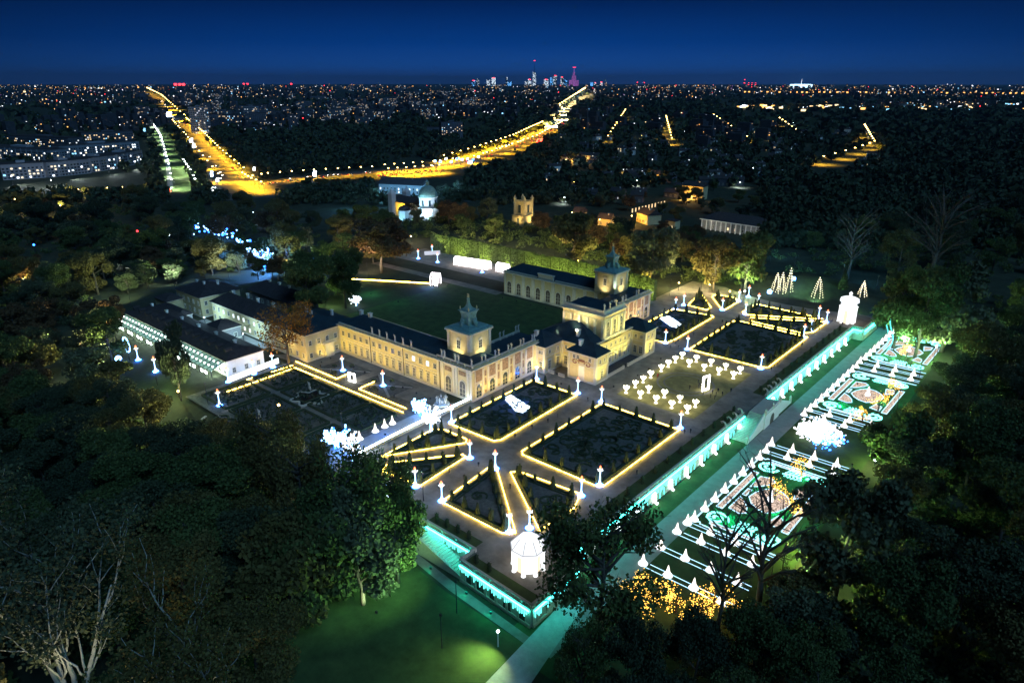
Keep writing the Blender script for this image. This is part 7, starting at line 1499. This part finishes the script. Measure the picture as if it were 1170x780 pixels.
# skyline
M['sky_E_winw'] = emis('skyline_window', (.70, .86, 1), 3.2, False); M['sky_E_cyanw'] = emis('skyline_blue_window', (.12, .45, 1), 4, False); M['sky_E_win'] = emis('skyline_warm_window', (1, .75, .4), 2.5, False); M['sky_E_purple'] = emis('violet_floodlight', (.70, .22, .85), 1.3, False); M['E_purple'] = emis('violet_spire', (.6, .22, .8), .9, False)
def tower_block(px, h, w, label, acc='E_winw', lit=.35, red=True, step=False, spire=0, wall='dconc', base=98.6):
    w = w * 1.6; p = at(px, base); r = thing('skyscraper', label, 'skyscraper', p, math.atan2(CAM[1] - p.y, CAM[0] - p.x) + math.pi / 2); b = MB(); q = random.Random(int(px * 10)); d = w
    prof = [(w, 0, h)] if not step else [(w * 1.7, 0, h * .45), (w * .8, h * .45, h * .78), (w * .4, h * .78, h)]
    for ww, z0, z1 in prof: b.box(-ww / 2, ww / 2, 0, ww, z0, z1)
    b.build('shaft', M[wall], r); wn = MB()
    for ww, z0, z1 in prof:
        n = max(2, int(ww / 22)); kz = max(1, int((z1 - z0) / 24))
        for i in range(n):
            for k in range(kz):
                if q.random() < lit: x = -ww / 2 + ww * (i + .5) / n; z = z0 + (z1 - z0) * (k + .4) / kz; wn.box(x - 7, x + 7, -2.5, -.2, z, z + 10)
    if wn.f: wn.build('lit_floors', M['sky_' + acc], r)
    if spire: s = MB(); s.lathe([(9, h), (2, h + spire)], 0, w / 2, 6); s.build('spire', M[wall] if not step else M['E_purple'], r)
    if red: s = MB(); z = h + spire; s.box(-w * .28, w * .28, -3, 8, z - (10 if not spire else 4), z + 6); s.build('beacon', M['E_red'], r)
SKY = [(541, 225, 85, 'low lit tower leftmost in the skyline', 'E_cyanw', .4, True), (546, 300, 60, 'slim lit tower second from the left in the skyline', 'E_winw', .35, False), (558, 250, 80, 'broad lit tower left in the skyline', 'E_winw', .6, False), (564, 330, 90, 'tower with violet crown left in the skyline', 'E_winw', .7, True), (579, 350, 45, 'slim tower with a needle in the skyline', 'E_winw', .3, False), (583, 180, 110, 'low block with blue light in the skyline', 'E_cyanw', .5, False), (602, 200, 90, 'dark low tower left of the tallest', 'E_winw', .3, False), (605, 270, 70, 'pale lit tower just left of the tallest', 'E_winw', .5, True), (624, 270, 100, 'tower with red sign right of the tallest', 'E_winw', .5, True), (630, 340, 60, 'slim white lit tower in the skyline', 'E_cyanw', .6, False), (634, 420, 80, 'tall dark tower with an orange red top', 'E_winw', .3, True), (642, 360, 60, 'dark tower with slanted lit top', 'E_winw', .4, True), (646, 250, 70, 'bluish tower left of the violet palace tower', 'E_cyanw', .5, False), (676, 150, 60, 'blue lit block right of the skyline', 'E_cyanw', .9, False), (680, 140, 40, 'first low tower right of the violet tower', 'E_winw', .5, True), (687, 160, 50, 'second low tower right of the violet tower', 'E_winw', .5, True), (692, 150, 40, 'third low tower right of the violet tower', 'E_win', .5, False), (728, 150, 40, 'lone tower with red lights right of the skyline', 'E_winw', .2, True), (736, 140, 36, 'second lone tower with red lights right of the skyline', 'E_winw', .2, True)]
for px, h, w, lab, acc, lit, red in SKY: tower_block(px, h * .8, w, lab, acc, lit, red)
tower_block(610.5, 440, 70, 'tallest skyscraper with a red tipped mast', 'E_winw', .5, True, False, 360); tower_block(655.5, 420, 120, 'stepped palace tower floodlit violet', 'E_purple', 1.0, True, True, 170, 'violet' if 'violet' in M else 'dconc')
# power station chimneys and the lit stadium
for px, h, d in ((850, 190, 'tall red lit'), (855, 110, 'short red lit, left'), (859, 110, 'short red lit, middle'), (863, 105, 'short red lit, right')):
    p = at(px, 99.5); t = thing('chimney_stack', '%s chimney of the far power station' % d, 'chimney', p); b = MB(); b.lathe([(22, 0), (13, h)], p.x, p.y, 10); b.build('shaft', M['conc'], t); b = MB(); b.lathe([(15, h * .93), (15, h)], p.x, p.y, 10); b.lathe([(18, h * .5), (18, h * .56)], p.x, p.y, 10); b.build('beacon', M['E_red'], t)
p = at(915, 100.2); t = thing('stadium', 'glowing white blue stadium on the far horizon', 'stadium', p); b = MB(); b.lathe([(230, 0), (250, 70), (190, 76)], p.x, p.y, 24); b.build('bowl', emis('stadium_glow', (.45, .75, 1), 2.2, False), t); b = MB(); b.lathe([(5, 70), (2, 190)], p.x, p.y, 6); b.build('mast', M['E_winw'], t)
# ------------------------------------------------------------------ the far town: boxes with lit windows, too many to count
q = random.Random(77); fc = MB()
def cl(px, py):
    """how thickly the town is built and lit, by direction and distance"""
    v = 0.0
    if py < 112: v = .85
    elif py < 135: v = .55 if px < 560 else .16
    elif py < 165: v = .34 if px < 330 else (.05 if px < 640 else .12)
    else: v = .05 if px < 560 else .08
    if px > 900 and py > 140: v *= .12
    if 560 < px < 1170 and 112 < py < 126: v += .18
    return v
n_ = 0
from mathutils import noise as mnoise
while n_ < 2300:
    px = q.uniform(-10, 1180); py = 96.9 + (q.random() ** 2.2) * 105
    pn_ = at(px, py); vn = mnoise.noise(Vector((pn_.x / 900, pn_.y / 900, 1.7))) + .5 * mnoise.noise(Vector((pn_.x / 300, pn_.y / 300, 4.2)))
    if q.random() > cl(px, py) * max(.01, min(1.6, -.02 + 3.0 * vn)): continue
    p = at(px, py); dist = math.hypot(p.x - CAM[0], p.y - CAM[1])
    if hides(px, py, 24 * 780 / dist, 16 * 780 / dist): continue
    if dist > 26000: continue
    k = dist / 800.0; s = q.uniform(.55, 1.25) * k
    h = min(70, q.uniform(4, 26) + k * 1.5); w = q.uniform(10, 24) + k * 1.4; x, y = p.x, p.y
    fc.box(x - w / 2, x + w / 2, y, y + w * .6, 0, h, 0)
    for j in range(q.choice((1, 1, 2, 3))):
        m_ = q.choices((1, 2, 3, 4, 5, 6, 7, 8), (14, 13, 5, 16, 1, 2, 34, 28))[0]; s2 = s * q.uniform(.35, 1.0) * (1.5 if q.random() < .06 else 1); sx = x + q.uniform(-.45, .45) * w; z = q.uniform(.15, .95) * h
        fc.box(sx - s2 / 2, sx + s2 / 2, y - 1.5, y - .1, max(.2, z - s2 * .35), max(.2, z - s2 * .35) + s2 * .7, m_) if q.random() < .6 else fc.box(x + w / 2 + .1, x + w / 2 + 1.5, y + w * .3 - s2 / 2, y + w * .3 + s2 / 2, max(.2, z - s2 * .35), max(.2, z - s2 * .35) + s2 * .7, m_)
    n_ += 1
# the lit main roads and the harbour glow along the right horizon
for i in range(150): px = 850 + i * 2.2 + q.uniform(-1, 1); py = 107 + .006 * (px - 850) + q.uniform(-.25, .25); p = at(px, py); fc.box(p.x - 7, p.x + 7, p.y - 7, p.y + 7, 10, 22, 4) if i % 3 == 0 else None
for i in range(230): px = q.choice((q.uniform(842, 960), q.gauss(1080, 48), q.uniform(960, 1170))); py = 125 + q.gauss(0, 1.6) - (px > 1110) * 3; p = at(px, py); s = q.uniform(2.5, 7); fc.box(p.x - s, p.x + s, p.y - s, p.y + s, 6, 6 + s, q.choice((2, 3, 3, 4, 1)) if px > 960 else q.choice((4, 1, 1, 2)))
for (px, py) in ((201, 100), (206, 100), (210, 100), (279, 97.6), (283, 97.6), (333, 97.4)): p = at(px, max(98.0, py)); s = 24; fc.box(p.x - s, p.x + s, p.y - s, p.y + s, 40, 90, 6)
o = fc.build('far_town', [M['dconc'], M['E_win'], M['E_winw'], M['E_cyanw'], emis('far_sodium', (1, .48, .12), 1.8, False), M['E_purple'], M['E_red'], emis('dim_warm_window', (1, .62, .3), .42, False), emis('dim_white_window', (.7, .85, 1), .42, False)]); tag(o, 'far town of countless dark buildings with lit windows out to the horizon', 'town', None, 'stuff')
# ------------------------------------------------------------------ far woods and garden trees between the houses: one canopy
rs = np.random.RandomState(5); cen = []; q = random.Random(9)
while len(cen) < 6500:
    px = q.uniform(-30, 1200); py = 103 + (q.random() ** 1.25) * 190
    if py > 235 and px < 870: continue
    if py > 215 and 870 > px > 700: continue
    if px > 870 and py > 285: continue
    p = at(px, py); dist = (p - Vector(CAM)).length
    if hides(px, py, 14 * 780 / dist, 7 * 780 / dist): continue
    if any(math.hypot(px - x, (py - y) * 2.2) < r_ for x, y, r_ in ((268, 206, 30), (240, 207, 14), (276, 220, 24), (200, 205, 18), (470, 199, 40), (480, 222, 30), (598, 240, 16), (836, 262, 40), (455, 222, 26), (740, 245, 26), (790, 232, 16))): continue
    if px < 172 and 150 < py < 206 and q.random() < .85: continue
    if px < 172 and 200 < py < 226: continue
    if 620 < px < 1000 and 128 < py < 236 and q.random() < .4: continue
    if py < 150 and px < 560 and q.random() < .55: continue
    cen.append((p.x, p.y))
cen = np.array(cen); dist = np.hypot(cen[:, 0] - CAM[0], cen[:, 1] - CAM[1]); pts = []; szs = []
for (x, y), d in zip(cen, dist):
    n = 46 if d < 700 else (26 if d < 1500 else 12); R_ = rs.uniform(3.5, 6.5) * (1 if d < 900 else min(3, d / 900)); H = rs.uniform(7, 14)
    u = rs.normal(size=(n, 3)); u /= np.linalg.norm(u, axis=1)[:, None]; r_ = rs.uniform(.5, 1, n)[:, None]; pts.append(np.array([x, y, H * .55]) + u * r_ * np.array([R_, R_, H * .5])); szs.append(np.full(n, R_ * (.26 if d < 700 else .38 if d < 1500 else .6)))
V = np_quads(np.concatenate(pts), np.concatenate(szs), rs); me = quad_mesh('canopy', V, LEAF[3]); o = bpy.data.objects.new('wood_canopy', me); COL.objects.link(o); tag(o, 'dark tree canopy filling the suburbs and parks out to the horizon', 'woodland', None, 'stuff')
# ------------------------------------------------------------------ night air
hz = MB(); hz.box(-64000, 64000, -64000, 64000, -7.5, 760); m = bpy.data.materials.new('night_haze'); m.use_nodes = True; t = m.node_tree; t.nodes.clear()
o_ = t.nodes.new('ShaderNodeOutputMaterial'); v_ = t.nodes.new('ShaderNodeVolumePrincipled'); v_.inputs['Color'].default_value = (.30, .62, 1, 1); v_.inputs['Density'].default_value = 2.4e-5; v_.inputs['Anisotropy'].default_value = .2
t.links.new(v_.outputs[0], o_.inputs['Volume']); o = hz.build('haze', m); tag(o, None, None, None, 'stuff')
